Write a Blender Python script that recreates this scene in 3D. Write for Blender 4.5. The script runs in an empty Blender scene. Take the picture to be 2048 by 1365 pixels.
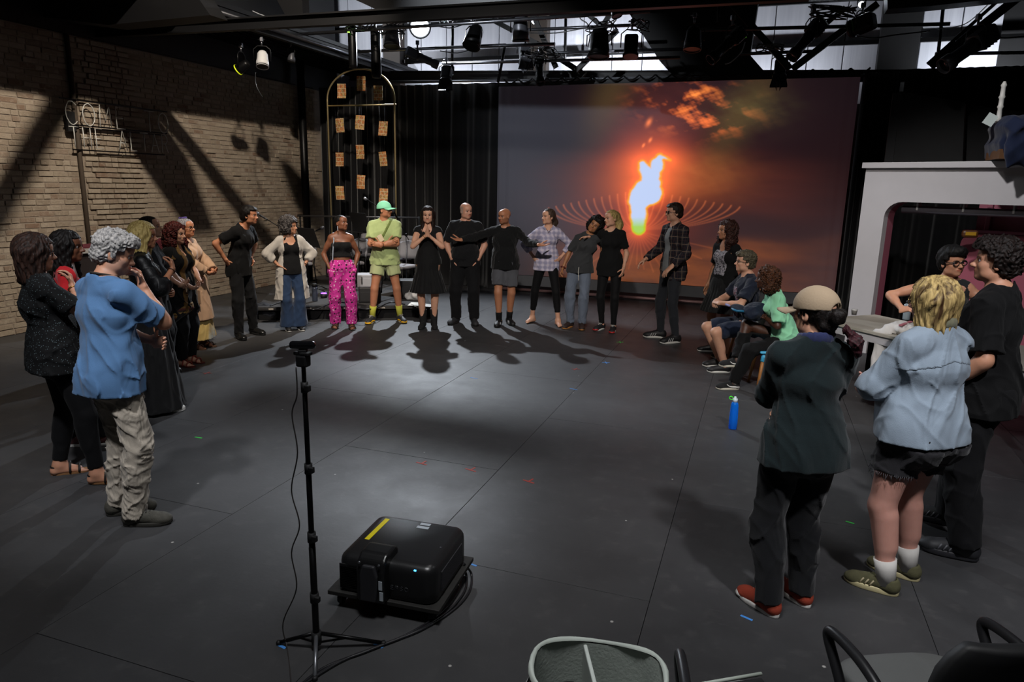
import bpy, bmesh, math, random
import numpy as np
from mathutils import Vector, Matrix

random.seed(7)
SC = bpy.context.scene
COL = SC.collection
PI = math.pi

# ---------------------------------------------------------------- camera
CAMH = 2.03
FPX = 1400.0
YAW, PITCH, ROLL = -0.33531527, 0.2185886, 0.02061147
def cam_axes():
    f = np.array([math.sin(YAW)*math.cos(PITCH), math.cos(YAW)*math.cos(PITCH), -math.sin(PITCH)])
    r = np.array([math.cos(YAW), -math.sin(YAW), 0.]); u = np.cross(r, f)
    return (r*math.cos(ROLL)+u*math.sin(ROLL), -r*math.sin(ROLL)+u*math.cos(ROLL), f)
CR, CU, CF = cam_axes()
def ray(px, py):
    return CR*((px-1024)/FPX) - CU*((py-682.5)/FPX) + CF
def G(px, py, z=0.0):            # point of the horizontal plane z seen at a place of the 2048x1365 frame
    d = ray(px, py); t = (z-CAMH)/d[2]; p = d*t; return (float(p[0]), float(p[1]), z)
def AY(px, py, Y):               # point of the upright plane y=Y
    d = ray(px, py); p = d*(Y/d[1]); return Vector((float(p[0]), Y, float(p[2])+CAMH))
def AX(px, py, X):
    d = ray(px, py); p = d*(X/d[0]); return Vector((X, float(p[1]), float(p[2])+CAMH))
cam_d = bpy.data.cameras.new('camera'); cam = bpy.data.objects.new('camera', cam_d); COL.objects.link(cam)
cam_d.sensor_width = 36.0; cam_d.lens = FPX/2048*36.0; cam_d.clip_start = 0.05; cam_d.clip_end = 100
cam.matrix_world = Matrix(((CR[0], CU[0], -CF[0], 0), (CR[1], CU[1], -CF[1], 0), (CR[2], CU[2], -CF[2], CAMH), (0, 0, 0, 1)))
SC.camera = cam
SC.view_settings.view_transform = 'Standard'; SC.view_settings.look = 'None'
SC.view_settings.gamma = 1.0; SC.view_settings.use_curve_mapping = False
SC.view_settings.exposure = 0.0

# ---------------------------------------------------------------- world and lights
W = bpy.data.worlds.new('world'); SC.world = W; W.use_nodes = True
W.node_tree.nodes['Background'].inputs[0].default_value = (0.55, 0.62, 0.8, 1)
W.node_tree.nodes['Background'].inputs[1].default_value = 0.012

def aim(o, frm, to):
    o.location = Vector(frm)
    o.rotation_euler = (Vector(to)-Vector(frm)).to_track_quat('-Z', 'Y').to_euler()
def spot(frm, to, watts, col=(1, 1, 1), deg=50, blend=0.5, size=0.08):
    l = bpy.data.lights.new('spot_beam', 'SPOT'); l.energy = watts; l.color = col
    l.spot_size = math.radians(deg); l.spot_blend = blend; l.shadow_soft_size = size
    o = bpy.data.objects.new('spot_beam', l); COL.objects.link(o); aim(o, frm, to); return o
def area(frm, to, watts, col=(1, 1, 1), sx=0.5, sy=0.5, spread=180):
    l = bpy.data.lights.new('fill_light', 'AREA'); l.energy = watts; l.color = col; l.shape = 'RECTANGLE'
    l.size = sx; l.size_y = sy; l.spread = math.radians(spread)
    o = bpy.data.objects.new('fill_light', l); COL.objects.link(o); aim(o, frm, to); return o
spot((-6.45, 12.75, 4.72), (-3.2, 6.5, 0), 1700, (.84, .91, 1), 95, .6, .05)       # the blazing lamp over the upper middle of the picture
spot((-3.6, 4.9, 6.85), (-9.1, 9.0, 1.7), 2500, (1, .88, .74), 66, .45, .10)       # warm lamp washing the brick wall
spot((-1.2, 1.6, 5.4), (-4.2, 9.6, 1.0), 2100, (1, .93, .86), 38, .8, .12)         # front wash on the far row
spot((-0.2, 1.0, 5.4), (0.2, 9.0, .5), 1400, (1, .93, .86), 38, .9, .12)           # front wash on the right of the far row
spot((1.9, .6, 5.6), (1.0, 3.9, 1.4), 1100, (.96, .96, 1), 38, .8, .15)            # wash on the right foreground group
spot((-2.6, .3, 5.6), (-3.9, 3.2, 1.4), 950, (.95, .96, 1), 36, .8, .15)          # wash on the left foreground group
spot((2.6, 6.5, 5.9), (-2.2, 6.2, 0), 330, (.92, .95, 1), 62, .9, .18)             # side wash across the floor
spot((-3.6, 8.6, 5.4), (-3.1, 6.6, 0), 260, (.93, .95, 1), 34, 1.0, .2)            # pools of light on the floor
spot((-1.2, 8.2, 5.4), (-1.6, 6.3, 0), 200, (.95, .95, 1), 30, 1.0, .2)
spot((-2.6, 5.2, 5.6), (-2.75, 3.9, 0), 300, (.96, .96, 1), 34, 1.0, .2)
spot((-1.0, 4.9, 5.6), (-1.25, 3.7, 0), 260, (1, .96, .95), 28, 1.0, .2)
spot((-4.5, 6.5, 5.2), (-3.6, 12.9, 3.2), 800, (.88, .93, 1), 42, .8, .05)         # light catching the screen and the truss
spot((0.3, 6.0, 5.2), (2.2, 9.5, 1.6), 600, (1, .97, .95), 50, .8, .1)             # light on the white portal
for (x, y, z, w) in ((-6.4, 13.7, 4.6, 420), (-3.2, 13.7, 4.7, 900), (-0.1, 13.7, 4.5, 300), (3.2, 13.7, 4.6, 500), (5.2, 13.7, 4.8, 240)):
    spot((x, y-.1, z-1.5), (x+.15, 14.6, z+.25), w, (.90, .94, 1), 120, 1.0, .1)       # small lamps washing the pale panels
area((-.6, 1.4, 5.9), (-.3, 2.2, 0), 75, (.97, .98, 1), 1.2, .8, 110)             # dim fill light added to brighten the foreground, no lamp hangs there
spot((-8.3, 12.2, 4.8), (-8.3, 14.6, 5.9), 260, (.90, .94, 1), 110, 1.0, .1)         # light added to brighten the panels over the soffit

# ---------------------------------------------------------------- materials
def srgb(h):
    h = h.lstrip('#'); c = [int(h[i:i+2], 16)/255 for i in (0, 2, 4)]
    return tuple((x/12.92 if x <= .04045 else ((x+.055)/1.055)**2.4) for x in c)
class NT:
    def __init__(s, name, rough=0.7, metal=0.0, spec=0.4):
        s.m = bpy.data.materials.new(name); s.m.use_nodes = True
        s.t = s.m.node_tree; s.b = s.t.nodes['Principled BSDF']
        s.b.inputs['Roughness'].default_value = rough; s.b.inputs['Metallic'].default_value = metal
        s.b.inputs['Specular IOR Level'].default_value = spec
    def n(s, typ, **kw):
        x = s.t.nodes.new(typ)
        for k, v in kw.items():
            if k.startswith('i_'):
                key = k[2:].replace('_', ' ')
                key = int(key) if key.isdigit() else key
                s.set(x.inputs[key], v)
            else: setattr(x, k, v)
        return x
    def set(s, inp, v):
        if hasattr(v, 'is_output') or isinstance(v, bpy.types.NodeSocket): s.t.links.new(v, inp)
        else:
            if isinstance(v, (tuple, list)) and len(v) == 3 and inp.type == 'RGBA': v = (*v, 1)
            inp.default_value = v
    def math(s, op, a, b=0.0, c=None):
        x = s.n('ShaderNodeMath', operation=op); s.set(x.inputs[0], a); s.set(x.inputs[1], b)
        if c is not None: s.set(x.inputs[2], c)
        return x.outputs[0]
    def mix(s, f, a, b, mode='MIX'):
        x = s.n('ShaderNodeMix', data_type='RGBA', blend_type=mode)
        s.set(x.inputs[0], f); s.set(x.inputs[6], a); s.set(x.inputs[7], b); return x.outputs[2]
    def ramp(s, f, stops, interp='LINEAR'):
        x = s.n('ShaderNodeValToRGB'); s.set(x.inputs[0], f); e = x.color_ramp.elements; x.color_ramp.interpolation = interp
        while len(e) < len(stops): e.new(0.5)
        for i, (p, c) in enumerate(stops):
            e[i].position = p; e[i].color = (*c, 1) if len(c) == 3 else c
        return x.outputs[0]
    def coord(s, kind='Object', scale=(1, 1, 1), loc=(0, 0, 0), rot=(0, 0, 0)):
        tc = s.n('ShaderNodeTexCoord'); mp = s.n('ShaderNodeMapping')
        s.t.links.new(tc.outputs[kind], mp.inputs[0])
        mp.inputs[1].default_value = loc; mp.inputs[2].default_value = rot; mp.inputs[3].default_value = scale
        return mp.outputs[0]
    def noise(s, vec, scale=5, detail=3, rough=.55, dist=0.0):
        x = s.n('ShaderNodeTexNoise'); s.set(x.inputs['Vector'], vec); x.inputs['Scale'].default_value = scale
        x.inputs['Detail'].default_value = detail; x.inputs['Roughness'].default_value = rough
        x.inputs['Distortion'].default_value = dist; return x.outputs[0]
    def sep(s, vec):
        x = s.n('ShaderNodeSeparateXYZ'); s.set(x.inputs[0], vec); return x.outputs
    def bump(s, h, strength=.3, dist=.01):
        x = s.n('ShaderNodeBump'); x.inputs['Strength'].default_value = strength; x.inputs['Distance'].default_value = dist
        s.set(x.inputs['Height'], h); s.t.links.new(x.outputs[0], s.b.inputs['Normal'])
    def col(s, c): s.set(s.b.inputs['Base Color'], c); return s
MC = {}
def plain(name, c, rough=.6, metal=0, spec=.4, var=.15, vs=6, bs=0.0, bscale=60, emit=None, es=1.0):
    if name in MC: return MC[name]
    if isinstance(c, str): c = srgb(c)
    n = NT(name, rough, metal, spec); v = n.coord()
    nz = n.noise(v, vs, 3)
    n.col(n.mix(nz, tuple(x*(1-var) for x in c), tuple(min(1, x*(1+var)) for x in c)))
    if bs: n.bump(n.noise(v, bscale, 2), bs, .004)
    if emit is not None:
        n.b.inputs['Emission Color'].default_value = (*emit, 1); n.b.inputs['Emission Strength'].default_value = es
    MC[name] = n.m; return n.m
def cloth(name, c, rough=.9, fold=.5, fs=7, weave=True, var=.18, sheen=.25):
    if name in MC: return MC[name]
    if isinstance(c, str): c = srgb(c)
    n = NT(name, rough, 0, .2); v = n.coord()
    nz = n.noise(v, 9, 4)
    n.col(n.mix(nz, tuple(x*(1-var) for x in c), tuple(min(1, x*(1+var)) for x in c)))
    v2 = n.coord(scale=(1, 1, .35)); f = n.noise(v2, fs, 2, .5, 1.2)
    if weave: f = n.math('ADD', f, n.math('MULTIPLY', n.noise(v, 260, 1), .06))
    n.bump(f, fold, .03)
    n.b.inputs['Sheen Weight'].default_value = sheen*.4; n.b.inputs['Sheen Roughness'].default_value = .5
    MC[name] = n.m; return n.m

# ---------------------------------------------------------------- mesh and scene helpers
def mk_mesh(name, V, F, mat=None, smooth=False, cols=None):
    me = bpy.data.meshes.new(name)
    me.from_pydata([tuple(v) for v in V], [], F); me.update()
    if mat: me.materials.append(mat)
    if smooth: me.polygons.foreach_set('use_smooth', [True]*len(me.polygons))
    return me
def link(name, me, parent=None, loc=None, rot=None, kind=None):
    o = bpy.data.objects.new(name, me); COL.objects.link(o)
    if parent is not None: o.parent = parent
    if loc is not None: o.location = loc
    if rot is not None: o.rotation_euler = rot
    if kind: o['kind'] = kind
    return o
def tag(o, label, cat, group=None):
    o['label'] = label; o['category'] = cat
    if group: o['group'] = group
    return o
def thing(name, label, cat, loc=(0, 0, 0), rz=0, group=None):
    o = bpy.data.objects.new(name, None); COL.objects.link(o); o.location = loc; o.rotation_euler = (0, 0, rz)
    o.empty_display_size = .1
    return tag(o, label, cat, group)
class MB:
    """collects boxes, bars and tubes into one mesh"""
    def __init__(s): s.V = []; s.F = []; s.S = []
    def add(s, V, F, smooth=False):
        b = len(s.V); s.V += [tuple(v) for v in V]; s.F += [tuple(i+b for i in f) for f in F]; s.S += [smooth]*len(F); return s
    def box(s, c, d, rot=None, bev=0.0):
        x, y, z = d[0]/2, d[1]/2, d[2]/2; c = Vector(c)
        if bev <= 0:
            V = [Vector((i*x, j*y, k*z)) for k in (-1, 1) for j in (-1, 1) for i in (-1, 1)]
            F = [(0, 2, 3, 1), (4, 5, 7, 6), (0, 1, 5, 4), (2, 6, 7, 3), (0, 4, 6, 2), (1, 3, 7, 5)]
        else:
            bev = min(bev, x*.95, y*.95, z*.95)
            bm = bmesh.new(); bmesh.ops.create_cube(bm, size=1)
            bmesh.ops.scale(bm, vec=(2*x, 2*y, 2*z), verts=bm.verts)
            bmesh.ops.bevel(bm, geom=bm.edges[:], offset=bev, segments=2, affect='EDGES', profile=.5)
            bm.verts.index_update(); V = [v.co.copy() for v in bm.verts]; F = [[v.index for v in f.verts] for f in bm.faces]; bm.free()
        if rot is not None: V = [rot @ v for v in V]
        return s.add([v+c for v in V], F)
    def tube(s, pts, r, n=10, caps=True, smooth=True):
        pts = [Vector(p) for p in pts]; rs = r if isinstance(r, (list, tuple)) else [r]*len(pts)
        V = []; F = []; up = None
        for i, p in enumerate(pts):
            d = (pts[min(i+1, len(pts)-1)]-pts[max(i-1, 0)]).normalized()
            if up is None:
                up = Vector((0, 0, 1)) if abs(d.z) < .9 else Vector((1, 0, 0))
            a = d.cross(up).normalized(); b = a.cross(d).normalized(); up = b
            for k in range(n):
                t = 2*PI*k/n; V.append(p+a*math.cos(t)*rs[i]+b*math.sin(t)*rs[i])
        m = len(pts)
        for i in range(m-1):
            for k in range(n):
                k2 = (k+1) % n; F.append((i*n+k, i*n+k2, (i+1)*n+k2, (i+1)*n+k))
        s.add(V, F, smooth)
        if caps:
            b = len(s.V)-len(V); s.F += [tuple(b+k for k in range(n))[::-1], tuple(b+(m-1)*n+k for k in range(n))]; s.S += [False, False]
        return s
    def lathe(s, prof, c=(0, 0, 0), rot=None, n=20, smooth=True):
        c = Vector(c); V = []; F = []
        for (r, z) in prof:
            for k in range(n):
                v = Vector((r*math.cos(2*PI*k/n), r*math.sin(2*PI*k/n), z)); V.append((rot @ v if rot is not None else v)+c)
        for i in range(len(prof)-1):
            for k in range(n):
                k2 = (k+1) % n; F.append((i*n+k, i*n+k2, (i+1)*n+k2, (i+1)*n+k))
        F.append(tuple(range(n))[::-1]); F.append(tuple((len(prof)-1)*n+k for k in range(n)))
        return s.add(V, F, smooth)
    def prism(s, poly, z0, z1, M=None):
        n = len(poly); V = [Vector((x, y, z0)) for x, y in poly]+[Vector((x, y, z1)) for x, y in poly]
        if M is not None: V = [M @ v for v in V]
        F = [tuple(range(n))[::-1], tuple(range(n, 2*n))]+[(i, (i+1) % n, n+(i+1) % n, n+i) for i in range(n)]
        return s.add(V, F)
    def mesh(s, name, mat=None):
        me = bpy.data.meshes.new(name); me.from_pydata(s.V, [], s.F); me.update()
        me.polygons.foreach_set('use_smooth', s.S)
        if mat: me.materials.append(mat)
        return me
    def build(s, name, mat, parent=None, loc=None, rot=None, kind=None):
        return link(name, s.mesh(name, mat), parent, loc, rot, kind)
def rotm(a, b):       # rotation taking +Z to direction b-a
    return (Vector(b)-Vector(a)).to_track_quat('Z', 'Y').to_matrix()
def eul(x=0, y=0, z=0): return Matrix.Rotation(z, 3, 'Z') @ Matrix.Rotation(y, 3, 'Y') @ Matrix.Rotation(x, 3, 'X')
def catmull(P, n=8):
    P = [Vector(p) for p in P]; out = []
    for i in range(len(P)-1):
        p0 = P[max(i-1, 0)]; p1 = P[i]; p2 = P[i+1]; p3 = P[min(i+2, len(P)-1)]
        for k in range(n):
            t = k/n; out.append(.5*((2*p1)+(p2-p0)*t+(2*p0-5*p1+4*p2-p3)*t*t+(3*p1-p0-3*p2+p3)*t**3))
    out.append(P[-1]); return out
def dup(root, loc, rz=None, label=None, group=None):
    r = root.copy(); COL.objects.link(r); r.location = loc
    if rz is not None: r.rotation_euler = (0, 0, rz)
    if label: r['label'] = label
    if group: r['group'] = group
    for ch in [o for o in root.children]:
        c = ch.copy(); COL.objects.link(c); c.parent = r
        for g in [o for o in ch.children]:
            d = g.copy(); COL.objects.link(d); d.parent = c
    return r

# ---------------------------------------------------------------- field modelling (smooth unions, meshed by surface nets)
def nz3(x, y, z, s=0.0):
    return (np.sin(x*1.0+1.7*np.sin(y*.83+s)+s)*np.sin(y*1.13+1.3*np.sin(z*.91+s*1.7)+2*s)
            + .6*np.sin(z*1.9+1.1*np.sin(x*1.7+s*.6)+3*s)*np.sin(x*1.3-y*1.6+s))*.6
V3 = lambda *a: np.array(a if len(a) == 3 else a[0], dtype=np.float64)
def unit(v): return v/max(1e-9, np.linalg.norm(v))
class Field:
    def __init__(s): s.ops = []
    def _bb(s, lo, hi): return np.array(lo), np.array(hi)
    def cone(s, a, b, ra, rb, k=.02, side=None, f=1.0, flat=0, sub=False):
        a = V3(a); b = V3(b); R = max(ra, rb)*max(1, f)+.045+k
        s.ops.append(('c', np.minimum(a, b)-R, np.maximum(a, b)+R, (a, b, ra, rb, None if side is None else unit(V3(side)), f, flat), k, sub)); return s
    def ell(s, c, r, M=None, k=.02, sub=False):
        c = V3(c); r = V3(r); R = max(r)+.045+k
        s.ops.append(('e', c-R, c+R, (c, r, M), k, sub)); return s
    def extent(s):
        A = [o for o in s.ops if not o[5]]
        lo = np.min([o[1] for o in A], axis=0)+.02; hi = np.max([o[2] for o in A], axis=0)-.02
        return lo, hi
    def eval(s, xs, ys, zs):
        D = np.full((len(xs), len(ys), len(zs)), .13, dtype=np.float32)
        for typ, lo, hi, p, k, sub in s.ops:
            sl = []; ax = []
            for c, g in enumerate((xs, ys, zs)):
                i0 = np.searchsorted(g, lo[c]); i1 = np.searchsorted(g, hi[c]); sl.append(slice(i0, i1)); ax.append(g[i0:i1])
            if min(len(a) for a in ax) == 0: continue
            X = ax[0][:, None, None]; Y = ax[1][None, :, None]; Z = ax[2][None, None, :]
            if typ == 'c':
                a, b, ra, rb, side, f, flat = p; ba = b-a; L2 = max(1e-9, ba@ba); L = math.sqrt(L2)
                x = X-a[0]; y = Y-a[1]; z = Z-a[2]
                t0 = (x*ba[0]+y*ba[1]+z*ba[2])/L2; t = np.clip(t0, 0, 1)
                x = x-t*ba[0]; y = y-t*ba[1]; z = z-t*ba[2]
                q = x*x+y*y+z*z
                if side is not None:
                    sd = x*side[0]+y*side[1]+z*side[2]; q = q-sd*sd*(1-1/(f*f))
                d = np.sqrt(q)-(ra+(rb-ra)*t)
                if flat & 1: d = np.maximum(d, (t0-1)*L)
                if flat & 2: d = np.maximum(d, -t0*L)
            else:
                c, r, M = p; x = X-c[0]; y = Y-c[1]; z = Z-c[2]
                if M is not None:
                    x, y, z = (x*M[0, 0]+y*M[1, 0]+z*M[2, 0], x*M[0, 1]+y*M[1, 1]+z*M[2, 1], x*M[0, 2]+y*M[1, 2]+z*M[2, 2])
                q = (x/r[0])**2+(y/r[1])**2+(z/r[2])**2; k0 = np.sqrt(q)
                k1 = np.sqrt((x/r[0]**2)**2+(y/r[1]**2)**2+(z/r[2]**2)**2)+1e-6
                d = k0*(k0-1)/k1
            S = tuple(sl); cur = D[S]
            if sub:
                h = np.maximum(k-np.abs(cur+d), 0)/max(k, 1e-6); D[S] = np.maximum(cur, -d)+h*h*k*.25
            else:
                h = np.maximum(k-np.abs(cur-d), 0)/max(k, 1e-6); D[S] = np.minimum(cur, d)-h*h*k*.25
        return D
def axis(lo, hi, h): return np.arange(lo, hi+h, h, dtype=np.float32)
def snets(D, xs, ys, zs, skip=()):
    ins = D < 0
    c = np.zeros([n-1 for n in D.shape], np.uint8)
    for i in (0, 1):
        for j in (0, 1):
            for k in (0, 1):
                c += ins[i:ins.shape[0]-1+i, j:ins.shape[1]-1+j, k:ins.shape[2]-1+k]
    act = (c > 0) & (c < 8); ci = np.argwhere(act)
    if len(ci) == 0: return np.zeros((0, 3), np.float32), np.zeros((0, 4), np.int32)
    ids = np.full(c.shape, -1, np.int32); ids[act] = np.arange(len(ci))
    acc = np.zeros((len(ci), 3), np.float32); cnt = np.zeros(len(ci), np.float32)
    C = [(i, j, k) for i in (0, 1) for j in (0, 1) for k in (0, 1)]
    val = {p: D[ci[:, 0]+p[0], ci[:, 1]+p[1], ci[:, 2]+p[2]] for p in C}
    for p in C:
        for ax in range(3):
            if p[ax]: continue
            q = list(p); q[ax] = 1; q = tuple(q); a = val[p]; b = val[q]; cr = (a < 0) != (b < 0)
            t = np.where(cr, a/np.where(cr, a-b, 1), 0)
            for m in range(3): acc[:, m] += np.where(cr, (p[m] if m != ax else t), 0)
            cnt += cr
    loc = acc/cnt[:, None]
    V = np.empty_like(loc)
    for m, g in enumerate((xs, ys, zs)):
        i = ci[:, m]; V[:, m] = g[i]+loc[:, m]*(g[i+1]-g[i])
    Fs = []
    for ax in range(3):
        b, cc = (ax+1) % 3, (ax+2) % 3
        s0 = [slice(1, -1)]*3; s1 = [slice(1, -1)]*3; s0[ax] = slice(0, -1); s1[ax] = slice(1, None)
        a0 = ins[tuple(s0)]; a1 = ins[tuple(s1)]; e = np.argwhere(a0 != a1)
        if len(e) == 0: continue
        fl = ~a0[e[:, 0], e[:, 1], e[:, 2]]
        base = e.copy(); base[:, b] += 1; base[:, cc] += 1
        def cell(db, dc):
            q = base.copy(); q[:, b] += db; q[:, cc] += dc; return ids[q[:, 0], q[:, 1], q[:, 2]]
        quad = np.stack([cell(-1, -1), cell(0, -1), cell(0, 0), cell(-1, 0)], 1)
        quad[fl] = quad[fl][:, ::-1]; Fs.append(quad)
    F = np.concatenate(Fs); F = F[(F >= 0).all(1)]
    for lo, hi in skip:
        m = ((V > lo) & (V < hi)).all(1); F = F[~m[F].all(1)]
    return V, F
def np_mesh(name, V, F, mats, cols=None, smooth=True):
    me = bpy.data.meshes.new(name)
    used = np.zeros(len(V), bool); used[F.ravel()] = True; rm = np.cumsum(used)-1; V = V[used]; F = rm[F]
    if cols is not None: cols = cols[used]
    me.vertices.add(len(V)); me.vertices.foreach_set('co', V.astype(np.float32).ravel())
    me.loops.add(F.size); me.loops.foreach_set('vertex_index', F.astype(np.int32).ravel())
    me.polygons.add(len(F)); me.polygons.foreach_set('loop_start', np.arange(0, F.size, 4, dtype=np.int32))
    me.update(calc_edges=True)
    me.polygons.foreach_set('use_smooth', np.full(len(F), smooth))
    for m in (mats if isinstance(mats, (list, tuple)) else [mats]): me.materials.append(m)
    if cols is not None:
        at = me.color_attributes.new('Col', 'FLOAT_COLOR', 'POINT')
        at.data.foreach_set('color', np.concatenate([cols, np.ones((len(V), 1))], 1).astype(np.float32).ravel())
    return me
def field_mesh(name, fd, h, mats, post=None, boxes=(), cols=None, lohi=None, smooth_it=0):
    lo, hi = lohi if lohi else fd.extent()
    grids = [(lo, hi, h, [(b[0]+b[2]*1.2, b[1]-b[2]*1.2) for b in boxes])]+[(b[0], b[1], b[2], ()) for b in boxes]
    VV = []; FF = []; off = 0
    for l, u, hh, sk in grids:
        xs, ys, zs = (axis(l[i], u[i], hh) for i in range(3))
        D = fd.eval(xs, ys, zs)
        if post: D = post(D, xs[:, None, None], ys[None, :, None], zs[None, None, :])
        V, F = snets(D, xs, ys, zs, sk)
        VV.append(V); FF.append(F+off); off += len(V)
    V = np.concatenate(VV); F = np.concatenate(FF)
    if len(F) == 0: return None
    return np_mesh(name, V, F, mats, cols(V) if cols else None)
def near_disp(D, X, Y, Z, fn, band=.05):
    m = np.abs(D) < band; i, j, k = np.nonzero(m)
    D[m] += fn(X[i, 0, 0], Y[0, j, 0], Z[0, 0, k]).astype(np.float32); return D

# ---------------------------------------------------------------- people: skeleton, body, clothes
def rz(v, a):
    c, s_ = math.cos(a), math.sin(a); return V3(v[0]*c-v[1]*s_, v[0]*s_+v[1]*c, v[2])
def ik(a, t, l1, l2, pole):
    d = t-a; L = np.linalg.norm(d); m = (l1+l2)*.995
    if L > m: t = a+d*(m/L); d = t-a; L = m
    L = max(L, abs(l1-l2)+.02); u_ = unit(d)
    x = (l1*l1-l2*l2+L*L)/(2*L); h = math.sqrt(max(l1*l1-x*x, 1e-6))
    p = V3(pole); p = p-u_*(p@u_); p = unit(p) if np.linalg.norm(p) > 1e-4 else unit(np.cross(u_, V3(1, 0, 0)))
    return a+u_*x+p*h, t
def hrot(yaw, pitch, roll):
    y, p, r = map(math.radians, (yaw, pitch, roll))       # yaw + turns to the left (ccw), pitch + looks up, roll + tips to the right
    Z = np.array([[math.cos(y), -math.sin(y), 0], [math.sin(y), math.cos(y), 0], [0, 0, 1]])
    X = np.array([[1, 0, 0], [0, math.cos(p), -math.sin(p)], [0, math.sin(p), math.cos(p)]])
    Y = np.array([[math.cos(r), 0, math.sin(r)], [0, 1, 0], [-math.sin(r), 0, math.cos(r)]])
    return Z @ X @ Y
SKIN = {}
def skin_mat():
    if 'm' in SKIN: return SKIN['m']
    n = NT('skin', .5, 0, .35); a = n.n('ShaderNodeAttribute', attribute_name='Col')
    v = n.coord(); nz = n.noise(v, 30, 3)
    n.col(n.mix(nz, n.mix(1.0, a.outputs[0], (.86, .80, .78), 'MULTIPLY'), a.outputs[0]))
    n.b.inputs['Subsurface Weight'].default_value = .12; n.b.inputs['Subsurface Radius'].default_value = (.02, .008, .004)
    n.b.inputs['Subsurface Scale'].default_value = .3
    n.bump(n.noise(v, 160, 2), .12, .002); SKIN['m'] = n.m; return n.m
class P: pass
def sk(H=1.7, g=1.0, sex='f', feet=((-.1, 0, 0), (.1, 0, 0)), pel=(0, 0), pelz=None, lean=(0, 0), tw=0, head=(0, 0, 0), hoff=(0, 0, 0),
       L=None, R=None, belly=0, bust=1, hip=1.0, legg=1.0, armg=1.0, sho=1.0, shz=(0, 0)):
    s = P(); u = H/1.75; s.u = u; s.g = g; s.sex = sex; s.belly = belly; s.bust = bust; s.legg = legg; s.armg = armg; s.hip = hip
    up = V3(0, 0, 1); s.P = V3(pel[0]*u, pel[1]*u, (.95*u if pelz is None else pelz)); ln = V3(lean[0]*u, lean[1]*u, 0)
    s.ax = unit(up*.53*u+ln)
    s.W = s.P+up*.14*u+ln*.2; s.C = s.P+s.ax*.34*u+ln*.15; s.U = s.P+s.ax*.45*u+ln*.05; s.N = s.P+s.ax*.53*u
    t = math.radians(tw); s.tx = V3(math.cos(t), math.sin(t), 0); s.ty = V3(-math.sin(t), math.cos(t), 0); s.tw = t
    sw = (.168 if sex == 'm' else .146)*u*sho*(g**.35); hw = (.082 if sex == 'm' else .088)*u*hip*(g**.4); s.sw = sw; s.hw = hw
    s.S = [s.P+s.ax*.462*u-s.tx*sw+up*shz[0]*u, s.P+s.ax*.462*u+s.tx*sw+up*shz[1]*u]
    s.Hp = [s.P+V3(-hw, 0, -.03*u), s.P+V3(hw, 0, -.03*u)]
    s.A = []; s.K = []; s.fd = []
    for i, f in enumerate(feet):
        lift = f[3] if len(f) > 3 else 0; a = math.radians(f[2]); d = V3(-math.sin(a), math.cos(a), 0)
        A = V3(f[0]*u, f[1]*u, .085*u+lift); kp = d+V3((-.1, .1)[i], 0, 0) if len(f) < 5 else V3(f[4])
        K, A = ik(s.Hp[i], A, .428*u, .418*u, kp); s.A.append(A); s.K.append(K); s.fd.append(d)
    s.hs = u**.5*1.0; s.R = hrot(*head)
    s.Hc = s.N+s.ax*.05*u+V3(ln[0], ln[1], 0)*.12+s.ty*.02*u+V3(hoff)*u+up*.10*u+s.R[:, 1]*.012
    s.nb = s.Hc-s.R[:, 2]*.06*s.hs-s.R[:, 1]*.018*s.hs
    s.E = []; s.Wr = []; s.hand = []
    for i, a in enumerate((L, R)):
        sg = (-1, 1)[i]; a = dict(a or {})
        if 'abs' in a: tt = V3(a['abs'])
        else:
            tt = V3(a.get('t', (sg*.25, .06, .80)))*u
        pole = a.get('p', (sg*.6, -1, -.3))
        E_, w_ = ik(s.S[i], tt, .285*u, .255*u, pole); s.E.append(E_); s.Wr.append(w_)
        fdv = unit(w_-E_); hd = unit(V3(a['d'])) if 'd' in a else fdv
        nrm = V3(a['n']) if 'n' in a else V3(-sg, .3, 0)
        nrm = unit(nrm-hd*(nrm@hd)); s.hand.append((hd, nrm, a.get('c', .45), a.get('th', 1)))
    return s
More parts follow.
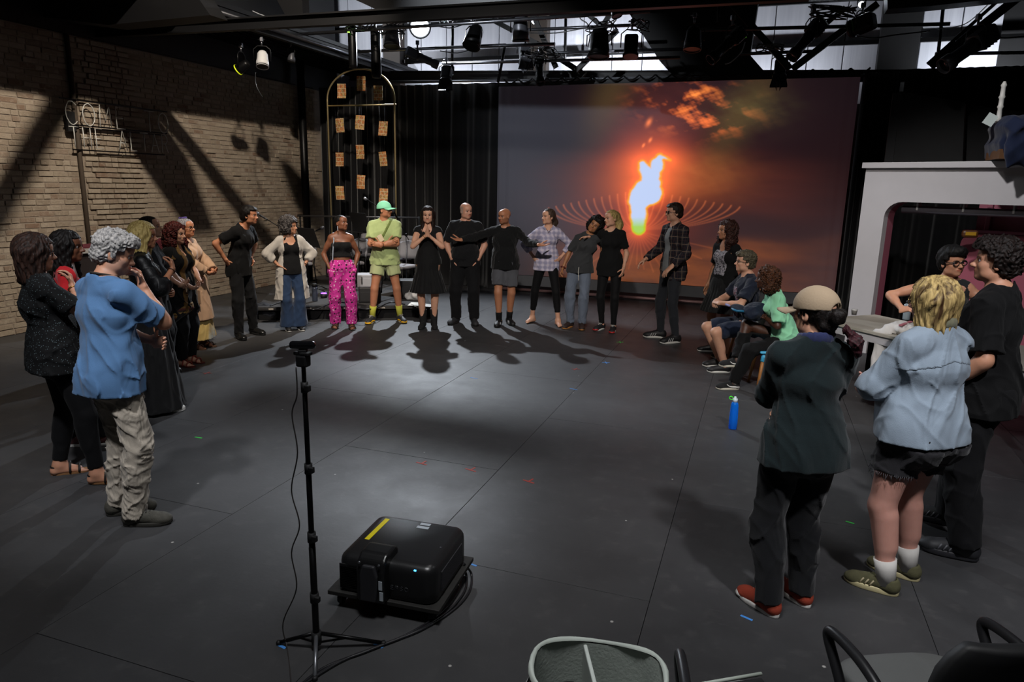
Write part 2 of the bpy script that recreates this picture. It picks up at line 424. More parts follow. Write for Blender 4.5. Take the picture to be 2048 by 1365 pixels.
def torso_ops(f, s, o=0.0, o2=None, k=.05, bust=True, legs=True):
    g, u = s.g, s.u; m = s.sex == 'm'; o2 = o if o2 is None else o2
    q = lambda r: r*u*g
    mid = (V3(1, 0, 0)+s.tx)/2
    f.cone(s.Hp[0]+V3(-.0, -.01, .02), s.Hp[1]+V3(0, -.01, .02), q(.085)*s.hip+o2, q(.085)*s.hip+o2, k)
    wr = .098 if m else .084
    f.cone(s.P+V3(0, 0, .03), s.W, q(.1)+o2, q(wr)+o2, k, (1, 0, 0), 1.35)
    f.cone(s.W, s.C, q(wr)+o, q(.106 if m else .094)+o, k, mid, 1.38)
    f.cone(s.C, s.U, q(.108 if m else .096)+o, q(.082 if m else .07)+o, k, s.tx, 1.5)
    f.cone(s.S[0]+s.tx*.02*u, s.S[1]-s.tx*.02*u, u*(.05 if m else .043)*g**.5+o, u*(.05 if m else .043)*g**.5+o, k)
    for i in (0, 1): f.cone(s.N-s.ty*.012*u, s.S[i]-s.ax*.0, u*.046*g**.4+o, u*.045*g**.5+o, k)
    if s.belly: f.ell(s.W+s.ty*(.045*u*s.belly)+V3(0, 0, -.03*u), (q(.13)+o+.02*s.belly, q(.095)+o+.04*s.belly, q(.13)+o), None, k)
    if not m and bust:
        for sg in (-1, 1): f.ell(s.C+s.tx*sg*.07*u*g**.5+s.ty*.07*u*g**.6+s.ax*.01, (q(.058*s.bust)+o, q(.058*s.bust)+o, q(.062*s.bust)+o), None, .035)
    elif m:
        f.ell(s.C+s.ty*.045*u+s.ax*.04*u, (q(.13)+o, q(.07)+o, q(.08)+o), None, .04)
    for sg in (-1, 1): f.ell(s.P+V3(sg*.07*u*s.hip*g**.4, -.055*u*g**.5, -.05*u), (q(.085)*s.hip+o2, q(.082)*s.hip+o2, q(.095)+o2), None, k)
def arm_ops(f, s, i, o=0.0, o2=None, fr=2.0, k=.02, wid=1.0):
    """fr: 0-1 along the upper arm, 1-2 along the forearm"""
    u = s.u*s.armg*.93*(s.g**.35); o2 = o if o2 is None else o2; S, E_, w_ = s.S[i], s.E[i], s.Wr[i]; m = 1.0 if s.sex == 'm' else .87
    oo = lambda t: o+(o2-o)*t/max(fr, .01)
    t = min(fr, 1); f.cone(S, S+(E_-S)*t, .050*u*m+oo(0), (.050-.009*t)*u*m+oo(t), k, flat=1 if fr < 1 else 0)
    if fr >= .5 and o < .012: f.cone(S+(E_-S)*.35, S+(E_-S)*.6, .047*u*m+oo(.5), .043*u*m+oo(.6), .03)
    if fr > 1:
        t = fr-1; f.cone(E_, E_+(w_-E_)*t, .040*u*m+oo(1), (.040-.013*t)*u*m+oo(fr), k, flat=1 if fr < 2 or o > 0 else 0)
        if t > .4: f.cone(E_+(w_-E_)*.12, E_+(w_-E_)*.4, .041*u*m+oo(1.1), .036*u*m+oo(1.4), .03)
def leg_ops(f, s, i, o=0.0, o2=None, fr=2.0, k=.03, knee=1.0):
    u = s.u*s.g**.7*s.legg; o2 = o if o2 is None else o2; H, K, A = s.Hp[i], s.K[i], s.A[i]
    oo = lambda t: o+(o2-o)*t/max(fr, .01)
    t = min(fr, 1); f.cone(H, H+(K-H)*t, .086*u+oo(0), (.086-.032*t)*u+oo(t), k, flat=1 if fr < 1 else 0)
    if fr > 1:
        t = fr-1; f.cone(K, K+(A-K)*t, .052*u+oo(1), (.052-.016*t)*u+oo(fr), k, flat=1 if fr < 2 or o > 0 else 0)
        if t > .5 and o < .02:
            c = K+(A-K)*.3; b = -s.fd[i]; ad = unit(A-K); b = unit(b-ad*(b@ad)); f.cone(c-ad*.05*u+b*.012*u, c+ad*.08*u+b*.014*u, .052*u+oo(1.3), .04*u+oo(1.6), .03)
def head_ops(f, s, jaw=1.0, nose=1.0, ears=True):
    h = s.hs; R = s.R
    def p(x, y, z): return s.Hc+R @ (V3(x, y, z)*h)
    e = lambda c, r, k=.02, sub=False: f.ell(p(*c), V3(r)*h, R, k*h, sub)
    u = s.u
    f.cone(s.N-s.ax*.04*u, s.nb, .056*u*(1 if s.sex == 'm' else .88)*s.g**.3, .053*u*(1 if s.sex == 'm' else .86), .03)
    e((0, -.015, .035), (.074, .094, .080), .02)
    e((0, .018, -.028), (.056*jaw, .068, .072), .03)
    e((0, .05, .045), (.055, .042, .045), .03)
    e((0, .062, -.085), (.024*jaw, .024, .021), .03)
    for sg in (-1, 1):
        e((sg*.036, .052, -.022), (.026, .028, .028), .02)
        e((sg*.042*jaw, .022, -.066), (.018, .035, .022), .03)
        f.cone(p(sg*.012, .080, .021), p(sg*.042, .066, .019), .011*h, .008*h, .012*h)
    for sg in (-1, 1): e((sg*.031, .094, .002), (.0175, .016, .0072), .012, True)
    f.cone(p(0, .082, .012), p(0, .100*nose, -.024), .007*h, .011*h, .012*h)
    e((0, .103*nose, -.027), (.012, .013, .010), .008)
    for sg in (-1, 1): e((sg*.011, .093, -.031), (.008, .010, .007), .008)
    e((0, .073, -.054), (.026, .018, .017), .015)
    f.cone(p(-.017, .0845, -.0505), p(.017, .0845, -.0505), .0045*h, .0045*h, .006*h)
    f.cone(p(-.014, .0835, -.0595), p(.014, .0835, -.0595), .0052*h, .0052*h, .006*h)
    if ears:
        for sg in (-1, 1):
            e((sg*.074, -.008, -.008), (.009, .019, .030), .008); e((sg*.080, -.002, -.004), (.006, .010, .017), .006, True)
def hand_ops(f, s, i, scale=1.0):
    hd, nr, curl, th = s.hand[i]; w = s.Wr[i]; q = scale*s.u*(1.0 if s.sex == 'm' else .92)
    t = np.cross(hd, nr)*(1 if i == 1 else -1)       # towards the thumb
    if th < 0: t = -t
    f.cone(w-hd*.01, w+hd*.075*q, .019*q, .0155*q, .012, t, 2.25)
    offs = (.030, .010, -.010, -.029); lens = (.072, .080, .074, .058)
    for j in range(4):
        b = w+hd*(.083-.004*abs(j-1))*q+t*offs[j]*q; d = unit(hd+t*offs[j]*1.6); c = curl*(.9+.12*j)
        for n_, fr in enumerate((.45, .32, .23)):
            ang = c*(.75, 1.0, .7)[n_]*(1 if n_ else .9); d = unit(d*math.cos(ang)+nr*math.sin(ang)); nr2 = nr
            e_ = b+d*lens[j]*fr*q; f.cone(b, e_, (.0088-.0007*n_)*q, (.0082-.0009*n_)*q, .003); b = e_
    b = w+hd*.02*q+t*.026*q+nr*.006; d = unit(t*.75+hd*.75+nr*.35)
    for n_, fr in enumerate((.045, .034, .028)):
        e_ = b+d*fr*q; f.cone(b, e_, (.0125, .0100, .0090)[n_]*q, (.0100, .0090, .0075)[n_]*q, .006); b = e_; d = unit(d+hd*.35+nr*curl*.5)
def foot_ops(f, s, i, w=1.0):
    A, d = s.A[i], s.fd[i]; u = s.u*w; g0 = V3(A[0], A[1], A[2]-.085*s.u+(.012 if w < 1 else 0)); x = V3(d[1], -d[0], 0)*(1 if i == 0 else -1)   # x: to the inner side
    f.cone(A, g0-d*.035*u+V3(0, 0, .03), .036*u, .030*u, .02)
    f.cone(A+V3(0, 0, -.02), g0+d*.11*u+V3(0, 0, .022), .034*u, .020*u, .03, x, 1.25)
    f.cone(g0-d*.03*u+V3(0, 0, .026), g0+d*.12*u+V3(0, 0, .02), .026*u, .019*u, .02, x, 1.6)
    for j in range(5):
        b = g0+d*(.125-.006*j)*u+x*(.028-.0155*j)*u+V3(0, 0, .013); f.cone(b, b+d*(.045-.006*j)*u-V3(0, 0, .002), (.0125, .009, .0085, .008, .0075)[j]*u, (.011, .008, .0075, .007, .0065)[j]*u, .003)
def face_cols(s, skin, brow, beard=None, fringe=None, lips=None, makeup=0, amt=.55):
    skin = V3(skin); brow = V3(brow)
    def fn(V):
        C = np.tile(skin, (len(V), 1)); q = (V-s.Hc) @ s.R/s.hs; x, y, z = np.abs(q[:, 0]), q[:, 1], q[:, 2]
        near = (x < .12) & (np.abs(y) < .14) & (np.abs(z) < .13)
        lp = V3(lips) if lips is not None else skin*V3(.80, .50, .50)
        if beard is not None:
            m = near & (z < -.015) & (y > -.02) & (z < .02-y*.55) & ~((x < .02) & (z > -.036)) & (z > -.14); a = amt; C[m] = C[m]*(1-a)+V3(beard)*a
        m = near & (((x/.023)**2+((z+.055)/.0085)**2) < 1) & (y > .07); C[m] = lp
        bz = .0235-.25*np.abs(x-.03)
        m = near & (x > .011) & (x < .050) & (np.abs(z-bz) < .0048) & (y > .05); C[m] = C[m]*.25+brow*.75
        m = near & (((x-.031)/.019)**2+((z-.003)/.010)**2 < 1) & (y > .06); C[m] = C[m]*(.62, .5, .5)
        if fringe is not None:
            m = near & (z > -.04) & (z < .062) & (y < .028) & (x+np.abs(y)*.3 > .02) ; C[m] = C[m]*.4+V3(fringe)*.6
        return C
    return fn
def eye_mesh(iris, sclera=(.27, .25, .24)):
    key = 'eye%s' % (iris,)
    if key in MC: return MC[key]
    n = 16; V = []; F = []; cols = []
    for i in range(n+1):
        a = PI*i/n
        for k in range(n):
            t = 2*PI*k/n; V.append((.0125*math.sin(a)*math.cos(t), .0125*math.cos(a), .0125*math.sin(a)*math.sin(t)))
            cols.append((.01, .01, .01) if a < .22 else (iris if a < .60 else sclera))
    for i in range(n):
        for k in range(n): F.append((i*n+k, i*n+(k+1) % n, (i+1)*n+(k+1) % n, (i+1)*n+k))
    nt = NT('eyeball', .15); at = nt.n('ShaderNodeAttribute', attribute_name='Col'); nt.col(at.outputs[0])
    me = np_mesh('eye', np.array(V, dtype=np.float32), np.array(F), nt.m, np.array(cols)); MC[key] = me; return me
def m4(R, t): 
    M = Matrix.Identity(4)
    for i in range(3):
        for j in range(3): M[i][j] = R[i, j]
        M[i][3] = t[i]
    return M
def person(s, label, loc, head_deg, skin='#c08a6c', brow='#1c130e', beard=None, fringe=None, lips=None, near=0, bare=(0, 0), hands=(1, 1), jaw=1.0,
           iris=(.05, .025, .012), amt=.55, nose=1.0):
    """the body itself; returns the person object that clothes, hair and shoes hang on"""
    hv = (.0165, .0135, .010)[near]; hh = (.0052, .0045, .0038)[near]; hn = (.0056, .0050, .0042)[near]
    f = Field(); torso_ops(f, s); boxes = []
    for i in (0, 1):
        arm_ops(f, s, i); leg_ops(f, s, i)
        if hands[i]:
            hand_ops(f, s, i); c = s.Wr[i]+s.hand[i][0]*.075; r = .125 if hands[i] == 1 else .1
            boxes.append((c-r, c+r, hn))
        foot_ops(f, s, i, 1.0 if bare[i] else .84)
        if bare[i]:
            A = s.A[i]; c = V3(A[0], A[1], 0)+s.fd[i]*.06; boxes.append((c+V3(-.13, -.13, -.02+A[2]-.085*s.u), c+V3(.13, .13, .13+A[2]-.085*s.u), .007))
    head_ops(f, s, jaw, nose)
    boxes.append((s.Hc-V3(.125, .125, .15), s.Hc+V3(.125, .125, .14), hh))
    if len(boxes) > 1:       # two boxes that meet become one
        out = []
        for b in boxes[::-1]:
            for o in out:
                if ((b[0] < o[1]-.01) & (b[1] > o[0]+.01)).all():
                    o[0] = np.minimum(o[0], b[0]); o[1] = np.maximum(o[1], b[1]); break
            else: out.append([b[0], b[1], b[2]])
        boxes = out
    sc = srgb(skin) if isinstance(skin, str) else skin; cv = lambda c: srgb(c) if isinstance(c, str) else c
    me = field_mesh('person', f, hv, skin_mat(), boxes=boxes, cols=face_cols(s, sc, cv(brow), cv(beard), cv(fringe), cv(lips), amt=amt))
    o = link('person', me, None, (loc[0], loc[1], 0), (0, 0, -math.radians(head_deg)))
    tag(o, label, 'person')
    for sg in (-1, 1):
        e = link('eye', eye_mesh(iris), o); c = s.Hc+s.R @ (V3(sg*.031, .0712, .003)*s.hs); e.matrix_local = m4(s.R*s.hs, c)
    s.o = o; s.near = near; return o
def garm(s, name, f, mat, h=None, fold=.006, seed=0, post=None, fz=1.0, boxes=(), label=None, freq=1.0, lohi=None, maxin=.004):
    h = h or (.0115, .009, .0068)[s.near]
    def pp(D, X, Y, Z):
        if fold:
            def fn(x, y, z):
                x = x*freq; y = y*freq; z = z*freq
                a = nz3(x*12+2*np.sin(z*5+seed), y*12, z*5*fz, seed+1)
                r1 = np.clip(1-np.abs(nz3(x*15+1.5*np.sin(z*7+seed), y*15, z*6*fz+seed, seed+4.1))*2.6, 0, 1)
                w_ = z+.7*np.sin(x*5+seed)*.12+.5*x; r2 = np.clip(1-np.abs(nz3(x*7+z*3, y*8, w_*17*fz, seed+7.7))*2.4, 0, 1)
                return np.minimum(fold*(.8*a-1.25*r1*r1-.85*r2*r2+.55), maxin)
            D = near_disp(D, X, Y, Z, fn)
        if post: D = post(D, X, Y, Z)
        return D
    me = field_mesh(name, f, h, mat, pp, boxes, lohi=lohi)
    if me is None: return None
    o = link(name, me, s.o)
    if label: o['label'] = label
    return o
def neck_cut(f, s, kind='crew'):
    u = s.u; n = s.N+s.ax*.035*u
    if kind == 'crew': f.ell(n+s.ty*.012*u+s.ax*.01*u, (.072*u, .078*u, .055*u), None, .01, True)
    elif kind == 'collar': f.ell(n+s.ty*.03*u+s.ax*.005*u, (.052*u, .055*u, .075*u), None, .01, True)
    elif kind == 'v':
        f.ell(n+s.ty*.012*u, (.072*u, .075*u, .055*u), None, .01, True)
        f.cone(s.N+s.ty*.10*u+s.ax*.03*u, s.N+s.ty*.125*u-s.ax*.11*u, .055*u, .008*u, .01, sub=True)
    elif kind == 'scoop':
        f.ell(n, (.098*u, .07*u, .05*u), None, .01, True); f.ell(s.N+s.ty*.11*u-s.ax*.035*u, (.075*u, .07*u, .085*u), None, .01, True)
def top(s, name, mat, off=.014, o2=None, sleeve=.6, so=.02, so2=None, keep=None, hem=-.06, neck='crew', flare=0.0, fold=.006, seed=0, openw=None, hemwave=.0, label=None, zmax=None, k=.05, extra=None, fz=1.0, slope=0.0, freq=1.0, collar=None):
    q_ = 1.0 if keep else .62
    off = off*q_; o2 = None if o2 is None else o2*q_*.8; so = so*.72; so2 = None if so2 is None else so2*.78; k = .035
    f = Field(); u = s.u; torso_ops(f, s, off, o2, k); hz = s.P[2]+hem*u
    b = V3(s.P[0], s.P[1]-.012, hz-.03); q = u*s.g; rd = .112*q+(off if o2 is None else o2)+.002; wx = s.hw+.084*q*s.hip+(off if o2 is None else o2)+.002
    f.cone(s.P+V3(0, -.012, .03), V3(s.P[0], s.P[1]-.012, min(s.P[2], hz)-.03), rd, rd+flare, .05, (1, 0, 0), wx/rd)
    f.cone(s.W, b, .094*q+(off if o2 is None else o2), rd+flare, .05, (1, 0, 0), wx/rd, flat=0)
    sl = sleeve if isinstance(sleeve, (tuple, list)) else (sleeve, sleeve)
    for i in (0, 1):
        if sl[i] > 0: arm_ops(f, s, i, so, so if so2 is None else so2, sl[i], .025)
    if extra: extra(f)
    if neck: neck_cut(f, s, neck)
    if sl[0] <= 0 and sl[1] <= 0:
        for i in (0, 1):
            if sl[i] == 0: f.cone(s.S[i]+(s.S[i]-s.S[1-i])*.12, s.S[i]+(s.E[i]-s.S[i])*.45-(s.S[1-i]-s.S[i])*.0, .062*u, .05*u, .01, sub=True)
    def post(D, X, Y, Z):
        inarm = 0
        zc = hz-Z + slope*(Y-s.P[1]) + (hemwave*np.sin(X*24+seed)*.5 if hemwave else 0)
        # the hem only cuts the trunk, not a hanging sleeve
        if max(sl) > 1.0:
            msk = (((X-s.P[0])/(.25*u*s.g**.6))**2+((Y-s.P[1])/(.24*u*s.g**.6))**2) < 1
            D = np.where(msk, np.maximum(D, zc), D)
            lowest = min(min(w[2] for w in s.Wr), min(e[2] for e in s.E))-.08
            D = np.maximum(D, min(lowest, hz-.0)-Z)
        else: D = np.maximum(D, zc)
        if zmax is not None: D = np.maximum(D, Z-(s.P[2]+zmax*u))
        if openw is not None:
            a, b2 = openw; w = a+(b2-a)*np.clip((s.N[2]-Z)/(s.N[2]-hz+1e-6), 0, 1)
            xx = (X-s.P[0]-(Z-s.P[2])*s.ax[0]/s.ax[2])*s.tx[0]+(Y-s.P[1])*s.tx[1]; yy = -(X-s.P[0])*s.tx[1]+(Y-s.P[1]-(Z-s.P[2])*s.ax[1]/s.ax[2])*s.tx[0]
            D = np.maximum(D, np.minimum(w-np.abs(xx), yy-.01)*1.0)
        if keep is not None: D = np.maximum(D, keep(X, Y, Z))
        return D.astype(np.float32)
    o = garm(s, name, f, mat, None, fold, seed, post, fz, label=label, freq=freq)
    if collar:
        c = Field(); r = .066*u
        N = s.N+s.ax*.03*u
        for k_ in range(14):
            a0 = -2.55+5.1*k_/14; a1 = -2.55+5.1*(k_+1)/14
            pt = lambda a: N-s.ty*math.cos(a)*r*1.05+s.tx*math.sin(a)*r*1.12-s.ax*(.030*(1-math.cos(a)))*u+s.ty*.012
            c.cone(pt(a0), pt(a1), .011, .011, .006, tuple(s.ax), 1.7)
        garm(s, 'collar', c, mat, .006, 0, label=None)
    return o
def pants(s, name, mat, off=.012, o2=None, fr=2.0, keep=None, pocket=(), wz=.03, fold=.006, seed=0, label=None, flare=None, minz=None, fz=.6, k=.03, freq=1.0):
    for i in pocket:
        pass
    if not keep: off = off*.7; o2 = None if o2 is None else o2*.8
    f = Field(); u = s.u; q = lambda r: r*u*s.g
    f.cone(s.Hp[0]+V3(0, -.01, .02), s.Hp[1]+V3(0, -.01, .02), q(.085)*s.hip+off, q(.085)*s.hip+off, .05)
    f.cone(s.P+V3(0, 0, .02), s.W, q(.1)+off, q(.098 if s.sex == 'm' else .086)+off, .05, (1, 0, 0), 1.35)
    for sg in (-1, 1): f.ell(s.P+V3(sg*.07*u*s.hip*s.g**.4, -.055*u*s.g**.5, -.05*u), (q(.085)*s.hip+off, q(.082)*s.hip+off, q(.095)+off), None, .05)
    if s.belly: f.ell(s.W+s.ty*(.04*u*s.belly)+V3(0, 0, -.05*u), (q(.125)+off, q(.09)+off+.03*s.belly, q(.11)+off), None, .05)
    for i in (0, 1): leg_ops(f, s, i, off, o2, fr, k)
    for i in pocket: c = s.Wr[i]; hd = s.hand[i][0]; f.cone(c+hd*.035, c+hd*.135, .040, .034, .03, (0, 1, 0), 1.3)
    if flare:
        for i in (0, 1): f.cone(s.K[i], s.A[i], .05*u+off, .05*u+flare, .03, flat=1)
    wzz = s.P[2]+wz*u
    def post(D, X, Y, Z):
        D = np.maximum(D, Z-wzz)
        if minz is not None: D = np.maximum(D, minz-Z)
        if keep is not None: D = np.maximum(D, keep(X, Y, Z))
        return D.astype(np.float32)
    return garm(s, name, f, mat, None, fold, seed, post, fz, label=label, freq=freq)
def skirt(s, name, mat, zhem, r0=.1, r1=.22, off=.02, pleat=0, fold=.006, seed=0, label=None, wz=.10, f1=1.15, fz=.3, dy=0.0, npl=26):
    f = Field(); u = s.u; b = V3(s.P[0], s.P[1]+dy, zhem-.02); q = u*s.g
    f.cone(s.W, s.P-V3(0, 0, .02*u), .088*q+off, .12*q*s.hip+off, .04, (1, 0, 0), 1.35)
    f.cone(s.P-V3(0, 0, .02*u), b, .12*q*s.hip+off, r1, .04, (1, 0, 0), f1)
    for sg in (-1, 1): f.ell(s.P+V3(sg*.07*u*s.hip, -.055*u*s.g**.5, -.05*u), ((.085)*s.hip*q+off, (.082)*s.hip*q+off, .095*q+off), None, .04)
    def post(D, X, Y, Z):
        if pleat:
            def fn(x, y, z): return pleat*np.clip((s.P[2]+.05-z)*4, 0, 1)*np.sin(np.arctan2(x-s.P[0], y-s.P[1])*npl+2*np.sin(z*3))
            D = near_disp(D, X, Y, Z, fn)
        D = np.maximum(D, zhem-Z); D = np.maximum(D, Z-(s.P[2]+wz*u)); return D.astype(np.float32)
    return garm(s, name, f, mat, None, fold, seed, post, fz, label=label)
def hair(s, kind, mat, label=None, name='hair', cap=False, amp=None, vol=1.0, length=None, h=None, seed=0, extra=None, box=None):
    R = s.R; hs = s.hs; f = Field(); amp0 = 0
    def p(x, y, z): return s.Hc+R @ (V3(x, y, z)*hs)
    e = lambda c, r, k=.02, sub=False: f.ell(p(*c), V3(r)*hs*(1 if sub else 1), R, k*hs, sub)
    cut = None; h = h or (.0062, .005, .0038)[s.near]; groove = 0
    if kind == 'short':
        o = .010*vol; e((0, -.015, .038), (.074+o, .094+o, .080+o*1.2)); e((0, .045, .070), (.058+o*.5, .045+o, .035+o)); e((0, -.05, -.02), (.062+o, .058+o, .06))
        cut = lambda x, y, z: np.maximum.reduce([np.minimum(y-.045+.55*(z-.06)*0, .070-z), np.minimum(y-.012, .035-z)-0*x, -.085-z+0*x]); amp0 = .004
    elif kind == 'mop':      # thick curly top, short sides
        o = .022*vol; e((0, -.015, .045), (.074+o, .094+o, .082+o)); e((0, .055, .085), (.06+o*.5, .04+o, .03+o)); e((0, -.05, -.02), (.066+o*.4, .062+o*.5, .06))
        cut = lambda x, y, z: np.maximum.reduce([np.minimum(y-.05, .062-z), np.minimum(y-.014, .03-z)-0*x, -.08-z+0*x]); amp0 = .010
    elif kind == 'crop':
        o = .006; e((0, -.017, .037), (.074+o, .094+o, .080+o)); e((0, -.05, -.015), (.060+o, .056+o, .055))
        cut = lambda x, y, z: np.maximum.reduce([np.minimum(y-.035, .078-z), np.minimum(y-.005, .03-z)-0*x, -.07-z+0*x]); amp0 = .002
    elif kind == 'afro':
        o = .055*vol; e((0, -.03, .045), (.076+o, .085+o, .080+o)); e((0, -.04, -.03), (.08+o, .06+o, .08))
        cut = lambda x, y, z: np.maximum(np.minimum(y-.048, np.minimum(.066-z, .07-np.abs(x))), -np.inf); amp0 = .016
    elif kind == 'curly':    # long loose curls
        ln_ = length or .2; o = .035*vol
        e((0, -.02, .04), (.078+o, .092+o*.6, .080+o*.7))
        for sg in (-1, 1):
            f.cone(p(sg*.065, -.02, .02), p(sg*.10*vol, -.02, -ln_*.55), .05*vol, .055*vol, .04); f.cone(p(sg*.10*vol, -.02, -ln_*.55), p(sg*.085*vol, 0, -ln_), .055*vol, .03, .04)
        f.cone(p(0, -.06, 0), p(0, -.085, -ln_), .08*vol, .06*vol, .04, R[:, 0], 1.4)
        cut = lambda x, y, z: np.minimum(y-.02-.2*np.abs(x)*0, np.minimum(.068-z, .066+.0*z-np.abs(x))); amp0 = .015
    elif kind in ('bob', 'long'):
        ln_ = length or (.12 if kind == 'bob' else .3); o = .016*vol
        e((0, -.015, .038), (.076+o, .096+o, .080+o))
        for sg in (-1, 1): f.cone(p(sg*.06, -.01, .02), p(sg*(.072+.012*vol), -.005, -ln_), .035*vol, .022*vol, .04, R[:, 1], 1.7)
        f.cone(p(0, -.05, .0), p(0, -.065, -ln_), .06*vol, .035*vol, .04, R[:, 0], 1.75)
        cut = lambda x, y, z: np.maximum(np.minimum(y-.045, np.minimum(.066-z, .060-np.abs(x))), -np.inf); amp0 = .003; groove = .006
    elif kind == 'tied':
        o = .010*vol; e((0, -.015, .038), (.074+o, .094+o, .080+o)); e((0, -.055, -.015), (.058+o, .055+o, .055))
        cut = lambda x, y, z: np.maximum.reduce([np.minimum(y-.048, .082-z), np.minimum(y-.02, .03-z)-0*x, np.minimum(-.075-z, y+.06)+0*x]); amp0 = .002; groove = .003
    if extra: extra(f, p, R)
    amp_ = amp0 if amp is None else amp
    def post(D, X, Y, Z):
        def loc(x, y, z):
            a = np.stack([x-s.Hc[0], y-s.Hc[1], z-s.Hc[2]]).reshape(3, -1); q = (R.T @ a)/hs; return q
        def fn(x, y, z):
            q = loc(x, y, z); d = 0
            if amp_ > .006:
                d = amp_*(np.sin(q[0]*150+3*np.sin(q[2]*60+seed))*np.sin(q[2]*130+2.5*np.sin(q[1]*70))*np.sin(q[1]*140+2.5*np.sin(q[0]*80+seed)))+amp_*.9*nz3(q[0]*55, q[1]*55, q[2]*42, seed)
            else: d = amp_*nz3(q[0]*60, q[1]*60, q[2]*50, seed)
            if groove:
                an = np.arctan2(q[0], -q[1]+.02); d = d+groove*(.40*np.sin(an*19+5*np.sin(q[2]*20+seed+an*2)+seed)+.25*np.sin(an*43+6*np.sin(q[2]*15+an*3))+.15*np.sin(an*90+5*np.sin(q[2]*30)))
            return d
        D = near_disp(D, X, Y, Z, fn, .03)
        if cap:
            x = X-s.Hc[0]; y = Y-s.Hc[1]; z = Z-s.Hc[2]; q = [(R[0, i]*x+R[1, i]*y+R[2, i]*z)/hs for i in range(3)]; D = np.maximum(D, np.minimum(q[2]-.022, q[1]+.14)*hs)
        if cut:
            x = X-s.Hc[0]; y = Y-s.Hc[1]; z = Z-s.Hc[2]
            q = [(R[0, i]*x+R[1, i]*y+R[2, i]*z)/hs for i in range(3)]
            c = cut(*q); m = np.isfinite(c); D = np.maximum(D, np.where(m, c, -1)*hs)
        return D.astype(np.float32)
    me = field_mesh(name, f, h, mat, post)
    if me is None: return None
    o = link(name, me, s.o)
    if label: o['label'] = label
    return o
def hair_mat(name, c, c2=None, rough=.5, vert=True, sc=1.0, root=None, top=None):
    if name in MC: return MC[name]
    c = srgb(c); c2 = srgb(c2) if c2 else tuple(x*.45 for x in c); n = NT(name, max(rough, .58), 0, .22)
    v = n.coord(scale=(70*sc, 70*sc, 9*sc if vert else 60*sc)); nz = n.noise(v, 1.0, 4, .6, .8)
    n.col(n.ramp(nz, [(.36, c2), (.6, c)])); n.bump(nz, .7, .006); MC[name] = n.m; return n.m
def shoe_outline(n=20, l=.27, w=.098):
    pts = []
    for k in range(n):
        t = 2*PI*k/n; y = math.cos(t); x = math.sin(t); ww = w/2*(1.0+.10*y-.14*math.exp(-((y+.25)/.35)**2))
        pts.append((x*ww*(abs(x)**-.12 if abs(x) > .05 else 1), .055+y*l/2))
    return pts
def shoe_parts(style, mats):
    key = 'shoe_'+style
    if key in MC: return MC[key]
    f = Field(); f.cone((0, -.035, .052), (0, .125, .034), .037, .034, .02, (1, 0, 0), 1.08); f.ell((0, .135, .03), (.043, .055, .033), None, .02)
    f.ell((0, -.045, .045), (.036, .038, .045), None, .02); ch = {'boot': .27, 'high': .135}.get(style.split('_')[0], .088)
    f.cone((0, -.02, .05), (0, -.022, ch), .040 if ch < .2 else .046, .038 if ch < .15 else .060, .02, (0, 1, 0), 1.15, flat=1)
    f.cone((0, -.01, .075), (0, .09, .055), .028, .020, .02)
    f.cone((0, -.022, ch-.01), (0, -.022, ch+.03), .030 if ch < .2 else .05, .032 if ch < .2 else .05, .004, (0, 1, 0), 1.2, sub=True)
    def post(D, X, Y, Z): return np.maximum(D, .010-Z).astype(np.float32)
    up = field_mesh('shoe', f, .0062, mats[0], post)
    th = .03 if 'thick' in style else (.024 if style.split('_')[0] != 'boot' else .018)
    m = MB(); ol = shoe_outline(); n = len(ol); V = []
    for z, sc in ((0, .95), (.005, 1.0), (th-.004, 1.0), (th, .96)):
        V += [(x*sc, .05+(y-.05)*(1+(sc-1)*.5), z+(.008*max(0, (y-.13)/.06)**2 if True else 0)) for x, y in ol]
    F = [tuple(range(n))[::-1], tuple(range(3*n, 4*n))]+[(i*n+k, i*n+(k+1) % n, (i+1)*n+(k+1) % n, (i+1)*n+k) for i in range(3) for k in range(n)]
    m.add(V, F, True); sole = m.mesh('sole', mats[1])
    lc = MB()
    if len(mats) > 2 and mats[2]:
        for k in range(5):
            y = .03+.02*k; z = .096-.0075*k-(.0 if k else 0); lc.tube([(-.022, y-.004, z-.010), (0, y+.002, z+.004), (.022, y+.006, z-.010)], .0028, 6)
        lc.tube([(0, .028, .098), (.02, .02, .108), (.03, .035, .095), (0, .03, .1), (-.022, .018, .106), (-.03, .036, .094), (0, .03, .1)], .0024, 6)
    lace = lc.mesh('laces', mats[2]) if lc.V else None
    st = None
    if len(mats) > 3 and mats[3]:
        sm = MB(); sides = []
        kind = mats[4] if len(mats) > 4 else 'bars'
        for sg in (-1, 1):
            sm = MB()
            if kind == 'bars':
                for k in range(3):
                    y = .045+.024*k; sm.tube([(sg*.0415, y+.012, .028), (sg*.0415, y+.004, .045), (sg*.036, y-.006, .062)], .0042, 6)
            elif kind == 'swoop':
                sm.tube(catmull([(sg*.034, -.07, .035), (sg*.0425, -.02, .037), (sg*.043, .04, .042), (sg*.036, .075, .064)], 5), [.004+.006*math.sin(PI*min(1, i/12)) for i in range(16)], 8)
            elif kind == 'bigtoe': sm.tube(catmull([(sg*.040, .02, .03), (sg*.043, .08, .036), (sg*.036, .14, .034)], 4), [.010]*9, 8)
            if sm.V: sides.append(sm.mesh('stripes', mats[3]))
        sm = MB()
        if kind in ('toe', 'bigtoe'): sm.lathe([(.001, .034), (.025, .032), (.040, .022), (.046, .008), (.044, .0)], (0, .148, .012), None, 18)
        if sm.V: sides.append(sm.mesh('toe_cap', mats[3]))
        st = sides
    MC[key] = (up, sole, lace, st); return MC[key]
